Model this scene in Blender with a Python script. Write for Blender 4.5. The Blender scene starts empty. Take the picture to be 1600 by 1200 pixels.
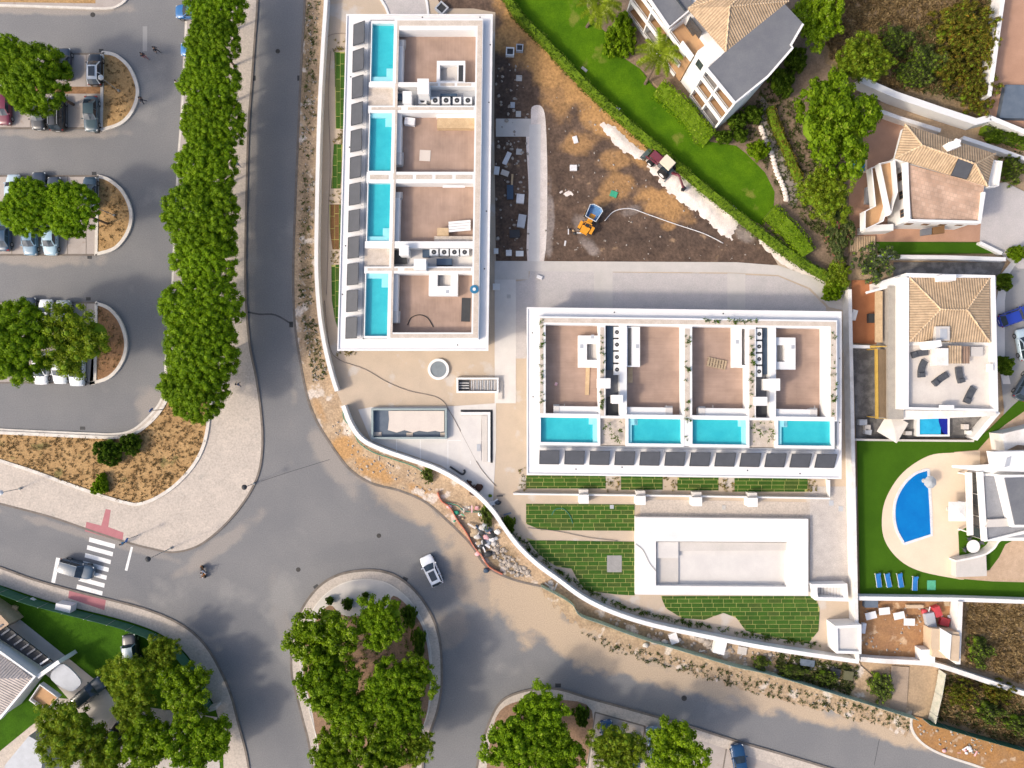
import bpy, bmesh, math, random
import numpy as np
from mathutils import Vector, Matrix
random.seed(7); RNG = np.random.default_rng(11)
SC = bpy.context.scene
COL = SC.collection
PI = math.pi
H = 92.0          # drone height above the street (m)
S = 12.0          # photograph pixels per metre on the street

# ------------------------------------------------------------------ camera, sky, sun, exposure
cam = bpy.data.cameras.new('camera'); cam.sensor_width = 36.0; cam.lens = 36.0 * H * S / 1600.0
cam.clip_end = 2000.0
camo = bpy.data.objects.new('camera', cam); COL.objects.link(camo); camo.location = (0, 0, H)
SC.camera = camo
SUN_EL, SHADOW_DIR = math.radians(39), math.radians(24)
w = bpy.data.worlds.new('World'); SC.world = w; w.use_nodes = True
wt = w.node_tree; sky = wt.nodes.new('ShaderNodeTexSky'); sky.sky_type = 'NISHITA'; sky.sun_disc = False
sky.sun_elevation = SUN_EL; sky.sun_rotation = math.radians(246); sky.air_density = 0.8; sky.dust_density = 4.0; sky.ozone_density = 0.7
wt.links.new(sky.outputs[0], wt.nodes['Background'].inputs[0]); wt.nodes['Background'].inputs[1].default_value = 0.15
sl = bpy.data.lights.new('sun', 'SUN'); sl.energy = 1.35; sl.angle = math.radians(5.0); sl.color = (1.0, 0.89, 0.74)
so = bpy.data.objects.new('sun', sl); COL.objects.link(so); so.location = (-60, -30, 80)
so.rotation_euler = Vector((math.cos(SHADOW_DIR) * math.cos(SUN_EL), math.sin(SHADOW_DIR) * math.cos(SUN_EL), -math.sin(SUN_EL))).to_track_quat('-Z', 'Y').to_euler()
vs = SC.view_settings; vs.view_transform = 'Standard'; vs.look = 'None'; vs.gamma = 1.0; vs.exposure = 0.80; vs.use_curve_mapping = False
SC.render.engine = 'CYCLES'; SC.cycles.max_bounces = 5; SC.cycles.diffuse_bounces = 3; SC.cycles.transparent_max_bounces = 8
SC.cycles.use_denoising = True

# ------------------------------------------------------------------ helpers
def W(px, py, z=0.0):
    """surveyed point: the place at height z that the drone sees at photograph pixel (px, py)"""
    k = (1.0 - z / H) / S
    return Vector(((px - 800.0) * k, (600.0 - py) * k, z))
def WP(pts, z=0.0): return [W(p[0], p[1], z) for p in pts]
def lin(c):
    return tuple(((v / 255.0) / 12.92 if v <= 10 else ((v / 255.0 + 0.055) / 1.055) ** 2.4) for v in c)

class MB:
    def __init__(s): s.v = []; s.f = []; s.m = []; s.mi = 0
    def _add(s, vs, fs):
        b = len(s.v); s.v += [tuple(v) for v in vs]
        for f in fs: s.f.append([b + i for i in f]); s.m.append(s.mi)
        return s
    def prism(s, poly, z0, z1, inset=0.0, bottom=False):
        n = len(poly); p = [(q[0], q[1]) for q in poly]
        a = sum(p[i][0] * p[(i + 1) % n][1] - p[(i + 1) % n][0] * p[i][1] for i in range(n))
        if a < 0: p = p[::-1]
        c = (sum(q[0] for q in p) / n, sum(q[1] for q in p) / n)
        t = [(c[0] + (q[0] - c[0]) * (1 - inset), c[1] + (q[1] - c[1]) * (1 - inset)) for q in p]
        fs = [list(range(n, 2 * n))] + [[i, (i + 1) % n, n + (i + 1) % n, n + i] for i in range(n)]
        if bottom: fs.append(list(range(n))[::-1])
        return s._add([(x, y, z0) for x, y in p] + [(x, y, z1) for x, y in t], fs)
    def sheet(s, poly, z):
        n = len(poly); p = [(q[0], q[1], z) for q in poly]
        a = sum(p[i][0] * p[(i + 1) % n][1] - p[(i + 1) % n][0] * p[i][1] for i in range(n))
        return s._add(p if a > 0 else p[::-1], [list(range(n))])
    def poly3(s, pts): return s._add(pts, [list(range(len(pts)))])
    def box(s, c, d, rot=0.0, tilt=None):
        hx, hy, hz = d[0] / 2, d[1] / 2, d[2] / 2
        vs = [Vector((x, y, z)) for z in (-hz, hz) for y in (-hy, hy) for x in (-hx, hx)]
        R = Matrix.Rotation(rot, 3, 'Z')
        if tilt: R = R @ Matrix.Rotation(tilt[1], 3, tilt[0])
        vs = [R @ v + Vector(c) for v in vs]
        return s._add(vs, [[0, 2, 3, 1], [4, 5, 7, 6], [0, 1, 5, 4], [2, 6, 7, 3], [0, 4, 6, 2], [1, 3, 7, 5]])
    def bar(s, a, b, w_, h_):
        a = Vector(a); b = Vector(b); d = (b - a); L = d.length
        if L < 1e-6: return s
        q = d.to_track_quat('X', 'Z')
        vs = [a + q @ Vector((x, y, z)) for z in (-h_ / 2, h_ / 2) for y in (-w_ / 2, w_ / 2) for x in (0, L)]
        return s._add(vs, [[0, 2, 3, 1], [4, 5, 7, 6], [0, 1, 5, 4], [2, 6, 7, 3], [0, 4, 6, 2], [1, 3, 7, 5]])
    def cyl(s, c, r0, r1, z0, z1, n=16, bottom=False):
        vs = [(c[0] + r0 * math.cos(2 * PI * i / n), c[1] + r0 * math.sin(2 * PI * i / n), z0) for i in range(n)]
        vs += [(c[0] + r1 * math.cos(2 * PI * i / n), c[1] + r1 * math.sin(2 * PI * i / n), z1) for i in range(n)]
        fs = [[i, (i + 1) % n, n + (i + 1) % n, n + i] for i in range(n)] + [list(range(n, 2 * n))]
        if bottom: fs.append(list(range(n))[::-1])
        return s._add(vs, fs)
    def ring(s, c, r0, r1, z0, z1, n=32):
        vs = []
        for r in (r0, r1):
            for z in (z0, z1): vs += [(c[0] + r * math.cos(2 * PI * i / n), c[1] + r * math.sin(2 * PI * i / n), z) for i in range(n)]
        fs = []
        for i in range(n):
            j = (i + 1) % n
            fs += [[n + i, 3 * n + i, 3 * n + j, n + j], [2 * n + i, 2 * n + j, 3 * n + j, 3 * n + i], [j, i, n + i, n + j]]
        return s._add(vs, fs)
    def tube(s, pts, r, n=6, r1=None, cap=True):
        pts = [Vector(p) for p in pts]; m = len(pts); vs = []; fs = []
        for k, p in enumerate(pts):
            d = (pts[min(k + 1, m - 1)] - pts[max(k - 1, 0)]).normalized()
            u = d.orthogonal().normalized() if k == 0 else (pu - d * pu.dot(d)).normalized()
            pu = u; v = d.cross(u); rr = r if r1 is None else r + (r1 - r) * k / (m - 1)
            vs += [p + (u * math.cos(2 * PI * i / n) + v * math.sin(2 * PI * i / n)) * rr for i in range(n)]
        for k in range(m - 1):
            for i in range(n):
                j = (i + 1) % n; fs.append([k * n + i, k * n + j, (k + 1) * n + j, (k + 1) * n + i])
        if cap: fs += [list(range(n))[::-1], list(range((m - 1) * n, m * n))]
        return s._add(vs, fs)
    def strip(s, pts, wd, z0, z1, closed=False, off=0.0):
        """a kerb or wall that follows a line of points; top may be given per point by a function of index"""
        p = [Vector((q[0], q[1])) for q in pts]; n = len(p); L = []; R = []
        for i in range(n):
            a = p[(i - 1) % n] if (closed or i > 0) else p[i]; b = p[(i + 1) % n] if (closed or i < n - 1) else p[i]
            d = (b - a).normalized(); nn = Vector((-d.y, d.x))
            L.append(p[i] + nn * (wd / 2 + off)); R.append(p[i] + nn * (-wd / 2 + off))
        vs = [(q.x, q.y, z0) for q in L] + [(q.x, q.y, z1) for q in L] + [(q.x, q.y, z1) for q in R] + [(q.x, q.y, z0) for q in R]
        fs = []
        for i in range(n if closed else n - 1):
            j = (i + 1) % n
            for k in range(3): fs.append([k * n + i, k * n + j, (k + 1) * n + j, (k + 1) * n + i][::-1])
        if not closed: fs += [[0, n, 2 * n, 3 * n], [n - 1, 4 * n - 1, 3 * n - 1, 2 * n - 1]]
        return s._add(vs, fs)
    def lathe(s, c, prof, n=16):
        vs = []; fs = []
        for r, z in prof: vs += [(c[0] + r * math.cos(2 * PI * i / n), c[1] + r * math.sin(2 * PI * i / n), c[2] + z) for i in range(n)]
        for k in range(len(prof) - 1):
            for i in range(n):
                j = (i + 1) % n; fs.append([k * n + i, k * n + j, (k + 1) * n + j, (k + 1) * n + i])
        fs.append(list(range((len(prof) - 1) * n, len(prof) * n)))
        return s._add(vs, fs)
    def blob(s, c, r, seed=0, sub=2, amp=0.15, flat=1.0):
        v, f = ICO[sub]; rg = np.random.default_rng(seed)
        d = 1 + amp * (rg.random(len(v)) * 2 - 1)
        rr = np.array(r if hasattr(r, '__len__') else (r, r, r * flat))
        vv = v * d[:, None] * rr + np.array(c)
        return s._add([tuple(x) for x in vv], [list(x) for x in f])

def _ico(sub):
    bm = bmesh.new(); bmesh.ops.create_icosphere(bm, subdivisions=sub, radius=1.0)
    bm.verts.ensure_lookup_table(); v = np.array([x.co[:] for x in bm.verts]); f = np.array([[q.index for q in x.verts] for x in bm.faces]); bm.free(); return v, f
ICO = {1: _ico(1), 2: _ico(2), 3: _ico(3)}

def mesh_of(mb, name, mats, smooth=False, org=(0, 0, 0)):
    me = bpy.data.meshes.new(name); o = Vector(org)
    me.from_pydata([(v[0] - o.x, v[1] - o.y, v[2] - o.z) for v in mb.v], [], mb.f)
    for m_ in (mats if isinstance(mats, (list, tuple)) else [mats]): me.materials.append(m_)
    if any(mb.m): me.polygons.foreach_set('material_index', mb.m)
    if smooth: me.polygons.foreach_set('use_smooth', [True] * len(me.polygons))
    me.update(); return me
def mesh_np(name, V, F, mat, smooth=False):
    """fast mesh from numpy arrays; F is (n,3) or (n,4)"""
    me = bpy.data.meshes.new(name); k = F.shape[1]
    me.vertices.add(len(V)); me.vertices.foreach_set('co', V.astype(np.float32).ravel())
    me.loops.add(F.size); me.loops.foreach_set('vertex_index', F.astype(np.int32).ravel())
    me.polygons.add(len(F)); me.polygons.foreach_set('loop_start', np.arange(0, F.size, k, dtype=np.int32))
    me.polygons.foreach_set('loop_total', np.full(len(F), k, dtype=np.int32))
    me.materials.append(mat)
    if smooth: me.polygons.foreach_set('use_smooth', np.ones(len(F), dtype=bool))
    me.update(calc_edges=True); return me
def put(name, me, parent=None, loc=(0, 0, 0), rot=0.0, scale=None):
    o = bpy.data.objects.new(name, me); COL.objects.link(o); o.location = loc; o.rotation_euler = (0, 0, rot)
    if scale is not None: o.scale = scale if hasattr(scale, '__len__') else (scale,) * 3
    if parent: o.parent = parent
    return o
def tag(o, label=None, cat=None, group=None, kind=None):
    if label: o['label'] = label
    if cat: o['category'] = cat
    if group: o['group'] = group
    if kind: o['kind'] = kind
    return o
def base_of(mb):
    a = np.array(mb.v); return Vector(((a[:, 0].min() + a[:, 0].max()) / 2, (a[:, 1].min() + a[:, 1].max()) / 2, a[:, 2].min()))
def part(name, mb, mat, parent, smooth=False, label=None):
    """a part given in world coordinates under an unrotated thing (or under a part of one)"""
    p = parent; o = Vector((0, 0, 0))
    while p is not None: o += p.location; p = p.parent
    r = put(name, mesh_of(mb, name, mat, smooth, o), parent)
    if label: r['label'] = label
    return r
def thing(name, label, cat, loc, group=None, rot=0.0, scale=None):
    o = bpy.data.objects.new(name, None); COL.objects.link(o); o.location = loc; o.rotation_euler = (0, 0, rot); o.empty_display_size = .3
    if scale is not None: o.scale = scale if hasattr(scale, '__len__') else (scale,) * 3
    return tag(o, label, cat, group)
def solo(name, mb, mat, label, cat, group=None, smooth=False):
    b = base_of(mb); o = put(name, mesh_of(mb, name, mat, smooth, b), None, b); return tag(o, label, cat, group)
def struct(name, mb, mat, smooth=False, label=None):
    o = put(name, mesh_of(mb, name, mat, smooth)); o['kind'] = 'structure'
    if label: o['label'] = label
    return o
def stuff(name, me, label, cat=None):
    o = put(name, me); return tag(o, label, cat, None, 'stuff')
def smooth(pts, k=6, closed=False):
    """Catmull-Rom through pixel points"""
    n = len(pts); out = []
    for i in range(n if closed else n - 1):
        P = [pts[(i + d) % n] if closed else pts[min(max(i + d, 0), n - 1)] for d in (-1, 0, 1, 2)]
        for t in range(k):
            t /= k
            out.append(tuple(0.5 * (2 * P[1][a] + (P[2][a] - P[0][a]) * t + (2 * P[0][a] - 5 * P[1][a] + 4 * P[2][a] - P[3][a]) * t * t + (-P[0][a] + 3 * P[1][a] - 3 * P[2][a] + P[3][a]) * t ** 3) for a in (0, 1)))
    if not closed: out.append(tuple(pts[-1][:2]))
    return out
def inside(p, poly):
    c = False; n = len(poly); j = n - 1
    for i in range(n):
        xi, yi = poly[i][0], poly[i][1]; xj, yj = poly[j][0], poly[j][1]
        if (yi > p[1]) != (yj > p[1]) and p[0] < (xj - xi) * (p[1] - yi) / (yj - yi) + xi: c = not c
        j = i
    return c
def scatter(poly, n, seed=0):
    """n random pixel points inside a pixel polygon"""
    rg = random.Random(seed); xs = [p[0] for p in poly]; ys = [p[1] for p in poly]; out = []; t = 0
    while len(out) < n and t < n * 40:
        t += 1; p = (rg.uniform(min(xs), max(xs)), rg.uniform(min(ys), max(ys)))
        if inside(p, poly): out.append(p)
    return out
def rectp(x0, y0, x1, y1): return [(x0, y0), (x1, y0), (x1, y1), (x0, y1)]
ORD = ['first', 'second', 'third', 'fourth', 'fifth', 'sixth', 'seventh', 'eighth', 'ninth', 'tenth', 'eleventh', 'twelfth', 'thirteenth', 'fourteenth', 'fifteenth', 'sixteenth']

# ------------------------------------------------------------------ materials
def M(name, c1, c2=None, scale=0.5, rough=0.85, bump=0.0, bscale=None, metal=0.0, spec=0.3, grain=0.12, gscale=9.0, lo=0.35, hi=0.65, dust=None, spots=None, emit=None, coat=0.0, trans=0.0):
    """procedural material: patches of c1 and c2, fine grain, relief; dust = (colour, [(px, py, rx, ry, angle, amount)]) stains with a place of their own"""
    m = bpy.data.materials.new(name); m.use_nodes = True; nt = m.node_tree; N = nt.nodes.new; Lk = nt.links.new
    b = nt.nodes['Principled BSDF']; b.inputs['Roughness'].default_value = rough; b.inputs['Metallic'].default_value = metal
    b.inputs['Specular IOR Level'].default_value = spec
    if coat: b.inputs['Coat Weight'].default_value = coat; b.inputs['Coat Roughness'].default_value = 0.08
    if trans: b.inputs['Transmission Weight'].default_value = trans
    if c2 is None: c2 = tuple(v * 0.86 for v in c1)
    geo = N('ShaderNodeNewGeometry')
    n1 = N('ShaderNodeTexNoise'); n1.inputs['Scale'].default_value = scale; n1.inputs['Detail'].default_value = 7; n1.inputs['Roughness'].default_value = 0.62
    Lk(geo.outputs['Position'], n1.inputs['Vector'])
    mr = N('ShaderNodeMapRange'); mr.inputs[1].default_value = lo; mr.inputs[2].default_value = hi; Lk(n1.outputs[0], mr.inputs[0])
    mx = N('ShaderNodeMix'); mx.data_type = 'RGBA'; mx.inputs[6].default_value = (*c1, 1); mx.inputs[7].default_value = (*c2, 1); Lk(mr.outputs[0], mx.inputs[0])
    out = mx.outputs[2]
    if dust:
        for colr, lst in (dust if isinstance(dust, list) else [dust]):
            nz = N('ShaderNodeTexNoise'); nz.inputs['Scale'].default_value = 0.35; nz.inputs['Detail'].default_value = 6; Lk(geo.outputs['Position'], nz.inputs['Vector'])
            acc = None
            for (px, py, rx, ry, ang, amt) in lst:
                c = W(px, py); mp = N('ShaderNodeMapping'); mp.vector_type = 'TEXTURE'
                mp.inputs['Location'].default_value = (c.x, c.y, 0); mp.inputs['Rotation'].default_value = (0, 0, math.radians(ang)); mp.inputs['Scale'].default_value = (rx / S, ry / S, 1000)
                Lk(geo.outputs['Position'], mp.inputs['Vector'])
                ln = N('ShaderNodeVectorMath'); ln.operation = 'LENGTH'; Lk(mp.outputs[0], ln.inputs[0])
                ad = N('ShaderNodeMath'); ad.operation = 'MULTIPLY_ADD'; ad.inputs[1].default_value = 1.9; ad.inputs[2].default_value = -0.95; Lk(nz.outputs[0], ad.inputs[0])
                sm = N('ShaderNodeMath'); sm.operation = 'ADD'; Lk(ln.outputs['Value'], sm.inputs[0]); Lk(ad.outputs[0], sm.inputs[1])
                r_ = N('ShaderNodeMapRange'); r_.interpolation_type = 'SMOOTHSTEP'; r_.inputs[1].default_value = 1.15; r_.inputs[2].default_value = 0.55; r_.inputs[3].default_value = 0; r_.inputs[4].default_value = amt
                Lk(sm.outputs[0], r_.inputs[0])
                if acc is None: acc = r_.outputs[0]
                else:
                    q = N('ShaderNodeMath'); q.operation = 'MAXIMUM'; Lk(acc, q.inputs[0]); Lk(r_.outputs[0], q.inputs[1]); acc = q.outputs[0]
            m2 = N('ShaderNodeMix'); m2.data_type = 'RGBA'; Lk(acc, m2.inputs[0]); Lk(out, m2.inputs[6]); m2.inputs[7].default_value = (*colr, 1); out = m2.outputs[2]
    if spots:
        colr, sc_, th = spots
        n3 = N('ShaderNodeTexNoise'); n3.inputs['Scale'].default_value = sc_; n3.inputs['Detail'].default_value = 4; Lk(geo.outputs['Position'], n3.inputs['Vector'])
        r3 = N('ShaderNodeMapRange'); r3.inputs[1].default_value = th; r3.inputs[2].default_value = th + 0.07; Lk(n3.outputs[0], r3.inputs[0])
        m3 = N('ShaderNodeMix'); m3.data_type = 'RGBA'; Lk(r3.outputs[0], m3.inputs[0]); Lk(out, m3.inputs[6]); m3.inputs[7].default_value = (*colr, 1); out = m3.outputs[2]
    if grain:
        n2 = N('ShaderNodeTexNoise'); n2.inputs['Scale'].default_value = gscale; n2.inputs['Detail'].default_value = 4; Lk(geo.outputs['Position'], n2.inputs['Vector'])
        g = N('ShaderNodeMapRange'); g.inputs[1].default_value = 0.25; g.inputs[2].default_value = 0.75; g.inputs[3].default_value = 1 - grain; g.inputs[4].default_value = 1 + grain; Lk(n2.outputs[0], g.inputs[0])
        mm = N('ShaderNodeVectorMath'); mm.operation = 'SCALE'; Lk(out, mm.inputs[0]); Lk(g.outputs[0], mm.inputs['Scale']); out = mm.outputs[0]
    Lk(out, b.inputs['Base Color'])
    if bump:
        nb = N('ShaderNodeTexNoise'); nb.inputs['Scale'].default_value = bscale or gscale; nb.inputs['Detail'].default_value = 5; Lk(geo.outputs['Position'], nb.inputs['Vector'])
        bp = N('ShaderNodeBump'); bp.inputs['Strength'].default_value = 1.0; bp.inputs['Distance'].default_value = bump; Lk(nb.outputs[0], bp.inputs['Height']); Lk(bp.outputs[0], b.inputs['Normal'])
    if emit: b.inputs['Emission Color'].default_value = (*emit[0], 1); b.inputs['Emission Strength'].default_value = emit[1]
    return m
def M_brick(name, c1, c2, mortar, bw, bh, rot=0.0, ms=0.02, rough=0.85, bump=0.004, offset=0.5, squash=1.0, noise=0.25):
    """fine paving, decking, tiles: colour and relief too small to pick apart from the air"""
    m = bpy.data.materials.new(name); m.use_nodes = True; nt = m.node_tree; N = nt.nodes.new; Lk = nt.links.new
    b = nt.nodes['Principled BSDF']; b.inputs['Roughness'].default_value = rough; b.inputs['Specular IOR Level'].default_value = 0.25
    geo = N('ShaderNodeNewGeometry'); mp = N('ShaderNodeMapping'); mp.inputs['Rotation'].default_value = (0, 0, rot); Lk(geo.outputs['Position'], mp.inputs[0])
    br = N('ShaderNodeTexBrick'); br.inputs['Color1'].default_value = (*c1, 1); br.inputs['Color2'].default_value = (*c2, 1); br.inputs['Mortar'].default_value = (*mortar, 1)
    br.inputs['Scale'].default_value = 1; br.inputs['Mortar Size'].default_value = ms; br.inputs['Brick Width'].default_value = bw; br.inputs['Row Height'].default_value = bh; br.offset = offset
    Lk(mp.outputs[0], br.inputs['Vector'])
    n1 = N('ShaderNodeTexNoise'); n1.inputs['Scale'].default_value = 0.5; n1.inputs['Detail'].default_value = 7; Lk(geo.outputs['Position'], n1.inputs['Vector'])
    g = N('ShaderNodeMapRange'); g.inputs[1].default_value = 0.3; g.inputs[2].default_value = 0.7; g.inputs[3].default_value = 1 - noise; g.inputs[4].default_value = 1 + noise * 0.5; Lk(n1.outputs[0], g.inputs[0])
    mm = N('ShaderNodeVectorMath'); mm.operation = 'SCALE'; Lk(br.outputs[0], mm.inputs[0]); Lk(g.outputs[0], mm.inputs['Scale']); Lk(mm.outputs[0], b.inputs['Base Color'])
    if bump:
        bp = N('ShaderNodeBump'); bp.inputs['Distance'].default_value = bump; bp.invert = True; Lk(br.outputs['Fac'], bp.inputs['Height']); Lk(bp.outputs[0], b.inputs['Normal'])
    return m
def M_wave(name, c1, c2, freq, rot=0.0, rough=0.8, bump=0.05, noise=0.3):
    """rows of roof tiles or ribs that run along one direction"""
    m = bpy.data.materials.new(name); m.use_nodes = True; nt = m.node_tree; N = nt.nodes.new; Lk = nt.links.new
    b = nt.nodes['Principled BSDF']; b.inputs['Roughness'].default_value = rough; b.inputs['Specular IOR Level'].default_value = 0.2
    geo = N('ShaderNodeNewGeometry'); mp = N('ShaderNodeMapping'); mp.inputs['Rotation'].default_value = (0, 0, rot); Lk(geo.outputs['Position'], mp.inputs[0])
    wv = N('ShaderNodeTexWave'); wv.inputs['Scale'].default_value = freq; wv.inputs['Distortion'].default_value = 0.6; wv.inputs['Detail'].default_value = 2; Lk(mp.outputs[0], wv.inputs['Vector'])
    mx = N('ShaderNodeMix'); mx.data_type = 'RGBA'; mx.inputs[6].default_value = (*c2, 1); mx.inputs[7].default_value = (*c1, 1); Lk(wv.outputs[1], mx.inputs[0])
    n1 = N('ShaderNodeTexNoise'); n1.inputs['Scale'].default_value = 1.3; n1.inputs['Detail'].default_value = 8; n1.inputs['Roughness'].default_value = .7; Lk(geo.outputs['Position'], n1.inputs['Vector'])
    g = N('ShaderNodeMapRange'); g.inputs[1].default_value = 0.3; g.inputs[2].default_value = 0.7; g.inputs[3].default_value = 1 - noise; g.inputs[4].default_value = 1 + noise * 0.6; Lk(n1.outputs[0], g.inputs[0])
    mm = N('ShaderNodeVectorMath'); mm.operation = 'SCALE'; Lk(mx.outputs[2], mm.inputs[0]); Lk(g.outputs[0], mm.inputs['Scale']); Lk(mm.outputs[0], b.inputs['Base Color'])
    if bump:
        bp = N('ShaderNodeBump'); bp.inputs['Distance'].default_value = bump; Lk(wv.outputs[1], bp.inputs['Height']); Lk(bp.outputs[0], b.inputs['Normal'])
    return m
def M_leaf(name, c1, c2, c3=None, rough=0.55):
    """foliage: every leaf its own tone, some light through the leaf"""
    m = bpy.data.materials.new(name); m.use_nodes = True; nt = m.node_tree; N = nt.nodes.new; Lk = nt.links.new
    b = nt.nodes['Principled BSDF']; b.inputs['Roughness'].default_value = rough + .1; b.inputs['Specular IOR Level'].default_value = 0.15
    geo = N('ShaderNodeNewGeometry'); oi = N('ShaderNodeObjectInfo')
    rp = N('ShaderNodeValToRGB'); rp.color_ramp.elements[0].color = (*c1, 1); rp.color_ramp.elements[1].color = (*c2, 1)
    if c3: e = rp.color_ramp.elements.new(0.93); e.color = (*c2, 1); rp.color_ramp.elements[-1].color = (*c3, 1)
    n1 = N('ShaderNodeTexNoise'); n1.inputs['Scale'].default_value = 0.9; n1.inputs['Detail'].default_value = 3; Lk(geo.outputs['Position'], n1.inputs['Vector'])
    a = N('ShaderNodeMath'); a.operation = 'MULTIPLY_ADD'; a.inputs[1].default_value = 0.9; Lk(geo.outputs['Random Per Island'], a.inputs[0])
    g = N('ShaderNodeMapRange'); g.inputs[1].default_value = .3; g.inputs[2].default_value = .7; g.inputs[3].default_value = -0.25; g.inputs[4].default_value = 0.3; Lk(n1.outputs[0], g.inputs[0]); Lk(g.outputs[0], a.inputs[2])
    Lk(a.outputs[0], rp.inputs[0])
    hs = N('ShaderNodeHueSaturation'); r2 = N('ShaderNodeMapRange'); r2.inputs[3].default_value = 0.82; r2.inputs[4].default_value = 1.15; Lk(oi.outputs['Random'], r2.inputs[0]); Lk(r2.outputs[0], hs.inputs['Value'])
    Lk(rp.outputs[0], hs.inputs['Color']); Lk(hs.outputs[0], b.inputs['Base Color'])
    tr = N('ShaderNodeBsdfTranslucent'); Lk(hs.outputs[0], tr.inputs[0]); ms = N('ShaderNodeMixShader'); ms.inputs[0].default_value = 0.42
    Lk(b.outputs[0], ms.inputs[1]); Lk(tr.outputs[0], ms.inputs[2]); Lk(ms.outputs[0], nt.nodes['Material Output'].inputs[0])
    return m
def M_paint(name, c, rough=0.35, metal=0.0, coat=0.6): return M(name, c, tuple(v * .97 for v in c), 2.0, rough, grain=0.03, metal=metal, coat=coat, spec=.5)
# ================================================================== materials of the place
TAN = (.50, .35, .21)
m_asphalt = M('asphalt', (.172, .172, .175), (.200, .197, .195), .10, .9, .006, 30, grain=.17, gscale=7, lo=.38, hi=.62, spec=.25,
  dust=[((.47, .36, .25), [(640, 790, 95, 26, -32, .75), (740, 870, 80, 38, -40, .8), (830, 950, 105, 52, -30, .95), (900, 1000, 90, 40, -32, .95), (980, 1035, 110, 26, -20, .9), (1120, 1075, 130, 24, -17, .9), (1260, 1108, 130, 18, -15, .9), (1380, 1140, 100, 18, -17, .9), (760, 930, 60, 30, -20, .6), (930, 1010, 130, 38, -20, .9), (1060, 1050, 130, 26, -18, .75), (1220, 1098, 170, 18, -14, .7), (1380, 1142, 120, 14, -16, .75), (690, 990, 60, 30, 40, .35), (1010, 1035, 60, 22, -15, .6)]),
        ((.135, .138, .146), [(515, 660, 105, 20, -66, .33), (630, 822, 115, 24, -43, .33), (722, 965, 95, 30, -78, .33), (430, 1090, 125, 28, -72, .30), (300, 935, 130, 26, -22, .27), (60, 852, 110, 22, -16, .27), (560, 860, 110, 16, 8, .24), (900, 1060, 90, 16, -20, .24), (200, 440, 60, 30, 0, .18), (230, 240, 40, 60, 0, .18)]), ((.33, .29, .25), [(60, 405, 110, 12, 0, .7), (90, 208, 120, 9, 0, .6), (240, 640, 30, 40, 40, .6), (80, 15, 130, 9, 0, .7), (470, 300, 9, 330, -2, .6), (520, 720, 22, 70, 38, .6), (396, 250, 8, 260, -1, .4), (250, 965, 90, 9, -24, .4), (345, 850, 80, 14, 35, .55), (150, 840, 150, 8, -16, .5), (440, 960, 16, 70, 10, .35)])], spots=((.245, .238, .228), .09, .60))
m_asphalt2 = M('worn_asphalt', (.25, .25, .25), (.30, .29, .28), .3, .9, .004, 30, grain=.10, gscale=14)
m_ground = M('dry_ground', (.42, .30, .19), (.33, .24, .15), .25, .95, .03, 3, grain=.2, gscale=5)
m_pave = M('cobble_pavement', (.50, .435, .37), (.44, .385, .33), .45, .88, .006, 14, grain=.2, gscale=5, spots=((.40, .36, .31), .8, .66))
m_slab = M('parking_slab', (.41, .36, .325), (.36, .315, .28), .5, .88, .004, 20, grain=.1, spots=((.34, .28, .24), .9, .63))
m_kerb = M('white_kerb', (.66, .62, .55), (.55, .50, .44), 1.2, .8, grain=.1)
m_kerbgrey = M('grey_kerb', (.20, .17, .145), (.14, .12, .10), 1.2, .85, grain=.12)
m_drybed = M('dry_grass_bed', (.44, .28, .125), (.33, .20, .085), .7, .95, .05, 6, grain=.28, gscale=5, spots=((.20, .16, .06), .45, .62))
m_brownbed = M('brown_bed', (.30, .17, .085), (.22, .12, .06), .8, .95, .05, 6, grain=.25, gscale=5)
m_tactile = M('red_tactile', (.42, .17, .18), (.38, .15, .16), 1, .85, grain=.08)
m_paintw = M('white_road_paint', (.78, .77, .74), (.55, .54, .53), 1.2, .7, grain=.1, lo=.45, hi=.8)
m_soil = M('site_soil', (.075, .050, .037), (.14, .092, .064), .55, .95, .08, 3, grain=.34, gscale=3.2, spots=((.30, .20, .12), .55, .66),
  dust=[((.44, .245, .095), [(855, 95, 75, 42, -45, .9), (940, 165, 95, 40, -38, .9), (830, 30, 60, 40, -50, .95), (1000, 225, 80, 30, -40, .85), (800, 60, 40, 30, 0, .9), (1090, 290, 60, 22, -38, .8), (965, 290, 30, 26, 0, .6), (1035, 320, 48, 24, -25, .8), (905, 225, 32, 20, 0, .6), (960, 250, 30, 20, 0, .6), (1045, 355, 12, 8, 0, .7), (870, 150, 26, 50, 20, .6), (940, 315, 20, 10, 30, .5)]),
        ((.38, .33, .30), [(912, 350, 25, 18, 0, .4), (920, 385, 22, 10, -40, .5), (985, 330, 20, 8, 20, .3), (1165, 360, 20, 22, 0, .45), (858, 340, 8, 60, 0, .5)]), ((.055, .04, .033), [(790, 150, 16, 70, 0, .6), (1000, 370, 120, 22, 0, .35)])])
m_verge = M('dirt_verge', (.47, .345, .225), (.34, .24, .15), .6, .95, .06, 5, grain=.28, gscale=4, spots=((.58, .50, .42), .45, .58),
  dust=[((.44, .25, .10), [(540, 700, 22, 30, 40, .9), (585, 735, 50, 14, -30, .9), (500, 640, 10, 22, 20, .5), (660, 770, 26, 9, -30, .8)]), ((.15, .11, .06), [(480, 100, 12, 120, 0, .55), (478, 400, 9, 140, 0, .6), (490, 540, 10, 40, 10, .5), (1000, 985, 120, 14, -16, .6), (785, 880, 24, 30, 40, .7), (1250, 1050, 80, 18, -10, .5)])])
m_sitepave = M('site_paving', (.50, .40, .30), (.45, .365, .275), .4, .85, .003, 20, grain=.10, gscale=10, spots=((.50, .445, .385), .3, .58))
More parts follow.
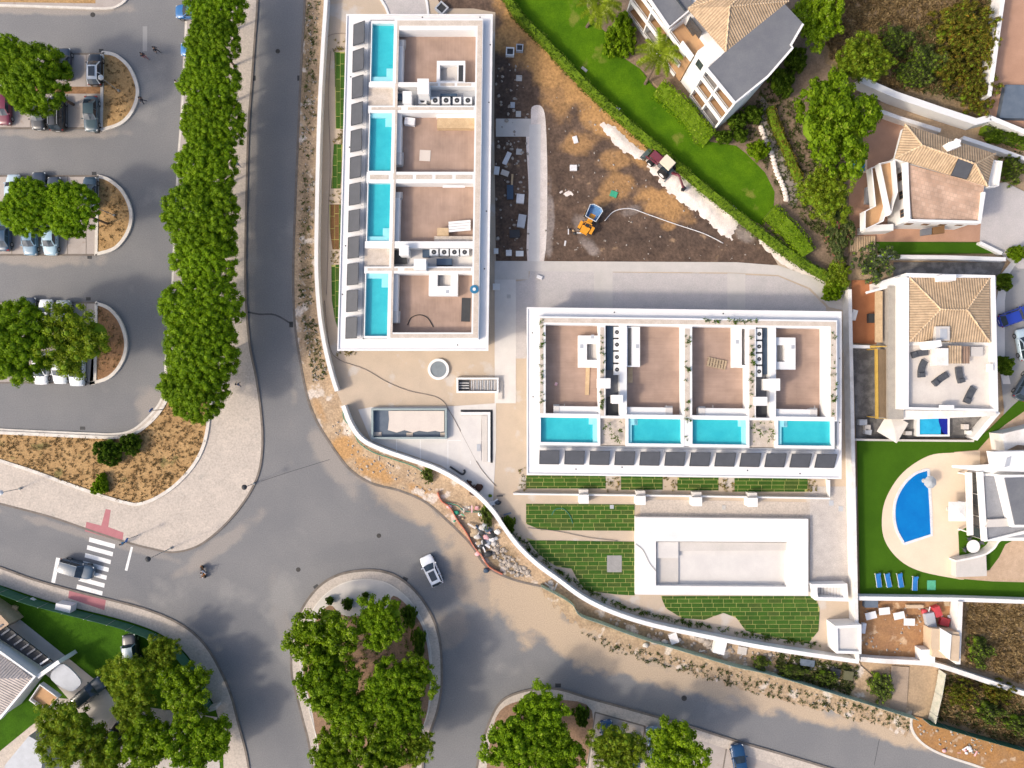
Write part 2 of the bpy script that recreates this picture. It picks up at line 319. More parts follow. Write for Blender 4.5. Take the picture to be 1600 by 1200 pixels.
m_cobgrey = M('grey_cobble', (.50, .46, .44), (.45, .42, .40), .6, .9, .01, 12, grain=.16, gscale=10)
m_conc = M('pale_concrete', (.55, .51, .47), (.49, .46, .42), .5, .85, grain=.06)
m_concw = M('white_concrete', (.62, .59, .55), (.56, .53, .50), .5, .8, grain=.05)
m_white = M('white_render', (.73, .72, .70), (.66, .65, .63), .35, .75, grain=.03, lo=.45, hi=.8)
m_whited = M('weathered_white', (.72, .69, .65), (.56, .52, .47), .6, .85, grain=.08, lo=.45, hi=.75)
m_sand = M('white_sand', (.74, .66, .60), (.62, .54, .48), .8, .95, .05, 6, grain=.12, gscale=6)
m_lawn = M('lawn_grass', (.085, .175, .006), (.050, .12, .005), .35, .95, .03, 8, spec=.05, grain=.22, gscale=7, spots=((.16, .19, .03), .3, .62))
m_lawnd = M('corner_lawn_grass', (.050, .125, .008), (.035, .09, .007), .5, .95, .03, 8, spec=.05, grain=.2, gscale=7)
m_turf = M('artificial_turf', (.050, .120, .008), (.040, .100, .007), .25, .95, .01, 20, spec=.05, grain=.12, gscale=10)
m_sod2 = M('turf_roll_pale', (.055, .125, .014), (.042, .098, .012), .6, .95, .02, 12, grain=.2, gscale=8)
m_sod3 = M('turf_roll_worn', (.062, .098, .018), (.04, .08, .012), .5, .95, .02, 12, grain=.25, gscale=8)
m_sod = M('turf_roll', (.040, .105, .010), (.030, .078, .009), .6, .95, .02, 12, grain=.2, gscale=8)
m_sodb = M('dry_turf_roll', (.18, .09, .035), (.13, .07, .03), .6, .95, .02, 12, grain=.2, gscale=8)
m_sodgap = M('turf_joint', (.44, .41, .14), (.30, .30, .09), 1.2, .95, grain=.2)
m_terra = M('terracotta_paving', (.46, .27, .18), (.40, .23, .15), .5, .85, grain=.1)
m_terrar = M('rust_paving', (.42, .17, .075), (.36, .14, .06), .5, .85, grain=.08)
m_darkpave = M('dark_stone', (.115, .11, .105), (.20, .19, .18), .7, .9, .01, 8, grain=.2, lo=.45, hi=.6)
m_cream = M('cream_deck', (.72, .58, .43), (.67, .53, .39), .3, .8, grain=.05)
m_creamb = M('beige_crazy_paving', (.50, .36, .25), (.42, .30, .20), 1.5, .85, grain=.15, gscale=6)
m_scrub = M('dry_scrub', (.17, .125, .075), (.26, .18, .10), .5, .95, .06, 5, grain=.3, gscale=4, spots=((.36, .25, .12), .6, .6))
m_gravelw = M('pale_gravel', (.50, .46, .42), (.42, .38, .35), .8, .95, .03, 9, grain=.2)

# ================================================================== ground, roads, pavements
struct('ground', MB().sheet([(-300, -300), (300, -300), (300, 300), (-300, 300)], -0.10), m_ground)
KR = [(476, -60), (476, 0), (470, 110), (462, 300), (458, 420), (460, 500), (468, 560), (480, 620), (493, 655), (515, 692), (545, 732), (580, 755), (625, 767), (665, 785), (700, 815), (735, 850), (760, 885), (800, 905), (845, 916)]
road_poly = smooth(KR) + [(900, 950), (1000, 995), (1150, 1045), (1330, 1100), (1460, 1145), (1600, 1190), (1760, 1260), (1760, 1420), (-200, 1420), (-200, -60)]
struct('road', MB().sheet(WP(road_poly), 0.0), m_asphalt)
def kerbline(name, pts, wd, z1, mat, closed=False, sm=5, label=None):
    p = smooth(pts, sm, closed) if sm else pts
    return struct(name, MB().strip(WP(p, z1), wd, -0.08, z1, closed), mat, label=label)
kerbline('kerb', KR, .28, .10, m_kerbgrey)
PR = [(402, -60), (402, 0), (398, 60), (393, 130), (388, 200), (385, 300), (383, 400), (384, 470), (390, 540), (400, 590), (407, 640), (410, 690), (405, 735), (390, 770), (365, 805), (335, 835), (305, 855), (270, 863), (240, 858), (200, 848), (150, 832), (80, 808), (0, 787), (-80, 765)]
PLn = [(-80, 665), (0, 671), (130, 677), (180, 678), (208, 671), (235, 648), (252, 624), (257, 600), (259, 560), (263, 520), (268, 470), (272, 380), (276, 300), (278, 250), (284, 180), (288, 100), (292, 0), (292, -60)]
struct('pavement', MB().prism(WP(smooth(PR) + smooth(PLn), .12), -.08, .12), m_pave)
kerbline('kerb', PR, .26, .135, m_kerbgrey); kerbline('kerb', PLn, .26, .135, m_kerb)
struct('parking_slab', MB().sheet(WP([(260, 545), (270, 470), (276, 300), (286, 100), (292, -20), (352, -20), (345, 100), (335, 300), (325, 545)]), .126), m_slab)
bedo = [(-80, 672), (0, 676), (130, 682), (182, 683), (212, 676), (240, 654), (258, 628), (268, 598), (300, 570), (330, 600), (327, 640), (322, 680), (312, 710), (295, 736), (270, 761), (240, 780), (215, 788), (198, 786), (165, 777), (110, 758), (50, 736), (0, 720), (-80, 692)]
struct('dry_grass_bed', MB().prism(WP(smooth(bedo, 5), .17), .1, .17), m_drybed)
struct('kerb', MB().strip(WP(smooth(bedo, 5, True), .28), .42, .05, .28, True), m_kerb)
# islands of the car park
def island(y0, y1, xe, yb, end, k):
    out = [(-80, y0), (xe, y0)] + end + [(xe - 3, y1), (-80, y1)]
    o = struct('parking_island', MB().prism(WP(out, .12), -.08, .12), m_slab)
    struct('kerb', MB().strip(WP(out, .14), .22, -.08, .14), m_kerbgrey)
    cap = [(xe + 2, y0)] + end + [(xe - 2, y1)]
    struct('planted_island_bed', MB().prism(WP(cap, .16), .1, .16), [m_brownbed, m_drybed, m_brownbed][k] if k != 0 else m_drybed)
    struct('kerb', MB().strip(WP(smooth(cap, 4), .26), .42, -.08, .26), m_kerb)
    struct('kerb', MB().strip(WP([(xe, y0 + 2), (xe - 2, y1 - 2)], .24), .38, .1, .24), m_kerb)
    struct('planted_strip', MB().sheet(WP([(-80, yb - 5), (xe - 2, yb - 5), (xe - 2, yb + 6), (-80, yb + 6)], 0), .128), m_brownbed)
    mb = MB()
    for x in range(-10, int(xe), 29):
        mb.sheet(WP([(x, y0 + 1), (x + 1, y0 + 1), (x + 1, yb - 6), (x, yb - 6)]), .126); mb.sheet(WP([(x, yb + 7), (x + 1, yb + 7), (x + 1, y1 - 1), (x, y1 - 1)]), .126)
    struct('slab_joint', mb, m_kerbgrey)
island(84, 200, 160, 141, smooth([(160, 82), (180, 86), (200, 103), (212, 128), (214, 150), (205, 175), (187, 193), (160, 202)], 3), 0)
island(275, 398, 152, 336, smooth([(152, 275), (170, 281), (190, 298), (202, 322), (204, 345), (196, 368), (178, 388), (150, 397)], 3), 1)
island(473, 598, 150, 535, smooth([(150, 474), (170, 482), (187, 502), (196, 530), (194, 555), (182, 578), (165, 592), (140, 599)], 3), 2)
top_isl = [(-80, 8), (0, 8), (100, 11), (165, 13), (185, 8), (198, -4), (205, -30), (-80, -30)]
struct('parking_island', MB().prism(WP(top_isl, .12), -.08, .12), m_slab); struct('kerb', MB().strip(WP(smooth(top_isl[:7], 3), .2), .3, -.08, .2), m_kerb)
struct('planted_island_bed', MB().sheet(WP([(-80, -10), (-80, 3), (150, 6), (150, -10)]), .13), m_drybed)
# lower left pavement
P3o = [(-80, 860), (0, 887), (50, 905), (110, 922), (170, 937), (220, 950), (265, 967), (300, 988), (325, 1015), (345, 1050), (360, 1085), (372, 1130), (385, 1180), (392, 1230)]
P3i = [(350, 1230), (348, 1160), (343, 1130), (335, 1102), (325, 1085), (310, 1050), (285, 1015), (250, 990), (210, 974), (160, 960), (110, 948), (60, 934), (0, 914), (-80, 888)]
struct('pavement', MB().prism(WP(smooth(P3o) + smooth(P3i), .12), -.08, .12), m_pave); kerbline('kerb', P3o, .26, .135, m_kerbgrey)
struct('lawn', MB().sheet(WP(smooth(P3i) + [(-80, 1300), (350, 1300)]), .06), m_lawnd)
# roundabout
RB = [(660, 1240), (661, 1190), (670, 1150), (682, 1115), (689, 1080), (690, 1045), (688, 1008), (680, 975), (665, 945), (645, 920), (620, 901), (592, 892), (560, 892), (530, 898), (505, 911), (486, 930), (470, 955), (459, 985), (455, 1020), (456, 1055), (463, 1085), (473, 1125), (483, 1165), (494, 1240)]
struct('roundabout', MB().prism(WP(smooth(RB, 4), .13), -.08, .13), m_pave); struct('kerb', MB().strip(WP(smooth(RB, 4), .145), .3, -.08, .145), m_kerbgrey)
RBi = [(646, 1240), (648, 1190), (657, 1150), (668, 1115), (674, 1080), (674, 1045), (672, 1012), (664, 980), (650, 952), (632, 930), (608, 913), (585, 906), (560, 906), (535, 912), (513, 925), (496, 942), (482, 965), (472, 990), (469, 1020), (470, 1052), (476, 1082), (486, 1122), (496, 1162), (506, 1240)]
struct('roundabout_bed', MB().prism(WP(smooth(RBi, 4), .16), .1, .16), m_conc)
m_rbsoil = M('roundabout_soil', (.22, .14, .09), (.30, .19, .12), .6, .95, .04, 5, grain=.25, gscale=5)
struct('roundabout_soil', MB().sheet(WP(smooth([(646, 1240), (648, 1190), (657, 1150), (668, 1110), (672, 1050), (664, 990), (645, 955), (615, 930), (600, 955), (540, 962), (515, 945), (490, 975), (474, 1010), (476, 1060), (490, 1120), (505, 1240)], 4)), .165), m_rbsoil)
struct('kerb', MB().strip(WP(smooth(RBi, 4), .19), .14, .1, .19), m_kerb)
# lower right parking pavement
P4 = [(735, 1260), (745, 1200), (754, 1160), (766, 1125), (780, 1100), (800, 1086), (835, 1077), (872, 1077), (920, 1091), (1000, 1113), (1080, 1136), (1150, 1158), (1210, 1175), (1300, 1202), (1400, 1235)]
struct('pavement', MB().prism(WP(smooth(P4) + [(1400, 1300), (735, 1300)], .12), -.08, .12), m_pave); kerbline('kerb', P4, .28, .14, m_kerbgrey)
struct('parking_slab', MB().sheet(WP([(930, 1112), (1100, 1158), (1210, 1195), (1300, 1225), (1300, 1290), (915, 1290)]), .126), m_slab)
struct('planted_bed', MB().sheet(WP(smooth([(760, 1200), (775, 1120), (810, 1095), (870, 1092), (925, 1110), (915, 1200), (900, 1260), (760, 1260)], 4)), .130), m_rbsoil)
for (a, b) in [((930, 1113), (918, 1200)), ((1008, 1135), (996, 1215)), ((1135, 1170), (1125, 1230)), ((930, 1113), (1008, 1135))]:
    struct('bay_line', MB().strip(WP([a, b], .14), .18, .1, .135), m_kerbgrey)
# painted markings
T_ = [(166, 795), (174, 796.5), (170, 823), (194, 832), (192, 846), (133.5, 829.5), (136, 815), (159, 821)]
struct('tactile_paving', MB().sheet(WP(T_), .126), m_tactile)
struct('tactile_paving', MB().sheet(WP([(109, 921.5), (166.5, 936), (164, 953), (107.5, 934)]), .126), m_tactile)
for k in range(7):
    x, y = 140 - 3.25 * k, 839.5 + 12.25 * k
    struct('crossing_stripe', MB().sheet(WP([(x, y), (x + 40, y + 11), (x + 39, y + 17.5), (x - 1.2, y + 6.8)]), .006), m_paintw)
struct('stop_line', MB().sheet(WP([(88, 871), (94, 872), (86, 911), (80, 910)]), .006), m_paintw)
struct('stop_line', MB().sheet(WP([(204.5, 854), (208, 855), (199, 892), (195, 891)]), .006), m_paintw)
m_patch = M('tar_patch', (.06, .06, .065), (.09, .09, .09), 2, .9, grain=.1)
struct('tar_seam', MB().strip(WP(smooth([(385, 487), (405, 491), (430, 492), (455, 506)], 4)), .22, -.01, .006), m_patch)
struct('tar_seam', MB().strip(WP([(408, 752), (450, 738), (515, 718)]), .07, -.01, .005), m_patch)
struct('tar_seam', MB().strip(WP([(1374, 1155), (1366, 1195)]), .07, -.01, .005), m_patch)
struct('asphalt_patch', MB().sheet(WP([(223, 41), (230, 41), (230, 80), (223, 80)]), .005), m_asphalt2)

# ================================================================== building plot
WL = [(510, -60), (509, 0), (505, 60), (501, 130), (498, 200), (495.5, 300), (494, 400), (495.5, 450), (500, 500), (508, 545), (517, 582), (526, 611)]
WL2 = [(536, 634), (548, 664), (567, 688), (600, 704), (640, 718), (680, 732), (715, 751), (745, 773), (770, 799), (790, 828), (810, 854), (838, 881), (872, 906), (912, 935), (960, 958), (1020, 977), (1100, 994), (1200, 1013), (1342, 1034)]
HEDGE = [(786, -20), (810, 20), (845, 55), (895, 108), (945, 157), (1000, 205), (1050, 247), (1100, 290), (1150, 330), (1200, 369), (1260, 411), (1325, 448)]
site_poly = smooth(WL) + smooth(WL2) + [(1340, 940), (1336, 700), (1332, 500), (1330, 455)] + smooth(HEDGE)[::-1]
struct('site_paving', MB().sheet(WP(site_poly), .10), m_sitepave)
vr = random.Random(5); vlow = [(x + vr.uniform(-3, 3), y + vr.uniform(-6, 6)) for x, y in smooth([(850, 930), (880, 958), (925, 990), (1000, 1022), (1080, 1050), (1150, 1072), (1240, 1095), (1330, 1122), (1420, 1150)], 14)]
verge = smooth(KR) + vlow + [(1425, 1110), (1345, 1040)] + smooth(WL2)[::-1] + smooth(WL)[::-1]
struct('dirt_verge', MB().sheet(WP(verge), .055), m_verge)
soil = [(770, -30), (786, -20), (810, 20), (845, 55), (895, 108), (945, 157), (1000, 205), (1050, 247), (1100, 290), (1150, 330), (1180, 355), (1215, 414), (1140, 414), (845, 408), (775, 408), (772, 200), (774, 20), (740, 14), (690, 14), (672, -30)]
struct('site_soil', MB().sheet(WP(soil), .125), m_soil)
def flat(name, poly, z, mat, sm=0): return struct(name, MB().sheet(WP(smooth(poly, sm, True) if sm else poly), z), mat)
flat('site_path', [(827, 195), (845, 195), (843, 410), (826, 410)], .135, m_concw)
flat('site_path', [(775, 186), (830, 186), (829, 214), (775, 214)], .133, m_conc)
flat('sand_edging', [(831, 168), (847, 168), (853, 200), (855, 300), (850, 408), (824, 408), (826, 300), (822, 215), (829, 190)], .130, m_sand, 4)
flat('site_path', [(773, 408), (1150, 410), (1215, 415), (1290, 440), (1318, 470), (1322, 486), (1295, 480), (1265, 450), (1215, 430), (1140, 426), (826, 424), (826, 437), (773, 437)], .139, m_conc)
flat('cobble_court', [(806, 440), (826, 437), (828, 424), (928, 424), (928, 482), (825, 482), (822, 560), (806, 560)], .130, m_cobgrey)
flat('site_path', [(928, 423), (957, 424), (957, 484), (928, 484)], .134, m_conc)
flat('cobble_court', [(957, 426), (1136, 428), (1136, 486), (957, 486)], .1305, m_cobgrey)
flat('site_path', [(1136, 427), (1164, 428), (1164, 488), (1136, 488)], .1345, m_conc)
flat('cobble_court', [(1164, 430), (1215, 432), (1262, 452), (1290, 480), (1290, 492), (1164, 490)], .131, m_cobgrey)
flat('site_path', [(773, 437), (806, 437), (806, 630), (773, 630)], .128, m_concw)
# ramp and white forecourt
flat('forecourt', [(560, 640), (580, 636), (700, 635), (775, 630), (775, 700), (770, 790), (745, 765), (715, 743), (690, 727), (640, 710), (600, 696), (580, 688)], .129, m_concw)
flat('site_path', [(1265, 760), (1338, 760), (1338, 910), (1265, 910)], .1325, m_gravelw)
flat('site_path', [(1000, 780), (1300, 785), (1300, 810), (1000, 808)], .127, m_pave)
flat('driveway', [(592, -20), (598, 2), (607, 24), (668, 24), (668, 0), (662, -20)], .131, m_cobgrey)
struct('kerb', MB().strip(WP(smooth([(588, -20), (596, 0), (602, 10), (607, 23)], 4), .25), .3, .05, .25), m_white); struct('kerb', MB().strip(WP([(660, -20), (667, 4), (669, 22)], .25), .3, .05, .25), m_white)
# lawns laid with turf rolls, every roll a piece
def sod_lawn(poly, rows_dir=0, rw=6.6, rl=18.5, z=.16, brown=None, seed=1, sm=0, ang=0.0):
    pp = smooth(poly, sm, True) if sm else poly
    lw = struct('lawn', MB().sheet(WP(pp), z - .02), m_sodgap)
    xs = [p[0] for p in pp]; ys = [p[1] for p in pp]; rg = random.Random(seed); ca, sa = math.cos(ang), math.sin(ang)
    cx, cy = sum(xs) / len(xs), sum(ys) / len(ys); ext = max(max(xs) - min(xs), max(ys) - min(ys)) * .75
    n = int(ext / rw) + 1; cnt = 0
    for i in range(-n, n + 1):
        u = -ext - rg.uniform(0, rl)
        while u < ext:
            L = rl * rg.uniform(.8, 1.15); gap = .8
            a, b, c, d = (u + gap / 2, i * rw + .42), (u + L - gap / 2, i * rw + .42 + rg.uniform(-.2, .2)), (u + L - gap / 2, (i + 1) * rw - .25), (u + gap / 2, (i + 1) * rw - .25)
            u += L
            q = [a, b, c, d]
            if rows_dir: q = [(v, u_) for u_, v in q]
            q = [(cx + x * ca - y * sa, cy + x * sa + y * ca) for x, y in q]
            q = clip(q, pp)
            if not q or parea(q) < 14: continue
            mb = MB().prism(WP(q), z - .03, z + rg.uniform(0, .012))
            o = put('turf_roll', mesh_of(mb, 'turf_roll', m_sodb if brown and brown(q[0]) else rg.choice([m_sod, m_sod, m_sod, m_sod2, m_sod3])), lw); cnt += 1
    return lw
def parea(p): return abs(sum(p[i][0] * p[(i + 1) % len(p)][1] - p[(i + 1) % len(p)][0] * p[i][1] for i in range(len(p)))) / 2
def clip(q, pp):
    """the part of lawn outline pp that lies inside the convex quad q"""
    if all(inside(p, pp) for p in q) and not any(inside(p, q) for p in pp): return q
    ar = sum(q[i][0] * q[(i + 1) % 4][1] - q[(i + 1) % 4][0] * q[i][1] for i in range(4)); Q = q if ar > 0 else q[::-1]; out = list(pp)
    for i in range(4):
        a, b = Q[i], Q[(i + 1) % 4]; sd = lambda p: (b[0] - a[0]) * (p[1] - a[1]) - (b[1] - a[1]) * (p[0] - a[0])
        src, out = out, []
        for k in range(len(src)):
            p, r = src[k - 1], src[k]; dp, dr = sd(p), sd(r)
            if (dp >= 0) != (dr >= 0): t = dp / (dp - dr); out.append((p[0] + (r[0] - p[0]) * t, p[1] + (r[1] - p[1]) * t))
            if dr >= 0: out.append(r)
        if not out: return None
    return out if len(out) >= 3 else None
sod_lawn([(822, 787), (991, 788), (991, 829), (846, 828), (822, 818)], seed=1)
sod_lawn([(822, 840), (836, 844), (991, 846), (991, 930), (960, 928), (915, 922), (902, 905), (893, 888), (870, 885), (850, 872), (835, 858)], seed=2)
sod_lawn([(1032, 931), (1273, 931), (1280, 950), (1278, 985), (1262, 1005), (1235, 1000), (1205, 995), (1165, 985), (1150, 965), (1130, 957), (1100, 968), (1065, 965), (1040, 950)], seed=3)
for i, r in enumerate([(822, 743, 946, 763), (970, 744, 1035, 765), (1058, 746, 1122, 766), (1147, 747, 1261, 768)]): sod_lawn(rectp(*r), seed=10 + i, rw=6.4, rl=19)
sod_lawn([(523, 82), (542, 82), (538, 202), (525, 202)], 1, seed=20, rw=7, rl=20)
sod_lawn([(522, 226), (536, 226), (532, 295), (518, 295)], 1, seed=21, rw=7, rl=20)
sod_lawn([(515, 320), (533, 320), (532, 390), (520, 390), (516, 360)], 1, seed=22, rw=7, rl=20, brown=lambda p: p[0] < 528)
sod_lawn([(518, 414), (531, 414), (529, 515), (524, 500), (519, 470)], 1, seed=23, rw=6.2, rl=20)
# ================================================================== neighbours' ground
flat('lawn', [(786, -20), (905, -20), (925, 30), (945, 50), (965, 85), (1000, 108), (1020, 135), (1050, 160), (1085, 195), (1110, 222), (1150, 228), (1165, 240), (1195, 270), (1210, 300), (1208, 335), (1190, 352), (1150, 330), (1100, 290), (1050, 247), (1000, 205), (945, 157), (895, 108), (845, 55), (810, 20)], .10, m_lawn)
m_garden = M('garden_soil', (.24, .17, .12), (.16, .12, .08), .7, .95, .04, 5, grain=.25, gscale=5)
flat('garden_soil', [(905, -20), (925, 30), (945, 50), (965, 85), (1000, 108), (1050, 160), (1085, 195), (1110, 222), (1150, 228), (1165, 240), (1195, 270), (1210, 300), (1208, 335), (1190, 352), (1260, 411), (1325, 448), (1328, 370), (1324, 240), (1380, 150), (1390, -20)], .085, m_garden)
flat('garden_path', smooth([(1190, 150), (1212, 190), (1228, 235), (1246, 285), (1242, 325), (1224, 305), (1205, 250), (1188, 195)], 4, True), .10, M('grey_path', (.27, .23, .20), (.22, .19, .165), 1, .9, grain=.2))
flat('scrubland', [(1240, -60), (1565, -60), (1548, 160), (1535, 195), (1380, 135), (1290, 100)], .095, m_scrub)
flat('terracotta_terrace', [(1556, -60), (1760, -60), (1760, 215), (1600, 200), (1538, 178)], .12, m_terra)
flat('terracotta_terrace', [(1324, 235), (1375, 170), (1430, 205), (1536, 310), (1535, 368), (1530, 378), (1368, 378), (1328, 400)], .115, m_terra)
flat('gravel_drive', [(1535, 290), (1570, 285), (1600, 300), (1700, 330), (1700, 420), (1590, 420), (1560, 395), (1530, 376)], .119, m_cobgrey)
flat('lawn', [(1368, 378), (1530, 379), (1563, 396), (1372, 398)], .135, m_turf)
flat('garden_path', [(1395, 410), (1570, 410), (1560, 432), (1395, 432)], .12, m_darkpave)
flat('street', [(1560, 700), (1568, 640), (1560, 560), (1560, 480), (1566, 440), (1580, 410), (1620, 390), (1760, 390), (1760, 700)], .09, m_asphalt2)
flat('pavement', [(1556, 560), (1556, 470), (1562, 430), (1580, 408), (1592, 404), (1575, 430), (1569, 470), (1569, 560), (1578, 600), (1566, 600)], .13, m_concw)
flat('terracotta_terrace', [(1330, 438), (1376, 438), (1376, 538), (1330, 536)], .122, m_terrar)
flat('stone_court', [(1331, 541), (1378, 543), (1378, 650), (1400, 650), (1520, 640), (1560, 640), (1525, 685), (1337, 685)], .118, m_darkpave)
flat('turf_lawn', [(1338, 688), (1522, 688), (1545, 670), (1580, 635), (1620, 600), (1700, 560), (1700, 936), (1343, 933)], .13, m_turf)
flat('garden_path', [(1490, 706), (1527, 703), (1545, 683), (1570, 663), (1600, 642), (1640, 620), (1700, 640), (1700, 760), (1490, 760)], .138, m_creamb)
flat('pool_deck', smooth([(1530, 704), (1490, 707), (1450, 712), (1410, 738), (1385, 775), (1377, 810), (1382, 845), (1405, 875), (1440, 893), (1500, 905)], 5) + [(1505, 905), (1530, 800)], .142, m_cream)
flat('garden_path', [(1490, 903), (1545, 890), (1560, 870), (1570, 850), (1600, 835), (1700, 835), (1700, 912), (1550, 908)], .148, m_creamb)
flat('turf_lawn', [(1496, 830), (1512, 822), (1550, 850), (1545, 865), (1525, 870), (1498, 874)], .152, m_turf)
flat('dirt_yard', [(1342, 938), (1505, 940), (1500, 1030), (1345, 1028)], .105, M('yard_dirt', (.37, .20, .09), (.28, .15, .075), .6, .95, .04, 5, grain=.2, gscale=5, spots=((.52, .36, .22), .5, .6)))
flat('scrubland', [(1507, 940), (1760, 945), (1760, 1100), (1600, 1070), (1500, 1040)], .097, m_scrub)
flat('scrubland', [(1465, 1045), (1600, 1078), (1760, 1120), (1760, 1200), (1600, 1170), (1455, 1125)], .098, m_scrub)
flat('garden_path', [(1392, 1040), (1420, 1042), (1415, 1120), (1390, 1105)], .075, M('dusty_path', (.38, .29, .21), (.33, .25, .18), .8, .95, grain=.15))
vp = [(1425, 1118), (1460, 1127), (1540, 1150), (1640, 1180), (1640, 1240), (1540, 1200), (1470, 1178), (1440, 1160), (1426, 1140)]
flat('verge_bed', vp, .10, M('orange_dirt', (.36, .18, .06), (.30, .17, .08), .6, .95, .04, 5, grain=.25, gscale=5, spots=((.5, .36, .24), .6, .6)))
struct('kerb', MB().strip(WP(smooth([(1425, 1118), (1424, 1135), (1432, 1152), (1450, 1168), (1480, 1182), (1540, 1202), (1640, 1242)], 4), .14), .3, -.05, .14), m_kerb)
# ================================================================== buildings: helpers
m_deck = M_brick('brown_decking', (.39, .275, .212), (.36, .252, .195), (.32, .22, .17), 2.2, .16, 0, .012, .8, .002, noise=.22)
m_deckv = M_brick('brown_decking_turned', (.39, .275, .212), (.36, .252, .195), (.32, .22, .17), 2.2, .16, PI / 2, .012, .8, .002, noise=.22)
m_planter = M('planter_fill', (.56, .49, .42), (.47, .40, .33), 1.5, .95, grain=.15, gscale=9)
m_ledge = M('roof_membrane_white', (.72, .71, .70), (.65, .64, .63), .4, .7, grain=.03, lo=.45, hi=.8)
m_poolw = M('pool_mosaic', (.035, .42, .47), (.055, .49, .52), .6, .4, grain=.04, spots=((.03, .30, .34), 1.1, .72))
m_poolb = M('blue_pool_mosaic', (.006, .24, .52), (.004, .19, .47), .5, .4, grain=.03)
m_shelf = M('pool_shelf_mosaic', (.42, .70, .72), (.38, .66, .69), .6, .4, grain=.03)
m_panel = M('solar_glass', (.075, .077, .085), (.062, .064, .07), 1.0, .35, grain=.06, spec=.5)
m_alu = M('aluminium', (.5, .5, .5), None, 1, .4, metal=.8, grain=.03)
m_dark = M('dark_grille', (.045, .047, .05), None, 1, .6, grain=.05)
m_glass = M('window_glass', (.03, .04, .05), (.05, .06, .07), 1, .08, spec=.6, grain=0)
m_acw = M('cream_metal', (.74, .74, .72), (.66, .66, .64), 1.2, .45, grain=.03)
m_duct = M('dark_blue_metal', (.045, .075, .12), (.06, .09, .13), 1, .45, grain=.05)
m_wood = M('raw_wood', (.55, .40, .24), (.46, .32, .18), 1.5, .8, grain=.12)
m_greyroof = M('grey_roof_felt', (.135, .14, .155), (.165, .17, .18), .5, .85, grain=.08, gscale=6)
m_gutter = M('grey_gutter', (.42, .44, .47), None, 1, .5, grain=.05)
def water_mat(name, tint):
    m = bpy.data.materials.new(name); m.use_nodes = True; nt = m.node_tree; N = nt.nodes.new; Lk = nt.links.new
    nt.nodes.remove(nt.nodes['Principled BSDF']); tr = N('ShaderNodeBsdfTransparent'); tr.inputs[0].default_value = (*tint, 1)
    gl = N('ShaderNodeBsdfGlossy'); gl.inputs['Roughness'].default_value = 0.03
    nz = N('ShaderNodeTexNoise'); nz.inputs['Scale'].default_value = 3.0; ge = N('ShaderNodeNewGeometry'); Lk(ge.outputs['Position'], nz.inputs['Vector'])
    bp = N('ShaderNodeBump'); bp.inputs['Distance'].default_value = .02; Lk(nz.outputs[0], bp.inputs['Height']); Lk(bp.outputs[0], gl.inputs['Normal'])
    mx = N('ShaderNodeMixShader'); mx.inputs[0].default_value = 0.04; Lk(tr.outputs[0], mx.inputs[1]); Lk(gl.outputs[0], mx.inputs[2]); Lk(mx.outputs[0], nt.nodes['Material Output'].inputs[0]); return m
m_water = water_mat('pool_water', (.85, .98, 1.0)); m_waterb = water_mat('blue_pool_water', (.6, .88, .98))
def pp(poly, z0, z1, mb=None, inset=0):
    mb = mb or MB(); return mb.prism(WP(poly, z1), z0, z1, inset)
def frame_between(outer, inner, z0, z1, mb=None):
    """a ring wall between two pixel outlines with the same number of corners (both read at the top height)"""
    mb = mb or MB(); n = len(outer)
    for i in range(n):
        j = (i + 1) % n; pp([outer[i], outer[j], inner[j], inner[i]], z0, z1, mb)
    return mb
def pool(parent, poly, z, depth, coping, shelf=None, mos=None, wat=None):
    cx = sum(p[0] for p in poly) / len(poly); cy = sum(p[1] for p in poly) / len(poly)
    P = WP(poly, z); mb = MB(); n = len(P); zb = z - depth
    mb.sheet(P, zb)
    for i in range(n): a, b = P[i], P[(i + 1) % n]; mb.poly3([(a.x, a.y, zb), (b.x, b.y, zb), (b.x, b.y, z), (a.x, a.y, z)])
    ba = part('pool_basin', mb, mos or m_poolw, parent)
    if shelf: part('pool_shelf', pp(shelf, zb, z - .22), m_shelf, ba)
    part('pool_water', MB().sheet(P, z - .12), wat or m_water, parent)
    return ba
def solar(corners, zlow, dz, hi_edge, label, group, parent=None):
    """corners: pixel plan of the low-lying outline; hi_edge = the two corner numbers that are raised"""
    P = [W(c[0], c[1], zlow + (dz if i in hi_edge else 0)) for i, c in enumerate(corners)]
    c = sum(P, Vector()) / 4; t = thing('solar_panel', label, 'solar panel', (c.x, c.y, zlow - .06), group)
    nrm = (P[1] - P[0]).cross(P[3] - P[0]).normalized(); nrm = nrm if nrm.z > 0 else -nrm
    mb = MB(); Q = [p + nrm * .05 for p in P]; mb._add(P + Q, [[0, 1, 2, 3], [4, 5, 6, 7][::-1]] + [[i, (i + 1) % 4, 4 + (i + 1) % 4, 4 + i] for i in range(4)])
    part('glass', mb, m_panel, t)
    fm = MB()
    for i in range(4): fm.bar(Q[i], Q[(i + 1) % 4], .05, .06)
    part('frame', fm, m_dark, t)
    for i in hi_edge: part('leg', MB().tube([(P[i].x, P[i].y, zlow - .06), P[i]], .025, 5), m_alu, t)
    return t
def ac_unit(px, py, z, w_, d, h, label, rot=0.0, fan=True):
    p = W(px, py, z + h); t = thing('air_conditioning_unit', label, 'air conditioner', (p.x, p.y, z), 'roof air conditioning units')
    cs = part('casing', MB().box((p.x, p.y, z + h / 2 + .03), (w_, d, h), rot), m_acw, t)
    if fan:
        part('fan_grille', MB().ring((p.x, p.y), .05, min(w_, d) * .36, z + h + .03, z + h + .05, 14), m_dark, t)
    fm = MB()
    for s in (-1, 1): fm.box((p.x + s * w_ * .35, p.y, z + .015), (.06, d * .9, .03), rot)
    part('feet', fm, m_dark, t); return t
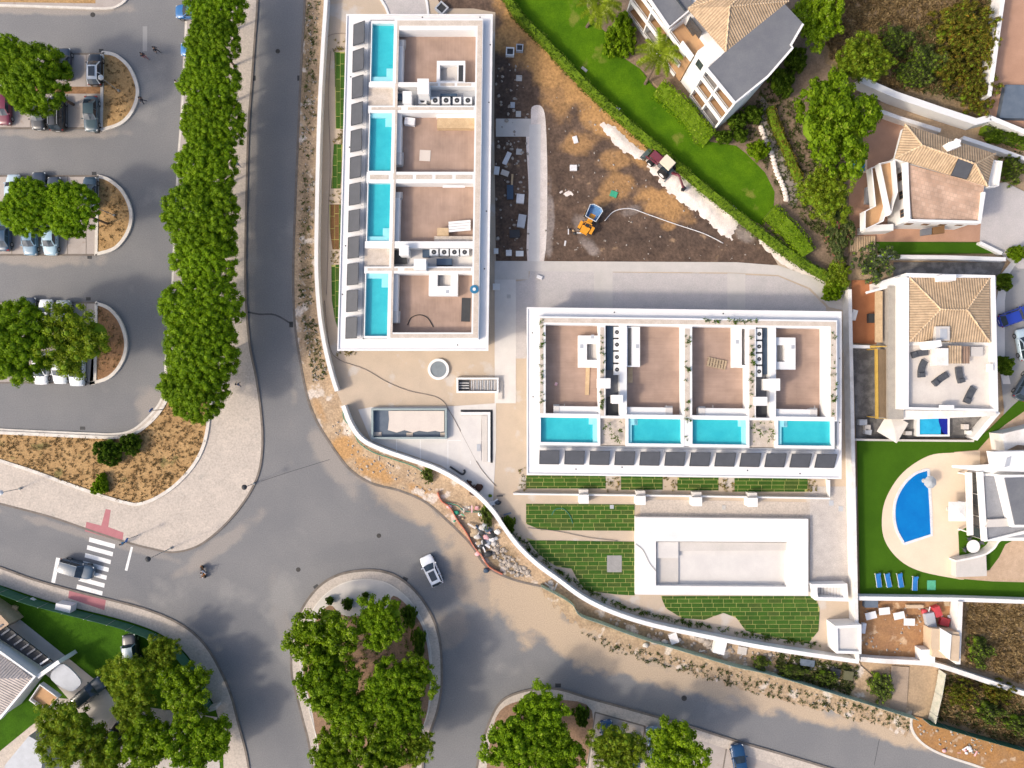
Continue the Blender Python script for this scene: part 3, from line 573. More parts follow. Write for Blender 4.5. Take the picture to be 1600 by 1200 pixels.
def windows(parent, a, b, z0, z1, n, wfrac=.55, out=.02, mat=None):
    """n windows along a wall from world point a to b (2-D), each with frame and pane"""
    a = Vector((a[0], a[1])); b = Vector((b[0], b[1])); d = b - a; L = d.length; d.normalize(); nn = Vector((d.y, -d.x))
    for k in range(n):
        c = a + d * (L * (k + .5) / n); hw = L / n * wfrac / 2
        fm = MB(); q = lambda s, zz, o: (c.x + d.x * s + nn.x * o, c.y + d.y * s + nn.y * o, zz)
        for (s0, za, s1, zb) in [(-hw, z0, -hw, z1), (hw, z0, hw, z1), (-hw, z0, hw, z0), (-hw, z1, hw, z1), (0, z0, 0, z1)]: fm.bar(q(s0, za, out), q(s1, zb, out), .07, .07)
        w_ = part('window', fm, mat or m_acw, parent)
        part('pane', MB().poly3([q(-hw, z0, out * .4 + .004), q(hw, z0, out * .4 + .004), q(hw, z1, out * .4 + .004), q(-hw, z1, out * .4 + .004)]), m_glass, w_)
_tm = {}
def tile_mat(ang, kind='tile', c1=(.50, .37, .24), c2=(.37, .26, .16)):
    k = (round(ang % PI, 2), kind)
    if k not in _tm: _tm[k] = M_wave('roof_' + kind, c1, c2, 1.0, -ang, .85, .05, .32)
    return _tm[k]
def hip(parent, cor, rid, ze, zr, kind='tile', ridge_of=(0, 1), cap=True, c1=(.50, .37, .24), c2=(.37, .26, .16)):
    """cor: 4 pixel corners at the eave, rid: 2 pixel ridge ends; slopes 0-1 | 1-2 (end) | 2-3 | 3-0 (end)"""
    C = [W(*c, ze) for c in cor]; R = [W(*r, zr) for r in rid]
    sl = [[C[0], C[1], R[1], R[0]], [C[1], C[2], R[1]], [C[2], C[3], R[0], R[1]], [C[3], C[0], R[0]]]
    for s in sl:
        e = s[1] - s[0]; ang = math.atan2(e.y, e.x)
        mb = MB(); n = len(s); mb._add(s + [v - Vector((0, 0, .18)) for v in s], [list(range(n)), list(range(n, 2 * n))[::-1]] + [[i, n + i, n + (i + 1) % n, (i + 1) % n] for i in range(n)])
        o = part('roof_slope', mb, tile_mat(ang, kind, c1, c2), parent)
    if cap:
        m_cap = tile_mat(9.9, kind + '_ridge', tuple(v * 1.15 for v in c1), tuple(v * 1.15 for v in c1))
        for a, b in [(R[0], R[1]), (C[0], R[0]), (C[3], R[0]), (C[1], R[1]), (C[2], R[1])]:
            part('ridge_tiles', MB().tube([a + Vector((0, 0, .03)), b + Vector((0, 0, .03))], .11, 6), m_cap, parent)
def tray(parent, poly, z, h, floor, th=.16, closed=True, wm=None):
    pt = part('balcony', pp(poly, z - .25, z), floor, parent)
    part('balcony_wall', MB().strip(WP(poly, z + h), th, z - .25, z + h, closed), wm or m_white, pt); return pt
def stairwell(parent, outer, opening, z0, z1, mat=None, steps=True):
    """white stair head: a ring of walls round an opening with steps going down"""
    part('stair_head', frame_between(outer, opening, z0, z1), mat or m_white, parent)
    sm = MB(); x0, y0 = opening[0]; x1, y1 = opening[2]
    for k in range(5): pp(rectp(x0 + (x1 - x0) * k / 5, y0, x0 + (x1 - x0) * (k + 1) / 5, y1), z0, z0 + .08 + (z1 - z0 - .3) * k / 5, sm)
    part('stairs', sm, m_conc, parent)

# ================================================================== west terrace block (long roof with four pools)
ZD, ZL, ZP, ZC = 4.6, 5.5, 6.3, 6.335
b1 = thing('terrace_block', 'long white apartment block with four turquoise roof pools beside the tree-lined road', 'building', (W(655, 285, 0).x, W(655, 285, 0).y, 0))
def X1(x0, y): return x0 - (y - 22) / 524 * (14 - 7 * (x0 - 541) / 229)
def q1(x0, x1, y0, y1): return [(X1(x0, y0), y0), (X1(x1, y0), y0), (X1(x1, y1), y1), (X1(x0, y1), y1)]
part('wall', MB().prism(WP(q1(549, 760, 30, 540), ZD), .05, ZD), m_white, b1)
part('roof_ledge', frame_between(q1(541, 770, 22, 548), q1(579, 755, 31, 530), ZL - .35, ZL), m_ledge, b1)
part('roof_lip', frame_between(q1(541, 770, 22, 548), q1(543, 768, 24.5, 545.5), ZL, ZL + .12), m_ledge, b1)
part('parapet', frame_between(q1(617, 755, 30, 530), q1(621, 744, 47, 519.5), ZD, ZP), m_white, b1)
part('planter_fill', frame_between(q1(620, 754, 32, 528), q1(624, 746.5, 40, 522), ZP, ZP + .02), m_planter, b1)
part('gutter', pp(q1(576.5, 580, 33, 527), ZL, ZL + .06), m_gutter, b1)
for i, (dy0, dy1, sx) in enumerate([(47.5, 129, None), (178, 269.5, None), (286, 379, None), (428.5, 519, None)]):
    part('terrace_deck', pp(q1(617, 744, dy0 - 1, dy1 + 1), ZD, ZD + .02), m_deckv, b1)
pools1 = [(36.5, 127), (176, 267), (284.5, 376.5), (427, 525)]
for i, (y0, y1) in enumerate(pools1):
    o = q1(580.5, 621, y0 - 4, y1 + 3.5); inn = q1(582, 616, y0, y1)
    part('pool_surround', frame_between(o, inn, ZD, ZC), m_white, b1)
    hi = i in (0, 2)
    pool(b1, inn, ZC - .05, .55, None, q1(582, 616, y1 - 7, y1) if hi else q1(582, 616, y0, y0 + 8))
    sy = (y1 - 20, y1 - 4) if hi else (y0 + 6, y0 + 22)
    st = MB()
    for k in range(3): pp(q1(606 + k * 2.5, 616, sy[0] + k * 3 * (1 if hi else 0), sy[1] - (0 if hi else k * 3)), ZC - .6, ZC - .5 + k * .15, st)
    part('pool_steps', st, m_shelf, b1)
# white step blocks between pool and deck, with stairs
for i, (y0, y1, s0, s1) in enumerate([(62, 128, 62, 72), (177, 257, 238, 257), (300, 378, 300, 309), (428, 504, 486, 504)]):
    part('pool_terrace', pp(q1(621, 631, y0, y1), ZD, ZD + 1.15), m_white, b1)
    st = MB()
    for k in range(4): pp(q1(631 - 13, 632 + k * .9, s0, s1), ZD, ZD + 1.1 - k * .25 + .06, st)
    part('steps', st, m_concw, b1)
# cross walls, service bays and the double wall in the middle
for (y0, y1) in [(128.5, 135.5), (165, 176)]: part('cross_wall', pp(q1(579, 746, y0, y1), ZD, ZP - .02), m_white, b1)
for (y0, y1) in [(377, 387.5), (416.5, 427)]: part('cross_wall', pp(q1(579, 746, y0, y1), ZD, ZP - .02), m_white, b1)
part('service_roof', pp(q1(579, 618, 135.5, 165), ZD, ZL + .3), m_planter, b1); part('service_roof', pp(q1(579, 618, 387.5, 416.5), ZD, ZL + .3), m_planter, b1)
part('service_floor', pp(q1(618, 746, 135.5, 165), ZD, ZD + .5), M('grey_service_floor', (.42, .43, .45), (.36, .37, .39), 1, .8), b1)
part('service_floor', pp(q1(618, 746, 387.5, 416.5), ZD, ZD + .5), m_concw, b1)
part('cross_wall', pp(q1(579, 746, 268.5, 286), ZD, ZP - .015), m_white, b1)
for (xa, xb, ya, yb) in [(584, 613, 273, 280), (624, 650, 273, 280), (655, 680, 273, 280), (685, 711, 273, 280), (716, 742, 273, 280), (690, 712, 130, 134), (716, 738, 130, 134), (660, 686, 130, 134), (640, 742, 419, 423), (584, 630, 419, 423), (640, 742, 167.5, 172), (584, 630, 167.5, 172)]:
    part('planter_fill', pp(q1(xa, xb, ya, yb), ZP - .02, ZP + .006), m_planter, b1)
# stair heads on the decks
stairwell(b1, q1(684, 728, 95, 130), q1(689, 716, 102, 126), ZD, ZD + 1.1)
part('stair_grille', pp(q1(718, 725, 102, 127), ZD + 1.1, ZD + 1.13), m_dark, b1)
stairwell(b1, q1(678, 722, 427, 462), q1(691, 711, 429, 447), ZD, ZD + 1.15)
part('stair_grille', pp(q1(704, 709, 453, 458), ZD + 1.15, ZD + 1.17), m_gutter, b1)
part('stair_cover', pp(q1(686, 744, 183, 200), ZD, ZD + .9), m_wood, b1); part('stair_head', pp(q1(685, 744, 178, 184), ZD, ZD + 1.0), m_white, b1)
part('stair_head', pp(q1(685, 744, 369, 380), ZD, ZD + .8), m_planter, b1)
# facades that face the court
E = WP(q1(549, 760, 30, 540), ZD)
for (z0, z1) in [(.5, 2.2), (2.9, 4.2)]:
    windows(b1, E[2], E[1], z0, z1, 12); windows(b1, E[3], E[2], z0, z1, 5); windows(b1, E[0], E[3], z0, z1, 12)
for k in range(12):
    y = 39 + 41.55 * k; c = [(X1(553.5, y), y), (X1(573, y), y - (6 if k == 0 else 0) * 0), (X1(573, y + 33), y + 33), (X1(553.5, y + 33), y + 33)]
    P0 = W(*c[0], ZL + .08); sh = lambda p, dz: ((p[0] - 800) / (1 - (ZL + .08) / H) * (1 - (ZL + .08 + dz) / H) * 1.0, 0)
    cc = [c[0], c[1], c[2], c[3]]
    # the raised edge leans away from the drone's foot point
    def up(p, dz): s = (1 - (ZL + .08) / H) / (1 - (ZL + .08 + dz) / H); return (800 + (p[0] - 800) * s, 600 + (p[1] - 600) * s)
    cc[1] = up(cc[1], .95); cc[2] = up(cc[2], .95)
    solar(cc, ZL + .08, .95, (1, 2), 'tilted dark solar panel on the long west roof, %s from the top end' % ORD[k], 'solar panels on the west block')

# ================================================================== south terrace block (four pools along its lower edge)
b2 = thing('terrace_block', 'wide white apartment block with four turquoise roof pools beside the walled lawn garden', 'building', (W(1070, 614, 0).x, W(1070, 614, 0).y, 0))
def Y2(y0, x): return y0 + (x - 825) / 489 * 6.5
def q2(x0, x1, y0, y1): return [(x0, Y2(y0, x0)), (x1, Y2(y0, x1)), (x1, Y2(y1, x1)), (x0, Y2(y1, x0))]
part('wall', MB().prism(WP(q2(834, 1306, 488, 735), ZD), .05, ZD), m_white, b2)
part('roof_ledge', frame_between(q2(823, 1315, 480, 742), q2(841, 1308, 494, 695), ZL - .35, ZL), m_ledge, b2)
part('roof_lip', frame_between(q2(823, 1315, 480, 742), q2(825, 1313, 482.5, 739.5), ZL, ZL + .12), m_ledge, b2)
part('parapet', frame_between(q2(841, 1308, 494, 652), q2(852.5, 1290, 506.5, 648), ZD, ZP), m_white, b2)
part('planter_fill', frame_between(q2(843.5, 1306.5, 496.5, 650), q2(849, 1298, 503.5, 650), ZP, ZP + .02), m_planter, b2)
part('gutter', pp(q2(843, 1305, 695, 699), ZL, ZL + .06), m_gutter, b2)
for (x0, x1) in [(852, 935.5), (979.5, 1066.5), (1081.5, 1167.5), (1212.5, 1290.5)]: part('terrace_deck', pp(q2(x0, x1, 506, 646), ZD, ZD + .02), m_deck, b2)
for i, (x0, x1, right) in enumerate([(845, 934, 1), (982, 1065, 0), (1082, 1167, 1), (1216, 1300, 0)]):
    o = q2(x0 - 4, x1 + 4, 645.5, 695); inn = q2(x0, x1, 651, 690.5)
    part('pool_surround', frame_between(o, inn, ZD, ZC), m_white, b2)
    pool(b2, inn, ZC - .05, .55, None, q2(x1 - 7.5, x1, 651, 690.5) if right else q2(x0, x0 + 5, 651, 690.5))
    st = MB(); sx = x1 - 14 if right else x0 + 4
    for k in range(3): pp(q2(sx + (k * 2.3 if right else 0), sx + 10 - (0 if right else k * 2.3), 651, 662), ZC - .6, ZC - .55 + k * .15, st)
    part('pool_steps', st, m_shelf, b2)
    a, b = [(865, 935), (980, 1050), (1093, 1167), (1213, 1276)][i]
    part('pool_terrace', pp(q2(a, b, 634, 646), ZD, ZD + 1.15), m_white, b2)
    st = MB(); e = [(865, 874), (1040, 1051), (1092, 1102), (1266, 1277)][i]
    for k in range(4): pp(q2(e[0], e[1], 634 - k * .9, 647), ZD, ZD + 1.2 - k * .25, st)
    part('steps', st, m_concw, b2)
for i, x in enumerate([(882, 631), (1041, 633), (1114, 633), (1273, 634)]):
    part('pool_ladder_rail', MB().tube([W(x[0], x[1], ZD + 1.1), W(x[0], x[1], ZD + 2.0), W(x[0], x[1] + 5, ZD + 2.0), W(x[0], x[1] + 5, ZC)], .03, 5), m_alu, b2)
for (x0, x1) in [(935.5, 946), (968, 979.5), (1167.5, 1181), (1203, 1212.5)]: part('cross_wall', pp(q2(x0, x1, 506, 652), ZD, ZP - .02), m_white, b2)
part('cross_wall', pp(q2(1066.5, 1081.5, 506, 694), ZD, ZP - .015), m_white, b2)
part('service_floor', pp(q2(946, 968, 506, 652), ZD, ZD + .5), m_greyroof, b2); part('service_floor', pp(q2(1181, 1203, 506, 652), ZD, ZD + .5), m_greyroof, b2)
part('service_roof', pp(q2(938, 978, 652, 694), ZD, ZL + .3), m_planter, b2); part('service_roof', pp(q2(1171, 1212, 652, 694), ZD, ZL + .3), m_planter, b2)
for (xa, xb) in [(938, 944), (1070, 1078), (1171, 1179)]: part('planter_fill', pp(q2(xa, xb, 510, 648), ZP - .03, ZP + .004), m_planter, b2)
stairwell(b2, q2(904, 935.5, 523, 573), q2(917, 933, 536, 561), ZD, ZD + 1.15)
stairwell(b2, q2(979.5, 1000, 508, 571), q2(981, 987, 510, 569), ZD, ZD + 1.15)
stairwell(b2, q2(1146, 1167.5, 506.5, 570), q2(1159, 1166, 509, 566), ZD, ZD + 1.15)
stairwell(b2, q2(1212.5, 1243, 522, 572), q2(1214, 1226, 534, 560), ZD, ZD + 1.15)
for (x, y) in [(909, 541), (926, 526), (996, 541), (1152, 534), (1239, 542)]: part('stair_grille', pp(rectp(x - 2.5, y - 3, x + 2.5, y + 3), ZD + 1.15, ZD + 1.17), m_gutter, b2)
E = WP(q2(834, 1306, 488, 735), ZD)
for (z0, z1) in [(.5, 2.2), (2.9, 4.2)]:
    windows(b2, E[0], E[3], z0, z1, 6); windows(b2, E[1], E[0], z0, z1, 11); windows(b2, E[3], E[2], z0, z1, 11)
for k in range(12):
    x = 843 + 39.05 * k; y = Y2(702, x) + .3
    c = [(x, y), (x + 30.3, y + .4), (x + 30, y + 22.5), (x - .2, y + 22)]
    def up(p, dz): s = (1 - (ZL + .08) / H) / (1 - (ZL + .08 + dz) / H); return (800 + (p[0] - 800) * s, 600 + (p[1] - 600) * s)
    c[0] = up(c[0], .8); c[1] = up(c[1], .8)
    solar(c, ZL + .08, .8, (0, 1), 'tilted dark solar panel on the south roof edge, %s from the road end' % ORD[k], 'solar panels on the south block')

# ------------------------------------------------------------------ roof plant: white vent boxes and air conditioners
def vent_box(px, py, wpx, hpx, z0, z1, label):
    P = WP(rectp(px - wpx / 2, py - hpx / 2, px + wpx / 2, py + hpx / 2), z1)
    c = sum(P, Vector()) / 4; t = thing('chimney_stack', label, 'chimney', (c.x, c.y, z0), 'white chimney stacks on the new blocks')
    part('shaft', MB().prism(P, z0, z1 - .15), m_white, t)
    part('cap', MB().prism([c + (p - c) * 1.06 for p in P], z1 - .12, z1), m_white, t); return t
zs = ZD + .5
vent_box(661, 135, 17, 23, zs, 8.0, 'tall white chimney stack above the upper service bay of the west block')
vent_box(636, 152, 13, 18, zs, 7.2, 'low white chimney stack beside the dark hatch in the upper service bay')
vent_box(631, 391, 14, 15, zs, 7.2, 'white chimney stack next to the open shaft of the lower west service bay')
vent_box(656, 413, 18, 16, zs, 7.8, 'white chimney stack between lower service bay and fourth pool deck')
vent_box(945, 599, 17, 15, zs, 7.8, 'white chimney stack beside first deck of the south block')
vent_box(965, 624, 16, 13, zs, 7.4, 'white chimney stack above first and second south pools')
vent_box(1210, 601, 17, 18, zs, 7.8, 'white chimney stack beside fourth deck of the south block')
vent_box(1190, 627, 17, 13, zs, 7.4, 'white chimney stack above the third south pool')
for k in range(4): ac_unit(680 + 17 * k, 157, zs, 1.0, .85, .9, 'white air conditioner in the upper west service bay, %s from the pool side' % ORD[k])
for k in range(4): ac_unit(678 + 16 * k, 394, zs, 1.05, .8, .9, 'white air conditioner in the lower west service bay, %s from the pool side' % ORD[k])
for k in range(4): ac_unit(964, 519 + 19.5 * k, zs, .7, 1.3, .9, 'white air conditioner in the first south service bay, %s from the court side' % ORD[k])
for k in range(4): ac_unit(1186, 522 + 19.5 * k, zs, .7, 1.3, .9, 'white air conditioner in the second south service bay, %s from the court side' % ORD[k])
ac_unit(659, 145, zs, .9, .7, .8, 'white air conditioner right below the tall chimney stack', fan=True)
ac_unit(660, 157, zs, 1.0, .8, .8, 'white air conditioner at the corner of the upper west service bay')
def duct(poly, z0, z1, label, mat=None): return solo('ventilation_hatch', pp(poly, z0, z1), mat or m_duct, label, 'hatch')
for poly, z1, lab in [(rectp(618, 146, 628, 156), zs + .5, 'dark roof hatch beside low chimney stack of the west block'), (rectp(688, 146, 714, 150), zs + .7, 'long dark blue duct in the upper west service bay'),
   (rectp(682, 404, 706, 414), zs + .7, 'dark blue duct box in the lower west service bay'), (rectp(948, 508, 958, 578), zs + .3, 'long dark duct in the first south service bay'), (rectp(1192, 512, 1200, 585), zs + .3, 'long dark duct in the second south service bay'),
   (rectp(949, 620, 966, 648), zs + .25, 'black open hatch above the planted roof strip between first and second pools'), (rectp(1182, 634, 1198, 650), zs + .25, 'black open hatch above the planted roof strip beside fourth pool'), (rectp(612, 391, 635, 412), zs + .35, 'dark open shaft at the start of the lower west service bay'), (rectp(660, 390, 672, 402), zs + .5, 'small dark hatch between chimney and air conditioners in lower bay')]:
    duct(poly, zs, z1, lab, m_dark if 'black' in lab or 'open' in lab else m_duct)
# ================================================================== neighbours' houses
m_terrafl = M('balcony_tiles', (.50, .30, .15), (.43, .25, .13), .8, .8, grain=.08)
m_pinkroof = M_brick('pink_terrace_tiles', (.55, .38, .28), (.47, .31, .22), (.42, .30, .22), .5, .5, .26, .03, .85, .004, noise=.3)
m_brownwin = M('brown_joinery', (.20, .11, .05), None, 2, .6)
def box_px(x0, y0, x1, y1): return rectp(x0, y0, x1, y1)
# ---- apartment building, turned, top right
A = thing('apartment_building', 'angled white apartment building with tiled hip roof, grey flat roofs and terracotta balconies', 'building', (W(1090, 80).x, W(1090, 80).y, 0))
P2_, P1_, Q2_, Q1_ = (W(1149, 160, 9), W(1105, 107, 9), W(1046, 40, 7.8), W(996, -32, 7.8))
ae = Vector((Q1_.x - P2_.x, Q1_.y - P2_.y)).normalized(); an = Vector((ae.y, -ae.x))
an = an if an.x > 0 else -an
def ax(s, d): return Vector((P2_.x + ae.x * s + an.x * d, P2_.y + ae.y * s + an.y * d))
LA = (Vector((Q1_.x, Q1_.y)) - Vector((P2_.x, P2_.y))).length
part('wall', MB().prism([ax(0, 2.1), ax(6.4, 2.1), ax(6.4, 9)] + [W(q[0], q[1], 9).xy for q in [(1200, 22), (1226, 6), (1255, 37), (1236, 70), (1239, 74), (1200, 119)]], 0, 8.8), m_white, A)
part('wall', MB().prism([ax(6.4, 2.3), ax(LA, 2.3), ax(LA, 12), ax(6.4, 12)], 0, 7.4), m_white, A)
m_balgrey = M('balcony_grey_floor', (.36, .33, .31), None, 1, .8)
bays = [(0, 2.9, 9), (2.9, 5.3, 9), (8.6, 12.0, 7.4), (12.0, 15.4, 7.4), (15.4, LA, 7.4)]
for k, (s0, s1, top) in enumerate(bays):
    for fl, z in enumerate((.15, 3.0, 5.9)):
        bal = part('balcony', MB().prism([ax(s0 + .1, .05), ax(s1 - .1, .05), ax(s1 - .1, 2.2), ax(s0 + .1, 2.2)], z - .25, z, bottom=True), m_terrafl if (k + fl) % 3 else m_balgrey, A)
        part('balcony_wall', MB().strip([ax(s0, .0), ax(s1, .0)], .12, z - .3, z + .45), m_white, bal); part('rail', MB().strip([ax(s0, .0), ax(s1, .0)], .05, z + .85, z + .9), m_white, bal)
        if fl: part('glass_door', MB().strip([ax(s0 + .5, 2.06 if k < 2 else 2.26), ax(s1 - .5, 2.06 if k < 2 else 2.26)], .06, z + .05, z + 2.2), m_glass, bal)
    part('balcony_fin', MB().strip([ax(s1, -.1), ax(s1, 2.3)], .2, 0, top - .5), m_white, A)
part('balcony_fin', MB().strip([ax(0, -.1), ax(0, 2.3)], .25, 0, 8.7), m_white, A)
part('stair_tower', MB().prism([ax(5.4, .3), ax(7.6, .3), ax(7.6, 4), ax(5.4, 4)], 0, 8.6), m_white, A)
part('window', MB().strip([ax(6.0, .27), ax(7.0, .27)], .06, 6.2, 7.6), m_glass, A)
bal = part('roof_terrace', MB().prism([ax(7.7, .2), ax(9.8, .2), ax(9.8, 4.2), ax(7.7, 4.2)], 0, 6.6), m_terrafl, A); part('balcony_wall', MB().strip([ax(7.65, .1), ax(9.9, .1)], .2, 6.0, 7.4), m_white, bal)
part('grey_roof', pp([(1105, 107), (1149, 160), (1200, 119), (1239, 74), (1236, 70), (1255, 37), (1226, 6), (1200, 22), (1134, 80)], 8.75, 9.0), m_greyroof, A)
part('roof_edge', MB().strip(WP([(1105, 107), (1149, 160), (1200, 119), (1239, 74), (1236, 70), (1255, 37)], 9.12), .25, 8.6, 9.12), m_white, A)
part('grey_roof', pp([(1005, -20), (1046, 40), (1082, 10), (1075, -30)], 7.4, 7.8), m_greyroof, A)
part('roof_edge', MB().strip(WP([(1003, -20), (1046, 42), (1083, 11)], 7.9), .22, 7.4, 7.9), m_white, A)
hip(A, [(1134, 81), (1075, 13), (1150, -60), (1232, 2)], [(1140, 10), (1170, -20)], 9.0, 10.6)
# ---- house with pink terrace roof
Bh = thing('house', 'white villa with tan hip roof, pink tiled terrace and roof solar panels', 'house', (W(1460, 285).x, W(1460, 285).y, 0))
part('wall', pp([(1401, 244), (1556, 250), (1538, 292), (1531, 345), (1422, 343), (1417, 256)], 0, 5.2), m_white, Bh)
EB = WP([(1401, 244), (1417, 256), (1422, 343), (1531, 345)], 5.2); windows(Bh, EB[1], EB[2], 3.2, 4.6, 3, .4, mat=m_brownwin); windows(Bh, EB[2], EB[3], 2.6, 4.2, 4, .35, mat=m_brownwin)
part('pink_terrace', pp([(1419, 257), (1538, 289), (1531, 344), (1427, 342)], 5.2, 5.5), m_pinkroof, Bh)
part('terrace_wall', MB().strip(WP([(1417, 253), (1421, 344), (1532, 347), (1538, 300)], 5.9), .35, 5.0, 5.9), m_white, Bh)
part('upper_wall', pp([(1414, 199), (1552, 243), (1540, 289), (1402, 246)], 4.9, 5.9), m_white, Bh)
hip(Bh, [(1555, 240), (1543, 291), (1399, 247), (1414, 194)][::-1], [(1441, 227), (1524, 255)], 6.0, 7.4) if False else hip(Bh, [(1414, 194), (1555, 240), (1543, 291), (1399, 247)], [(1441, 227), (1524, 256)], 6.0, 7.4)
ch = part('chimney', pp([(1483, 222), (1497, 218), (1502, 228), (1488, 233)], 6.5, 8.2), m_white, Bh); part('chimney_cap', pp([(1494, 216), (1502, 219), (1500, 225), (1492, 222)], 8.2, 8.5), m_white, ch)
solar([(1510, 280), (1485.5, 274), (1497.5, 247), (1522.5, 252.5)], 6.45, 0.95, (2, 3), 'grey solar panel pair on the tan roof of the villa with pink terrace', None)
tray(Bh, [(1362, 262), (1385, 255), (1393, 300), (1380, 345), (1352, 358), (1352, 330), (1368, 322)], 2.9, 1.0, m_terrafl)
tray(Bh, [(1375, 255), (1398, 250), (1402, 300), (1392, 335)], 4.2, .9, m_terrafl)
part('side_wall', pp([(1352, 352), (1396, 350), (1396, 360), (1352, 362)], 0, 2.2), m_white, Bh)
for (x0, y0, x1, y1, m_) in [(1458, 352, 1476, 364, m_brownwin), (1440, 355, 1456, 366, m_greyroof)]: part('porch_roof', pp([(x0, y0 + 3), (x1, y0), (x1, y1), (x0, y1 + 2)], 2.3, 2.7), m_, Bh)
tray(Bh, [(1545, 250), (1566, 252), (1560, 290), (1546, 292)], 4.9, .6, m_white)
pool_t = thing('garden_pool', 'small blue pool half hidden under the bright green tree', 'pool', (W(1340, 260).x, W(1340, 260).y, .1))
part('coping', frame_between(rectp(1326, 240, 1355, 270), rectp(1329, 243, 1352, 267), .1, .2), m_cream, pool_t); part('pool_water', pp(rectp(1329, 243, 1352, 267), .05, .13), m_poolb, pool_t)
# ---- house with roof terrace
Ch = thing('house', 'white house with square tan hip roof and roof terrace with dark curved loungers', 'house', (W(1485, 540).x, W(1485, 540).y, 0))
part('wall', pp([(1413, 430), (1556, 432), (1560, 642), (1413, 640)], 0, 5.0), m_white, Ch)
part('terrace_floor', pp([(1420, 540), (1553, 541), (1554, 638), (1420, 636)], 4.9, 5.06), M('terrace_screed', (.62, .57, .51), (.55, .50, .45), .6, .8, grain=.05), Ch)
part('parapet', MB().strip(WP([(1417, 432), (1417, 638), (1557, 641), (1552, 432), (1417, 430)], 5.9), .55, 4.5, 5.9), m_white, Ch)
hip(Ch, [(1421, 433), (1546, 435), (1547, 535), (1421, 534)], [(1470, 483), (1511, 484)], 5.8, 6.6)
part('roof_hatch', pp(rectp(1462, 510, 1484, 532), 5.9, 6.5), m_conc, Ch); part('skylight', pp(rectp(1469, 514, 1480, 530), 6.5, 6.55), m_gutter, Ch)
ch = part('chimney', pp(rectp(1473, 429, 1494, 438), 5.0, 7.4), m_white, Ch); ch = part('chimney', pp([(1452, 533), (1470, 531), (1472, 541), (1454, 546)], 5.0, 7.2), m_white, Ch)
part('stair_head', pp(rectp(1464, 544, 1482, 571), 5.0, 6.4), m_whited, Ch); part('tiled_canopy', pp(rectp(1483, 540, 1503, 568), 5.9, 6.2), tile_mat(0), Ch); part('tiled_canopy', pp(rectp(1503, 541, 1515, 568), 5.8, 6.0), tile_mat(0, 'dark_tile', (.33, .22, .16), (.24, .16, .11)), Ch)
part('terrace_box', pp(rectp(1517, 542, 1536, 557), 5.0, 5.6), m_conc, Ch); part('roof_box', pp(rectp(1471, 633, 1491, 641), 5.8, 6.3), m_white, Ch); part('roof_box', pp(rectp(1545, 569, 1552, 581), 5.8, 6.3), m_white, Ch)
part('flat_roof', pp([(1388, 447), (1412, 447), (1412, 655), (1388, 655)], 0, 3.0), M('grey_concrete_roof', (.36, .33, .29), (.30, .28, .25), 1, .9, grain=.1), Ch)
part('flat_roof', pp([(1412, 641), (1556, 643), (1558, 650), (1412, 656)], 0, 2.6), m_whited, Ch)
part('wall', pp([(1375, 440), (1412, 428), (1412, 446), (1376, 452)], 0, 2.8), m_white, Ch)
bm_ = part('pergola_beam', MB().strip(WP([(1355, 457), (1388, 448)], 2.7), .3, 2.3, 2.7), m_white, Ch)
part('pergola_roof', pp([(1368, 455), (1379, 455), (1379, 535), (1368, 535)], 2.4, 2.6), m_wood, Ch)
yf = M('yellow_timber', (.52, .34, .07), (.45, .28, .06), 1, .7)
part('pergola_frame', MB().strip(WP([(1361, 542), (1388, 541), (1388, 654), (1371, 654), (1370, 545)], 2.6), .3, 2.3, 2.6), yf, Ch)
for k in range(9): part('pergola_slat', pp(rectp(1372 + k * 1.75, 546, 1373 + k * 1.75, 652), 2.35, 2.5), M('brown_slat', (.25, .18, .11), None, 1, .8) if k == 0 else bpy.data.materials['brown_slat'], Ch)
for x in (1369, 1387):
    for y in (545, 652): part('post', MB().tube([W(x, y, 2.4), (W(x, y, 2.4).x, W(x, y, 2.4).y, .1)], .08, 6), yf, Ch)
m_rattan = M('charcoal_rattan', (.055, .06, .07), (.08, .085, .095), 3, .7, grain=.15)
def lounge(px, py, ang, L, bend, label):
    p = W(px, py, 5.4); n = 9; pts = []
    for k in range(n):
        t = k / (n - 1) - .5; a = ang + bend * t
        pts.append((p.x + L * t * math.cos(ang) + bend * L * .35 * (t * t) * math.sin(ang), p.y + L * t * math.sin(ang) - bend * L * .35 * (t * t) * math.cos(ang)))
    t_ = thing('rattan_lounger', label, 'lounger', (p.x, p.y, 5.06), 'loungers on the roof terrace')
    part('seat', MB().strip(pts, .75, 5.1, 5.42), m_rattan, t_)
    part('headrest', MB().strip(pts[:3], .7, 5.42, 5.62), m_rattan, t_); return t_
lounge(1438, 552, .2, 2.0, .4, 'charcoal lounger near the chimney corner of the roof terrace')
lounge(1441, 576, 1.35, 2.1, 1.0, 'strongly curved charcoal lounger by the terrace parapet')
lounge(1470, 592, .62, 2.1, .3, 'charcoal lounger in the middle of the roof terrace')
lounge(1500, 586, 1.75, 1.9, .5, 'short upright charcoal lounger on the roof terrace beside another')
lounge(1516, 617, 1.1, 2.1, .3, 'charcoal lounger nearest the roof terrace lower corner')
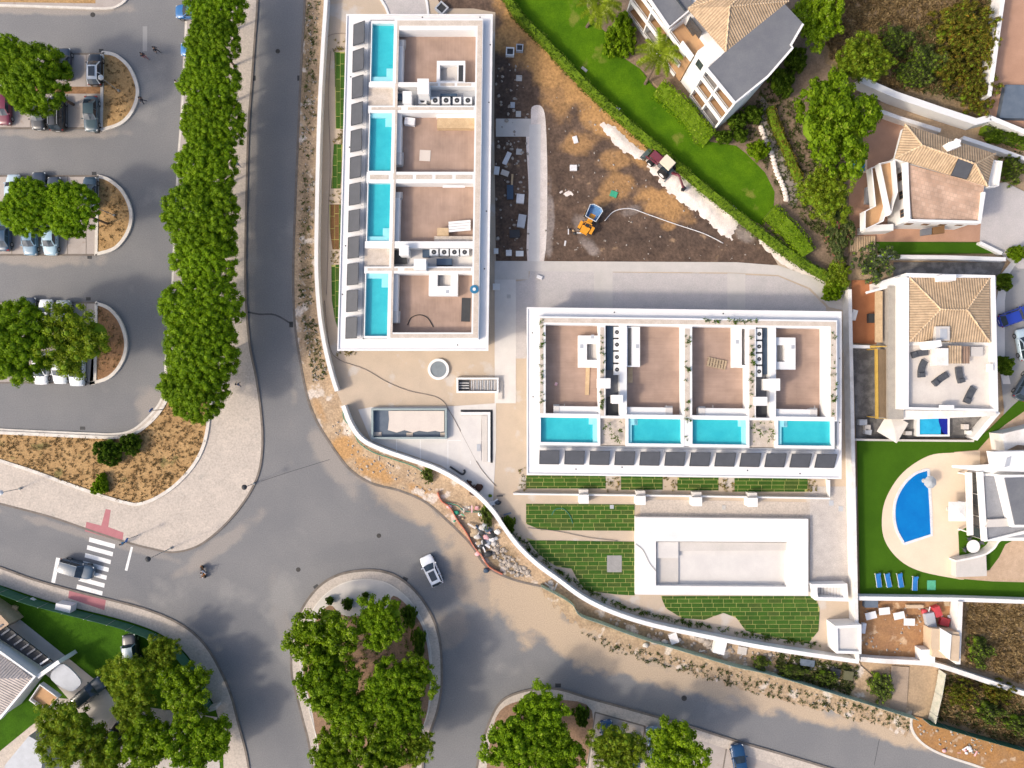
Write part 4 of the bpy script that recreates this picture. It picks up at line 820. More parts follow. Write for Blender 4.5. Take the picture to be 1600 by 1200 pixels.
# ---- modern villa at the right edge
Dh = thing('house', 'modern white villa with dark grey flat roofs behind the half-moon pool', 'house', (W(1570, 790).x, W(1570, 790).y, 0))
part('wall', pp([(1536, 740), (1640, 735), (1640, 845), (1541, 845)], 0, 3.2), m_white, Dh)
DE = WP([(1536, 740), (1541, 845)], 3.2); windows(Dh, DE[0], DE[1], .2, 2.5, 3, .94, mat=m_dark)
part('grey_roof', pp([(1538, 745), (1565, 745), (1583, 824), (1640, 824), (1640, 840), (1543, 840)], 3.2, 3.4), M('mid_grey_roof', (.26, .265, .28), (.22, .225, .24), 1, .8), Dh)
part('parapet', MB().strip(WP([(1534, 738), (1541, 845), (1600, 832), (1640, 830)], 3.7), .4, 2.9, 3.7), m_white, Dh)
part('upper_wall', pp([(1562, 742), (1640, 742), (1640, 824), (1582, 824)], 3.2, 4.5), m_white, Dh)
part('grey_roof', pp([(1570, 747), (1640, 745), (1640, 820), (1586, 820)], 4.5, 4.62), m_greyroof, Dh)
part('canopy', pp([(1489, 727), (1525, 727), (1600, 722), (1640, 722), (1640, 742), (1565, 741), (1490, 731)], 3.0, 3.3), m_white, Dh)
part('upper_wall', pp([(1552, 706), (1640, 704), (1640, 738), (1558, 736)], 3.3, 4.6), m_white, Dh)
part('skylight', pp([(1573, 716), (1580, 713), (1577, 728), (1570, 730)], 4.6, 4.7), m_gutter, Dh)
part('terrace_wall', pp([(1510, 738), (1519, 738), (1521, 836), (1513, 837)], 2.3, 2.6), m_whited, Dh)
for y in (742, 788, 832): part('post', MB().tube([W(1515, y, 2.4), (W(1515, y, 2.4).x, W(1515, y, 2.4).y, .1)], .1, 8), m_white, Dh)
part('side_block', pp([(1566, 678), (1640, 660), (1640, 700), (1590, 695), (1570, 705)], 0, 2.6), m_whited, Dh)
part('garden_wall', pp([(1494, 877), (1541, 868), (1542, 900), (1494, 902)], 0, 1.2), m_conc, Dh)
part('garden_wall', MB().strip(WP(smooth([(1494, 877), (1535, 868), (1553, 857), (1565, 843), (1600, 836), (1640, 834)], 4), 1.6), .25, 0, 1.6), m_whited, Dh)
part('canopy', pp([(1545, 812), (1583, 810), (1585, 822), (1540, 824)], 3.5, 3.9), m_conc, Dh)
# ---- house lower left
Eh = thing('house', 'white house with pale ribbed tile roof beside the fenced corner lawn', 'house', (W(10, 1080).x, W(10, 1080).y, 0))
part('wall', pp([(-60, 985), (0, 1017), (53, 1056), (2, 1120), (-60, 1150)], 0, 3.7), m_white, Eh)
c1_, c2_ = (.60, .52, .46), (.46, .39, .34)
part('roof_slope', MB()._add([W(-60, 990, 3.9), W(0, 1022, 3.9), W(50, 1060, 3.9), W(-20, 1060, 5.2), W(-60, 1040, 5.2)], [[0, 1, 2, 3, 4]]), tile_mat(-.63, 'pale_tile', c1_, c2_), Eh)
part('roof_slope', MB()._add([W(50, 1060, 3.9), W(0, 1118, 3.9), W(-60, 1140, 3.9), W(-60, 1070, 5.2), W(-20, 1060, 5.2)], [[0, 1, 2, 3, 4]]), tile_mat(.85, 'pale_tile', c1_, c2_), Eh)
part('parapet', MB().strip(WP([(-40, 992), (0, 1019), (54, 1057), (-2, 1124)], 4.0), .3, 3.3, 4.0), m_white, Eh)
part('parapet_fin', MB().strip(WP([(58, 1058), (92, 1034)], 3.6), .5, 0, 3.6), m_white, Eh)
part('pergola_floor', pp([(-20, 962), (12, 980), (82, 1034), (66, 1042), (-20, 985)], 2.3, 2.5), m_dark, Eh)
for k in range(8):
    a = (4 + k * 10.2, 976 + k * 7.6); part('pergola_slat', MB().strip(WP([a, (a[0] - 13, a[1] + 9)], 2.9), .22, 2.7, 2.9), m_white if k == 7 else m_greyroof, Eh)
part('porch_roof', pp(smooth([(84, 1046), (100, 1038), (125, 1062), (122, 1074), (108, 1080), (80, 1062)], 3, True), 2.5, 2.7), m_gutter, Eh)
tray(Eh, [(62, 1070), (90, 1090), (70, 1112), (46, 1094)], 2.4, .5, m_terrafl)
part('terrace_block', pp([(-30, 940), (2, 962), (14, 975), (0, 985), (-30, 975)], 0, 2.8), m_creamb, Eh)
flat('garden_path', [(-20, 930), (20, 958), (110, 1030), (165, 1075), (190, 1110), (150, 1140), (80, 1060), (0, 990)], .09, m_conc)
flat('garden_path', [(66, 1120), (72, 1126), (20, 1190), (-20, 1230), (-20, 1190)], .095, m_pave)
flat('garden_path', [(90, 1090), (200, 1100), (340, 1120), (346, 1240), (40, 1240)], .088, m_gravelw)
solo('shed_roof', pp([(8, 1195), (45, 1150), (70, 1165), (60, 1230), (0, 1230)], .05, 2.5), m_gutter, 'pale grey flat shed roof in the lower left corner', 'shed')
# ================================================================== vegetation
m_pine = M_leaf('pine_needles', (.075, .165, .003), (.25, .40, .004), (.36, .48, .03))
m_broad = M_leaf('broad_leaves', (.115, .20, .005), (.27, .40, .010), (.45, .5, .15), .4)
m_olive = M_leaf('olive_leaves', (.125, .18, .008), (.29, .37, .018), (.42, .46, .12))
m_bright = M_leaf('bright_leaves', (.09, .18, .004), (.25, .39, .008), (.38, .46, .06))
m_hedge = M_leaf('hedge_leaves', (.05, .10, .007), (.13, .22, .015), (.2, .26, .04))
m_yellow = M_leaf('yellow_shrub_leaves', (.08, .085, .012), (.27, .23, .03), (.40, .22, .03))
m_grey = M_leaf('grey_green_needles', (.06, .085, .035), (.16, .20, .09), (.25, .28, .15))
m_pink = M_leaf('oleander', (.04, .07, .02), (.14, .16, .05), (.55, .12, .16))
m_dry = M_leaf('dry_tufts', (.16, .11, .05), (.42, .30, .14), (.5, .38, .2))
m_weed = M_leaf('weeds', (.05, .07, .02), (.15, .18, .05), (.3, .27, .12))
m_core = M('inner_foliage', (.10, .175, .004), (.135, .215, .006), 3, .9, grain=.2)
m_bark = M('bark', (.17, .12, .085), (.11, .08, .06), 3, .9, .02, 9, grain=.2)
def unit(v): return v / np.maximum(np.linalg.norm(v, axis=-1, keepdims=True), 1e-9)
def leaf_quads(C, Nn, size, asp, rg, droop=0.0):
    n = len(C); t = unit(np.cross(Nn, rg.normal(size=(n, 3)))); b = np.cross(Nn, t)
    s = (size * rg.uniform(.65, 1.3, n))[:, None]; a = s * asp
    V = np.stack([C - t * s, C + b * a - t * s * .1, C + t * s - Nn * droop * s, C - b * a - t * s * .1], 1)
    return V.reshape(-1, 3), np.arange(n * 4).reshape(n, 4)
def puffs(P, R, nl, size, asp, rg, up=.35, rand=.7, core=.72):
    """leafy puffs: leaves over each puff's shell; a dark core keeps the puff from being hollow"""
    m = len(P); d = unit(rg.normal(size=(m, nl, 3)) + np.array([0, 0, up])); rad = R[:, None, None] * rg.uniform(.82, 1.08, (m, nl, 1))
    C = (P[:, None, :] + d * rad).reshape(-1, 3); nn = unit(d.reshape(-1, 3) + rg.normal(size=(m * nl, 3)) * rand)
    V, F = leaf_quads(C, nn, size, asp, rg, .3)
    v0, f0 = ICO[1]; k = len(v0)
    cv = (P[:, None, :] + v0[None] * (R * core)[:, None, None] * rg.uniform(.8, 1.15, (m, k, 1))).reshape(-1, 3)
    cf = (f0[None] + (np.arange(m) * k)[:, None, None]).reshape(-1, 3)
    return V, F, cv, cf
def crown(name, kind, seed, mat):
    rg = np.random.default_rng(seed)
    if kind == 'pine':
        n = 215; i = np.arange(n); rho = np.sqrt((i + .5) / n) * .93; th = i * 2.399963 + rg.normal(0, .12, n); rho = rho * rg.uniform(.93, 1.05, n)
        ob = 1 + .10 * np.sin(3 * th + seed) + .06 * np.sin(5 * th + 2 * seed)
        P = np.stack([rho * ob * np.cos(th), rho * ob * np.sin(th), .5 * np.sqrt(np.clip(1 - rho ** 2, 0, 1)) + rg.normal(0, .045, n)], 1)
        q = 90; th2 = rg.uniform(0, 2 * PI, q); r2 = rg.uniform(.68, .92, q); P2 = np.stack([r2 * np.cos(th2), r2 * np.sin(th2), rg.uniform(-.12, .14, q)], 1)
        P = np.vstack([P, P2]); R = rg.uniform(.075, .125, len(P)); nl, sz, asp, up, rn = 80, .025, .5, .5, .36
    else:
        L = {'broad': 8, 'olive': 9, 'shrub': 6, 'loose': 9}[kind]; th = np.arange(L) * 2.399963 + rg.uniform(0, 6); rr = np.sqrt((np.arange(L) + .3) / L) * .62
        LC = np.stack([rr * np.cos(th), rr * np.sin(th), .32 * np.sqrt(1 - rr ** 2) + rg.normal(0, .07, L)], 1); LR = rg.uniform(.26, .42, L)
        per = {'broad': 26, 'olive': 24, 'shrub': 26, 'loose': 17}[kind]
        d = unit(rg.normal(size=(L, per, 3)) + np.array([0, 0, .45])); P = (LC[:, None] + d * LR[:, None, None] * rg.uniform(.55, 1.05, (L, per, 1))).reshape(-1, 3); P[:, 2] *= .85
        R = rg.uniform(.06, .125, len(P)) * (1.0 if kind != 'loose' else .8)
        nl, sz, asp, up, rn = {'broad': (78, .028, .6, .4, .5), 'olive': (72, .024, .42, .35, .65), 'shrub': (70, .040, .6, .4, .5), 'loose': (40, .05, .22, .3, 1.0)}[kind]
    V, F, cv, cf = puffs(P, R, nl, sz, asp, rg, up, rn, .72 if kind == 'pine' else .6)
    v2, f2 = ICO[2]; nb = 7; ib = np.arange(nb); rb_ = np.sqrt((ib + .2) / nb) * (.62 if kind == 'pine' else .45); B = np.stack([rb_ * np.cos(ib * 2.4), rb_ * np.sin(ib * 2.4), (.13 if kind == 'pine' else .08) + 0 * ib], 1)
    bs = .27 if kind == 'pine' else .25 if kind != 'loose' else .12
    bv = (B[:, None] + v2[None] * np.array([bs, bs, bs * .75]) * rg.uniform(.85, 1.1, (nb, len(v2), 1))).reshape(-1, 3); bf = (f2[None] + (np.arange(nb) * len(v2))[:, None, None]).reshape(-1, 3) + len(cv)
    cv = np.vstack([cv, bv]); cf = np.vstack([cf, bf])
    quad = F; tri = cf + len(V)
    allv = np.vstack([V, cv]); me = bpy.data.meshes.new(name)
    me.vertices.add(len(allv)); me.vertices.foreach_set('co', allv.astype(np.float32).ravel())
    li = np.concatenate([quad.ravel(), tri.ravel()]).astype(np.int32); me.loops.add(len(li)); me.loops.foreach_set('vertex_index', li)
    tot = np.concatenate([np.full(len(quad), 4), np.full(len(tri), 3)]).astype(np.int32); st = np.concatenate([[0], np.cumsum(tot)[:-1]]).astype(np.int32)
    me.polygons.add(len(tot)); me.polygons.foreach_set('loop_start', st); me.polygons.foreach_set('loop_total', tot)
    me.materials.append(mat); me.materials.append(m_core)
    me.polygons.foreach_set('material_index', np.concatenate([np.zeros(len(quad)), np.ones(len(tri))]).astype(np.int32)); me.update(calc_edges=True); return me
CR = {}
for kind, mat, key, n in [('pine', m_pine, 'pine', 4), ('broad', m_broad, 'broad', 4), ('broad', m_bright, 'bright', 3), ('olive', m_olive, 'olive', 3), ('shrub', m_hedge, 'shrub', 2), ('shrub', m_bright, 'brightshrub', 2), ('loose', m_yellow, 'yellow', 2), ('loose', m_grey, 'grey', 2), ('shrub', m_pink, 'pink', 1), ('olive', m_weed, 'weed', 2)]:
    CR[key] = [crown(key + '_crown', kind, 31 * i + 5 + len(key), mat) for i in range(n)]
def trunk_mesh(seed, limbs=5, spread=.55):
    rg = random.Random(seed); mb = MB()
    mb.tube([(0, 0, 0), (.02, .01, .3), (.03 * rg.uniform(-1, 1), .02, .62)], .045, 8, .03)
    for k in range(limbs):
        a = 2 * PI * k / limbs + rg.uniform(-.4, .4); r = spread * rg.uniform(.6, 1)
        mb.tube([(.01, .01, .5 + .1 * rg.random()), (r * .4 * math.cos(a), r * .4 * math.sin(a), .72), (r * math.cos(a), r * math.sin(a), .9)], .022, 6, .008)
    return mesh_of(mb, 'trunk', m_bark, True)
TR = [trunk_mesh(s) for s in range(4)]
_ti = [0]
def tree(name, key, px, py, rpx, h, label, cat='tree', group=None, flat=1.0, ry=None, lowz=0.1, trunk=True, ang=None):
    """px, py, rpx: the crown as the drone sees it; h: height of its top"""
    i = _ti[0]; _ti[0] += 1; rg = random.Random(i * 77 + 3)
    hz = .5 if key == 'pine' else .62
    R = rpx / S * (1 - .75 * h / H) * (1.0 if key == 'pine' else 1.2); zb = max(h - R * hz * flat, .15); p = W(px, py, zb + .4 * R * hz)
    t = thing(name, label, cat, (p.x, p.y, lowz), group)
    me = CR[key][i % len(CR[key])]; ry_ = R if ry is None else ry / S * (1 - .75 * h / H) * 1.2
    put('crown', me, t, (0, 0, zb - lowz), ang if ang is not None else (0 if ry else rg.uniform(0, 6.28)), (R * 1.0, ry_, R * flat))
    if trunk: put('trunk', TR[i % 4], t, (0, 0, -.05), rg.uniform(0, 6), (R * 1.0, R * 1.0, (zb + R * .25)))
    return t
rowt = [(338, 4, 47), (331, 62, 44), (326, 122, 48), (330, 192, 52), (322, 262, 50), (313, 338, 62), (320, 405, 52), (314, 484, 64), (314, 548, 60), (303, 608, 54)]
for k, (x, y, r) in enumerate(rowt): tree('pine_tree', 'pine', x, y, r, 7.4 + .5 * (k % 3), 'dense bright green pine in the roadside row, %s from the top' % ORD[k], group='pines along the road', flat=.9)
tree('pine_tree', 'pine', 50, 122, 58, 9.4, 'large round green tree shading the uppermost parking island', group='car park trees'); tree('pine_tree', 'pine', 2, 92, 38, 9, 'green tree cut by the picture edge on the uppermost parking island', group='car park trees')
tree('pine_tree', 'pine', 45, 325, 47, 9.2, 'green tree on the middle parking island, farther from its brown bed', group='car park trees'); tree('pine_tree', 'pine', 108, 326, 45, 9.2, 'green tree on the middle parking island, next to its brown bed', group='car park trees')
tree('pine_tree', 'pine', 18, 532, 66, 9.6, 'dark green tree on the lowest parking island at picture edge', group='car park trees'); tree('olive_tree', 'olive', 112, 530, 60, 9.2, 'paler loose-leaved tree beside the brown bed of the lowest island', group='car park trees')
for (key, x, y, r, h, lab) in [('broad', 505, 1002, 62, 6, 'glossy dark-leaved tree on the road side of the roundabout'), ('bright', 594, 972, 48, 6, 'round bright tree near the top of the roundabout'), ('bright', 515, 1072, 58, 6.5, 'fine-leaved green tree at left middle of the roundabout'),
    ('bright', 607, 1072, 50, 6.5, 'bright lobed tree in the centre of the roundabout'), ('broad', 648, 1060, 40, 5.5, 'smaller tree at the right kerb of the roundabout'), ('broad', 560, 1120, 50, 6, 'green tree in the lower middle of the roundabout'), ('bright', 620, 1125, 46, 6, 'bright tree low on the right of the roundabout'),
    ('broad', 520, 1178, 42, 5.5, 'tree at the lower left kerb of the roundabout'), ('broad', 590, 1180, 46, 6, 'green tree cut by the lower picture edge in the roundabout'), ('olive', 650, 1170, 32, 5, 'greyish small tree at the lower right tip of the roundabout')]:
    tree('roundabout_tree', key, x, y, r * .94, h + 1.6, lab, group='trees on the roundabout')
for (key, x, y, r, h, lab) in [('bright', 845, 1118, 48, 6, 'bright green tree at the tip of the lower car park'), ('bright', 805, 1160, 52, 6.5, 'large green tree left of the lower parking bays'), ('bright', 868, 1172, 50, 6.5, 'green tree beside the first lower parking bay'), ('olive', 965, 1175, 48, 6, 'yellowish tree over the blue cars of the lower bays'), ('broad', 1056, 1175, 52, 6.5, 'round tree covering the silver car in the lower bays')]:
    tree('car_park_tree', key, x, y, r, h + 1.0, lab, group='trees of the lower car park')
for (key, x, y, r, h, lab) in [('olive', 206, 1060, 46, 6, 'green tree below the parked jeep on the corner lawn'), ('olive', 250, 1018, 30, 5, 'small tree beside the jeep at the fence'), ('broad', 285, 1080, 46, 6, 'leafy tree in the fence corner of the lawn'), ('olive', 108, 1150, 58, 6.5, 'loose tree in front of the house porch'), ('olive', 205, 1105, 36, 5.5, 'thin tree between the two lower parked cars'),
    ('broad', 225, 1165, 50, 6, 'dark green tree below the black car'), ('bright', 312, 1160, 56, 6.5, 'bright tree leaning over the corner pavement'), ('olive', 160, 1190, 44, 6, 'tree at the lower picture edge near the black car')]:
    tree('garden_tree', key, x, y, r, h, lab, group='trees on the corner plot')
for (key, x, y, r, h, lab, ry) in [('bright', 1308, 190, 68, 8, 'big bright yellow-green tree between apartments and pink terrace villa', 86), ('olive', 1345, 92, 46, 6.5, 'silvery green tree above the big bright tree', 44), ('olive', 1290, 300, 44, 6, 'olive tree below the big bright tree', 50), ('broad', 1280, 30, 40, 6, 'dark green tree behind the apartment roof corner', 50)]:
    tree('garden_tree', key, x, y, r, h, lab, group='trees behind the apartments', ry=ry)
tree('feathery_tree', 'grey', 1368, 412, 36, 5, 'feathery grey-green tree between the two tan roofed houses')
tree('oleander', 'pink', 1310, 360, 26, 2.6, 'pink flowering oleander beside the terracotta terrace', 'shrub', ry=52, trunk=False, lowz=.05)
tree('shrub', 'olive', 1308, 430, 24, 2.2, 'olive shrub below the pink oleander', 'shrub', trunk=False)
for (x, y, r, ry, lab) in [(1500, 45, 55, 45, 'yellow flowering thicket highest on the scrubland'), (1490, 105, 42, 38, 'yellow and green thicket in the middle of the scrubland'), (1525, 145, 36, 44, 'olive yellow thicket by the terrace wall'), (1445, 95, 36, 34, 'greenish thicket on the scrubland next to the silvery tree'), (1540, 70, 22, 36, 'orange tinged bush against the white terrace wall'), (1400, 60, 26, 26, 'low dull thicket on the open scrubland'), (1420, 115, 24, 22, 'straw coloured bush by the garden wall')]:
    tree('thicket', 'yellow' if 'yellow' in lab or 'orange' in lab else 'weed', x, y, r, 2.6, lab, 'bush', 'thickets on the scrubland', ry=ry, trunk=False, lowz=.05)
for (key, x, y, rx, ry, h, lab) in [('brightshrub', 970, 58, 30, 38, 2.4, 'large clipped round bush on the lawn by the balconies'), ('brightshrub', 1185, 238, 19, 19, 2, 'clipped ball bush at the garden path corner'), ('shrub', 1155, 212, 14, 13, 1.8, 'small round bush below the balcony tip'), ('shrub', 1150, 190, 18, 14, 2, 'dark bush at the foot of the apartment side wall'),
    ('shrub', 1175, 180, 18, 16, 2, 'dark bush farther along the apartment side wall'), ('shrub', 1130, 215, 16, 12, 1.8, 'low bush under the lowest balcony'), ('shrub', 1220, 130, 22, 26, 2.4, 'dark shrub behind the grey flat roof'), ('shrub', 1240, 95, 20, 22, 2.4, 'dark shrub beside the scrubland corner'), ('brightshrub', 1300, 455, 18, 18, 2.0, 'green bush where the clipped hedge ends'),
    ('brightshrub', 1587, 398, 15, 15, 1.8, 'yellow green ball bush at the street corner'), ('shrub', 1565, 570, 14, 18, 2.2, 'dark green tree-shrub beside the roof terrace house'), ('shrub', 1564, 440, 10, 16, 2, 'dark shrub on the street side of the tan roof'), ('shrub', 173, 705, 22, 24, 2.2, 'big green bush on the dry grass bed'), ('shrub', 208, 692, 16, 20, 2.0, 'green bush at the kerb of the dry grass bed'), ('brightshrub', 158, 757, 15, 17, 1.4, 'small bright bush at the lower edge of the dry bed'),
    ('shrub', 516, 937, 7, 7, 1.0, 'small dark ball bush at left on the roundabout paving'), ('shrub', 544, 942, 9, 11, 1.2, 'dark oval bush in the middle of the roundabout paving'), ('shrub', 572, 929, 6, 6, 1.0, 'tiny dark ball bush topmost on the roundabout'), ('shrub', 908, 1115, 14, 18, 1.8, 'dark clipped bush at the end of the lower bays'), ('shrub', 640, 960, 14, 20, 1.6, 'dark leafy clump by the roundabout curve'), ('shrub', 655, 1000, 12, 26, 1.4, 'dark leafy strip along the roundabout kerb'),
    ('shrub', 1550, 215, 14, 12, 1.8, 'red flowering bush below the terracotta terrace wall'), ('weed', 1580, 265, 22, 24, 2.4, 'green shrub at the right picture edge below the flower bed'), ('shrub', 1585, 215, 22, 12, 1.6, 'green flower bed bush at the right picture edge'),
    ('weed', 1530, 1015, 20, 26, 2.0, 'green bush in the shade of the tan shed'), ('yellow', 1500, 1085, 26, 22, 2.2, 'large straw coloured bush inside the green fence'), ('weed', 1545, 1110, 24, 18, 2.2, 'weedy bush in the middle of the fenced scrub'), ('weed', 1590, 1130, 24, 16, 2, 'green weedy bush at the right picture edge'), ('yellow', 1560, 1080, 30, 22, 1.6, 'straw yellow bush below the low white wall'),
    ('weed', 1375, 1072, 20, 26, 1.6, 'weed clump beside the dusty path'), ('weed', 1240, 1050, 28, 12, 1.2, 'long weed clump between wall and green fence'), ('weed', 1290, 1058, 20, 12, 1.2, 'weed clump beside the grey rubbish heap'), ('weed', 1190, 1035, 16, 12, 1.1, 'weed clump near the white sheet'), ('weed', 760, 805, 10, 22, 1.2, 'dark weeds inside the curved white wall'), ('shrub', 795, 818, 12, 16, 1.0, 'dark green planting inside the wall bend'), ('weed', 668, 742, 10, 14, 1.0, 'green weeds beside the orange netting')]:
    tree('bush', key, x, y, rx, h, lab, 'bush', 'bushes', flat=h * S / rx / .75 if key != 'yellow' else 1, ry=ry, trunk=False, lowz=.05)
# clipped hedges: leaves over a dark core
def hedge(path, wd, h, label, key=None, seed=1, dens=38, leaf=.12, name='hedge'):
    pts = [W(p[0], p[1], h) for p in smooth(path, 5)]; rg = np.random.default_rng(seed); b = pts[len(pts) // 2]
    t = thing(name, label, 'hedge', (b.x, b.y, .05)); part('core', MB().strip(pts, wd * .6, .05, h - .25), m_core, t)
    C = []; Nn = []
    for i in range(len(pts) - 1):
        a, c = pts[i], pts[i + 1]; d = c - a; L = d.length; d = d / L; s = np.array([-d.y, d.x, 0]); n = int(dens * L * (wd + h))
        for k in range(n):
            f = rg.random(); v = rg.uniform(-1, 1) * (wd + h) / 2; base = np.array([a.x + d.x * L * f, a.y + d.y * L * f, 0]); wob = .12 * math.sin(base[0] * 2.1) + .1 * math.sin(base[1] * 3.3)
            if abs(v) < wd / 2: C.append(base + s * v + np.array([0, 0, h - .04 - .22 * h * (2 * abs(v) / wd) ** 2.5 + wob + rg.uniform(-.1, .08)])); Nn.append(np.array([0, 0, 1.0]))
            else: sg = 1 if v > 0 else -1; C.append(base + s * sg * (wd / 2 - .02 + wob * .5 + rg.uniform(-.08, .06)) + np.array([0, 0, h * .8 - (abs(v) - wd / 2) * 1.7])); Nn.append(s * sg)
    C = np.array(C); Nn = unit(np.array(Nn) + rg.normal(size=C.shape) * .6); V, F = leaf_quads(C - np.array([b.x, b.y, .05]), Nn, leaf, .6, rg)
    put('foliage', mesh_np('foliage', V, F, key or m_hedge), t); return t
hedge(HEDGE, 1.25, 1.7, 'long clipped green hedge between building site soil and apartment lawn', m_hedge, 2)
hedge([(1030, 133), (1050, 148), (1075, 172), (1095, 198), (1112, 214)], 2.6, 1.8, 'wide bright hedge under the apartment balconies', m_bright, 3)
hedge([(1205, 330), (1230, 352), (1252, 378), (1264, 396)], 2.8, 1.8, 'thick bright hedge at the lower end of the lawn', m_bright, 4)
hedge([(1205, 165), (1215, 195), (1230, 230), (1245, 265), (1252, 280)], 1.3, 1.2, 'yellowing garden hedge along the stone edged path', m_yellow, 5)
hedge([(1540, 200), (1570, 210), (1610, 225)], 1.6, 1.3, 'flower hedge under the upper right terrace wall', m_pink, 6)
# palms
def frond_mesh(seed):
    rg = random.Random(seed); V = []; F = []
    def P(t): return Vector((t, 0, .28 * t - .55 * t * t))
    for k in range(22):
        t = .15 + .85 * k / 21; c = P(t); L = .34 * (1 - .55 * t) * rg.uniform(.8, 1.1)
        for s in (-1, 1):
            b = len(V); V += [tuple(c), tuple(c + Vector((.16 * L + .1 * L, s * L, -.25 * L))), tuple(c + Vector((.05, s * .01, 0)))]; F.append([b, b + 1, b + 2])
    b = len(V)
    for k in range(6): c = P(k / 5); V += [tuple(c + Vector((0, -.018, 0))), tuple(c + Vector((0, .018, 0)))]
    for k in range(5): F.append([b + 2 * k, b + 2 * k + 1, b + 2 * k + 3, b + 2 * k + 2])
    mb = MB(); mb._add(V, F); return mesh_of(mb, 'frond', m_olive)
FR = [frond_mesh(s) for s in range(3)]
def palm(px, py, bx, by, r, h, label):
    b = W(bx, by, .1); c = W(px, py, h); t = thing('palm_tree', label, 'palm tree', b, 'palms on the lawn')
    part('trunk', MB().tube([b, b.lerp(c, .5) + Vector((.1, 0, 0)), c], .2, 8, .15), m_bark, t)
    rg = random.Random(int(px))
    for k in range(22):
        o = put('frond', FR[k % 3], t, c - b, 0, r * rg.uniform(.85, 1.1)); o.rotation_euler = (0, rg.uniform(-.5, .55), 2.4 * k)
palm(1030, 84, 1008, 131, 2.6, 6.0, 'palm with pale fronds in front of the apartment balconies')
palm(938, 4, 917, 42, 2.6, 6.0, 'palm at the upper picture edge beside the lawn')
# ground cover: tufts, weeds, rubble (nobody could count them)
def tufts(polys, n, size, mat, name, label, seed, z=.1, hh=.5):
    rg = np.random.default_rng(seed); C = []; per = 9
    for j, p in enumerate(polys):
        for q in scatter(p, n // len(polys), seed * 7 + j): w_ = W(q[0], q[1], z); C.append((w_.x, w_.y, z))
    C = np.array(C); m = len(C); sc = rg.uniform(.5, 1.4, m)
    d = unit(rg.normal(size=(m, per, 3)) * np.array([1, 1, .4]) + np.array([0, 0, hh])); cc = (C[:, None] + d * (size * sc)[:, None, None] * .6).reshape(-1, 3)
    tdir = d.reshape(-1, 3); nn = unit(np.cross(tdir, rg.normal(size=tdir.shape))); s = np.repeat(size * sc, per)[:, None]
    V = np.stack([cc - tdir * s * .6, cc + np.cross(nn, tdir) * s * .16, cc + tdir * s * .6, cc - np.cross(nn, tdir) * s * .16], 1).reshape(-1, 3)
    return stuff(name, mesh_np(name, V, np.arange(len(V)).reshape(-1, 4), mat), label)
tufts([bedo], 1500, .22, m_dry, 'dry_grass', 'straw coloured dry grass on the corner bed', 1, .17)
tufts([[(165, 86), (195, 100), (210, 135), (203, 172), (165, 198)], [(156, 280), (185, 295), (200, 330), (190, 370), (156, 392)], [(153, 480), (180, 500), (193, 535), (182, 572), (150, 592)]], 300, .2, m_dry, 'dry_grass', 'thin dry grass on the rounded parking island beds', 2, .16)
tufts([[(1270, -10), (1560, -10), (1545, 150), (1400, 140), (1300, 90)]], 2600, .45, m_dry, 'scrub_grass', 'tangled dry scrub behind the garden wall', 3, .1)
tufts([[(1400, 60), (1545, 0), (1540, 170), (1400, 130)]], 900, .45, m_weed, 'scrub_grass', 'greenish scrub among the yellow thickets', 4, .1)
tufts([[(1510, 945), (1600, 945), (1600, 1065), (1510, 1035)], [(1468, 1050), (1600, 1082), (1600, 1165), (1460, 1120)]], 1800, .4, m_dry, 'scrub_grass', 'dry tall grass on the fenced lower right plots', 5, .1)
tufts([[(1468, 1050), (1600, 1082), (1600, 1165), (1460, 1120)], [(1210, 1020), (1340, 1042), (1330, 1085), (1220, 1055)]], 800, .4, m_weed, 'weeds', 'green weeds behind the green mesh fence', 6, .1)
tufts([[(480, 0), (500, 0), (492, 200), (472, 220)], [(470, 220), (490, 220), (490, 480), (466, 480)], [(470, 490), (495, 500), (512, 590), (490, 600)]], 420, .22, m_weed, 'weeds', 'weeds growing on the verge along the long white wall', 7, .06)
tufts([[(900, 985), (1200, 1065), (1420, 1120), (1420, 1145), (1200, 1090), (960, 1020)]], 350, .25, m_weed, 'weeds', 'weeds along the dusty edge of the lower road', 8, .06)
tufts([[(500, 990), (640, 960), (660, 1100), (640, 1190), (510, 1190)]], 500, .3, m_hedge, 'ground_cover', 'low planting under the roundabout trees', 9, .17)
tufts([[(1200, 120), (1320, 240), (1325, 430), (1220, 300), (1160, 200)]], 900, .35, m_weed, 'ground_cover', 'garden undergrowth behind the apartment lawn', 10, .09)
def rubble(polys, n, size, mat, name, label, seed, z=.1):
    rg = np.random.default_rng(seed); v0, f0 = ICO[1]; VV = []; FF = []; b = 0
    for j, p in enumerate(polys):
        for q in scatter(p, n // len(polys), seed * 5 + j):
            w_ = W(q[0], q[1], z); r = size * rg.uniform(.35, 1.3) * np.array([rg.uniform(.6, 1.3), rg.uniform(.6, 1.3), rg.uniform(.35, .8)])
            VV.append(v0 * r * rg.uniform(.75, 1.2, (len(v0), 1)) + np.array([w_.x, w_.y, z])); FF.append(f0 + b); b += len(v0)
    return stuff(name, mesh_np(name, np.vstack(VV), np.vstack(FF), mat), label)
m_rub = M('rubble_stone', (.42, .37, .32), (.28, .24, .20), 2.5, .9, grain=.2)
rubble([[(480, 0), (500, 0), (492, 200), (472, 220)], [(470, 220), (490, 220), (490, 480), (466, 480)], [(470, 490), (495, 500), (512, 590), (490, 600)], [(500, 640), (530, 660), (600, 720), (690, 750), (660, 775), (560, 735)]], 320, .16, m_rub, 'rubble', 'pale stones scattered on the verge beside the white wall', 1, .06)
rubble([[(775, 90), (825, 90), (825, 400), (775, 400)]], 90, .2, m_rub, 'rubble', 'loose stones on the dark soil beside the west block', 2, .13)
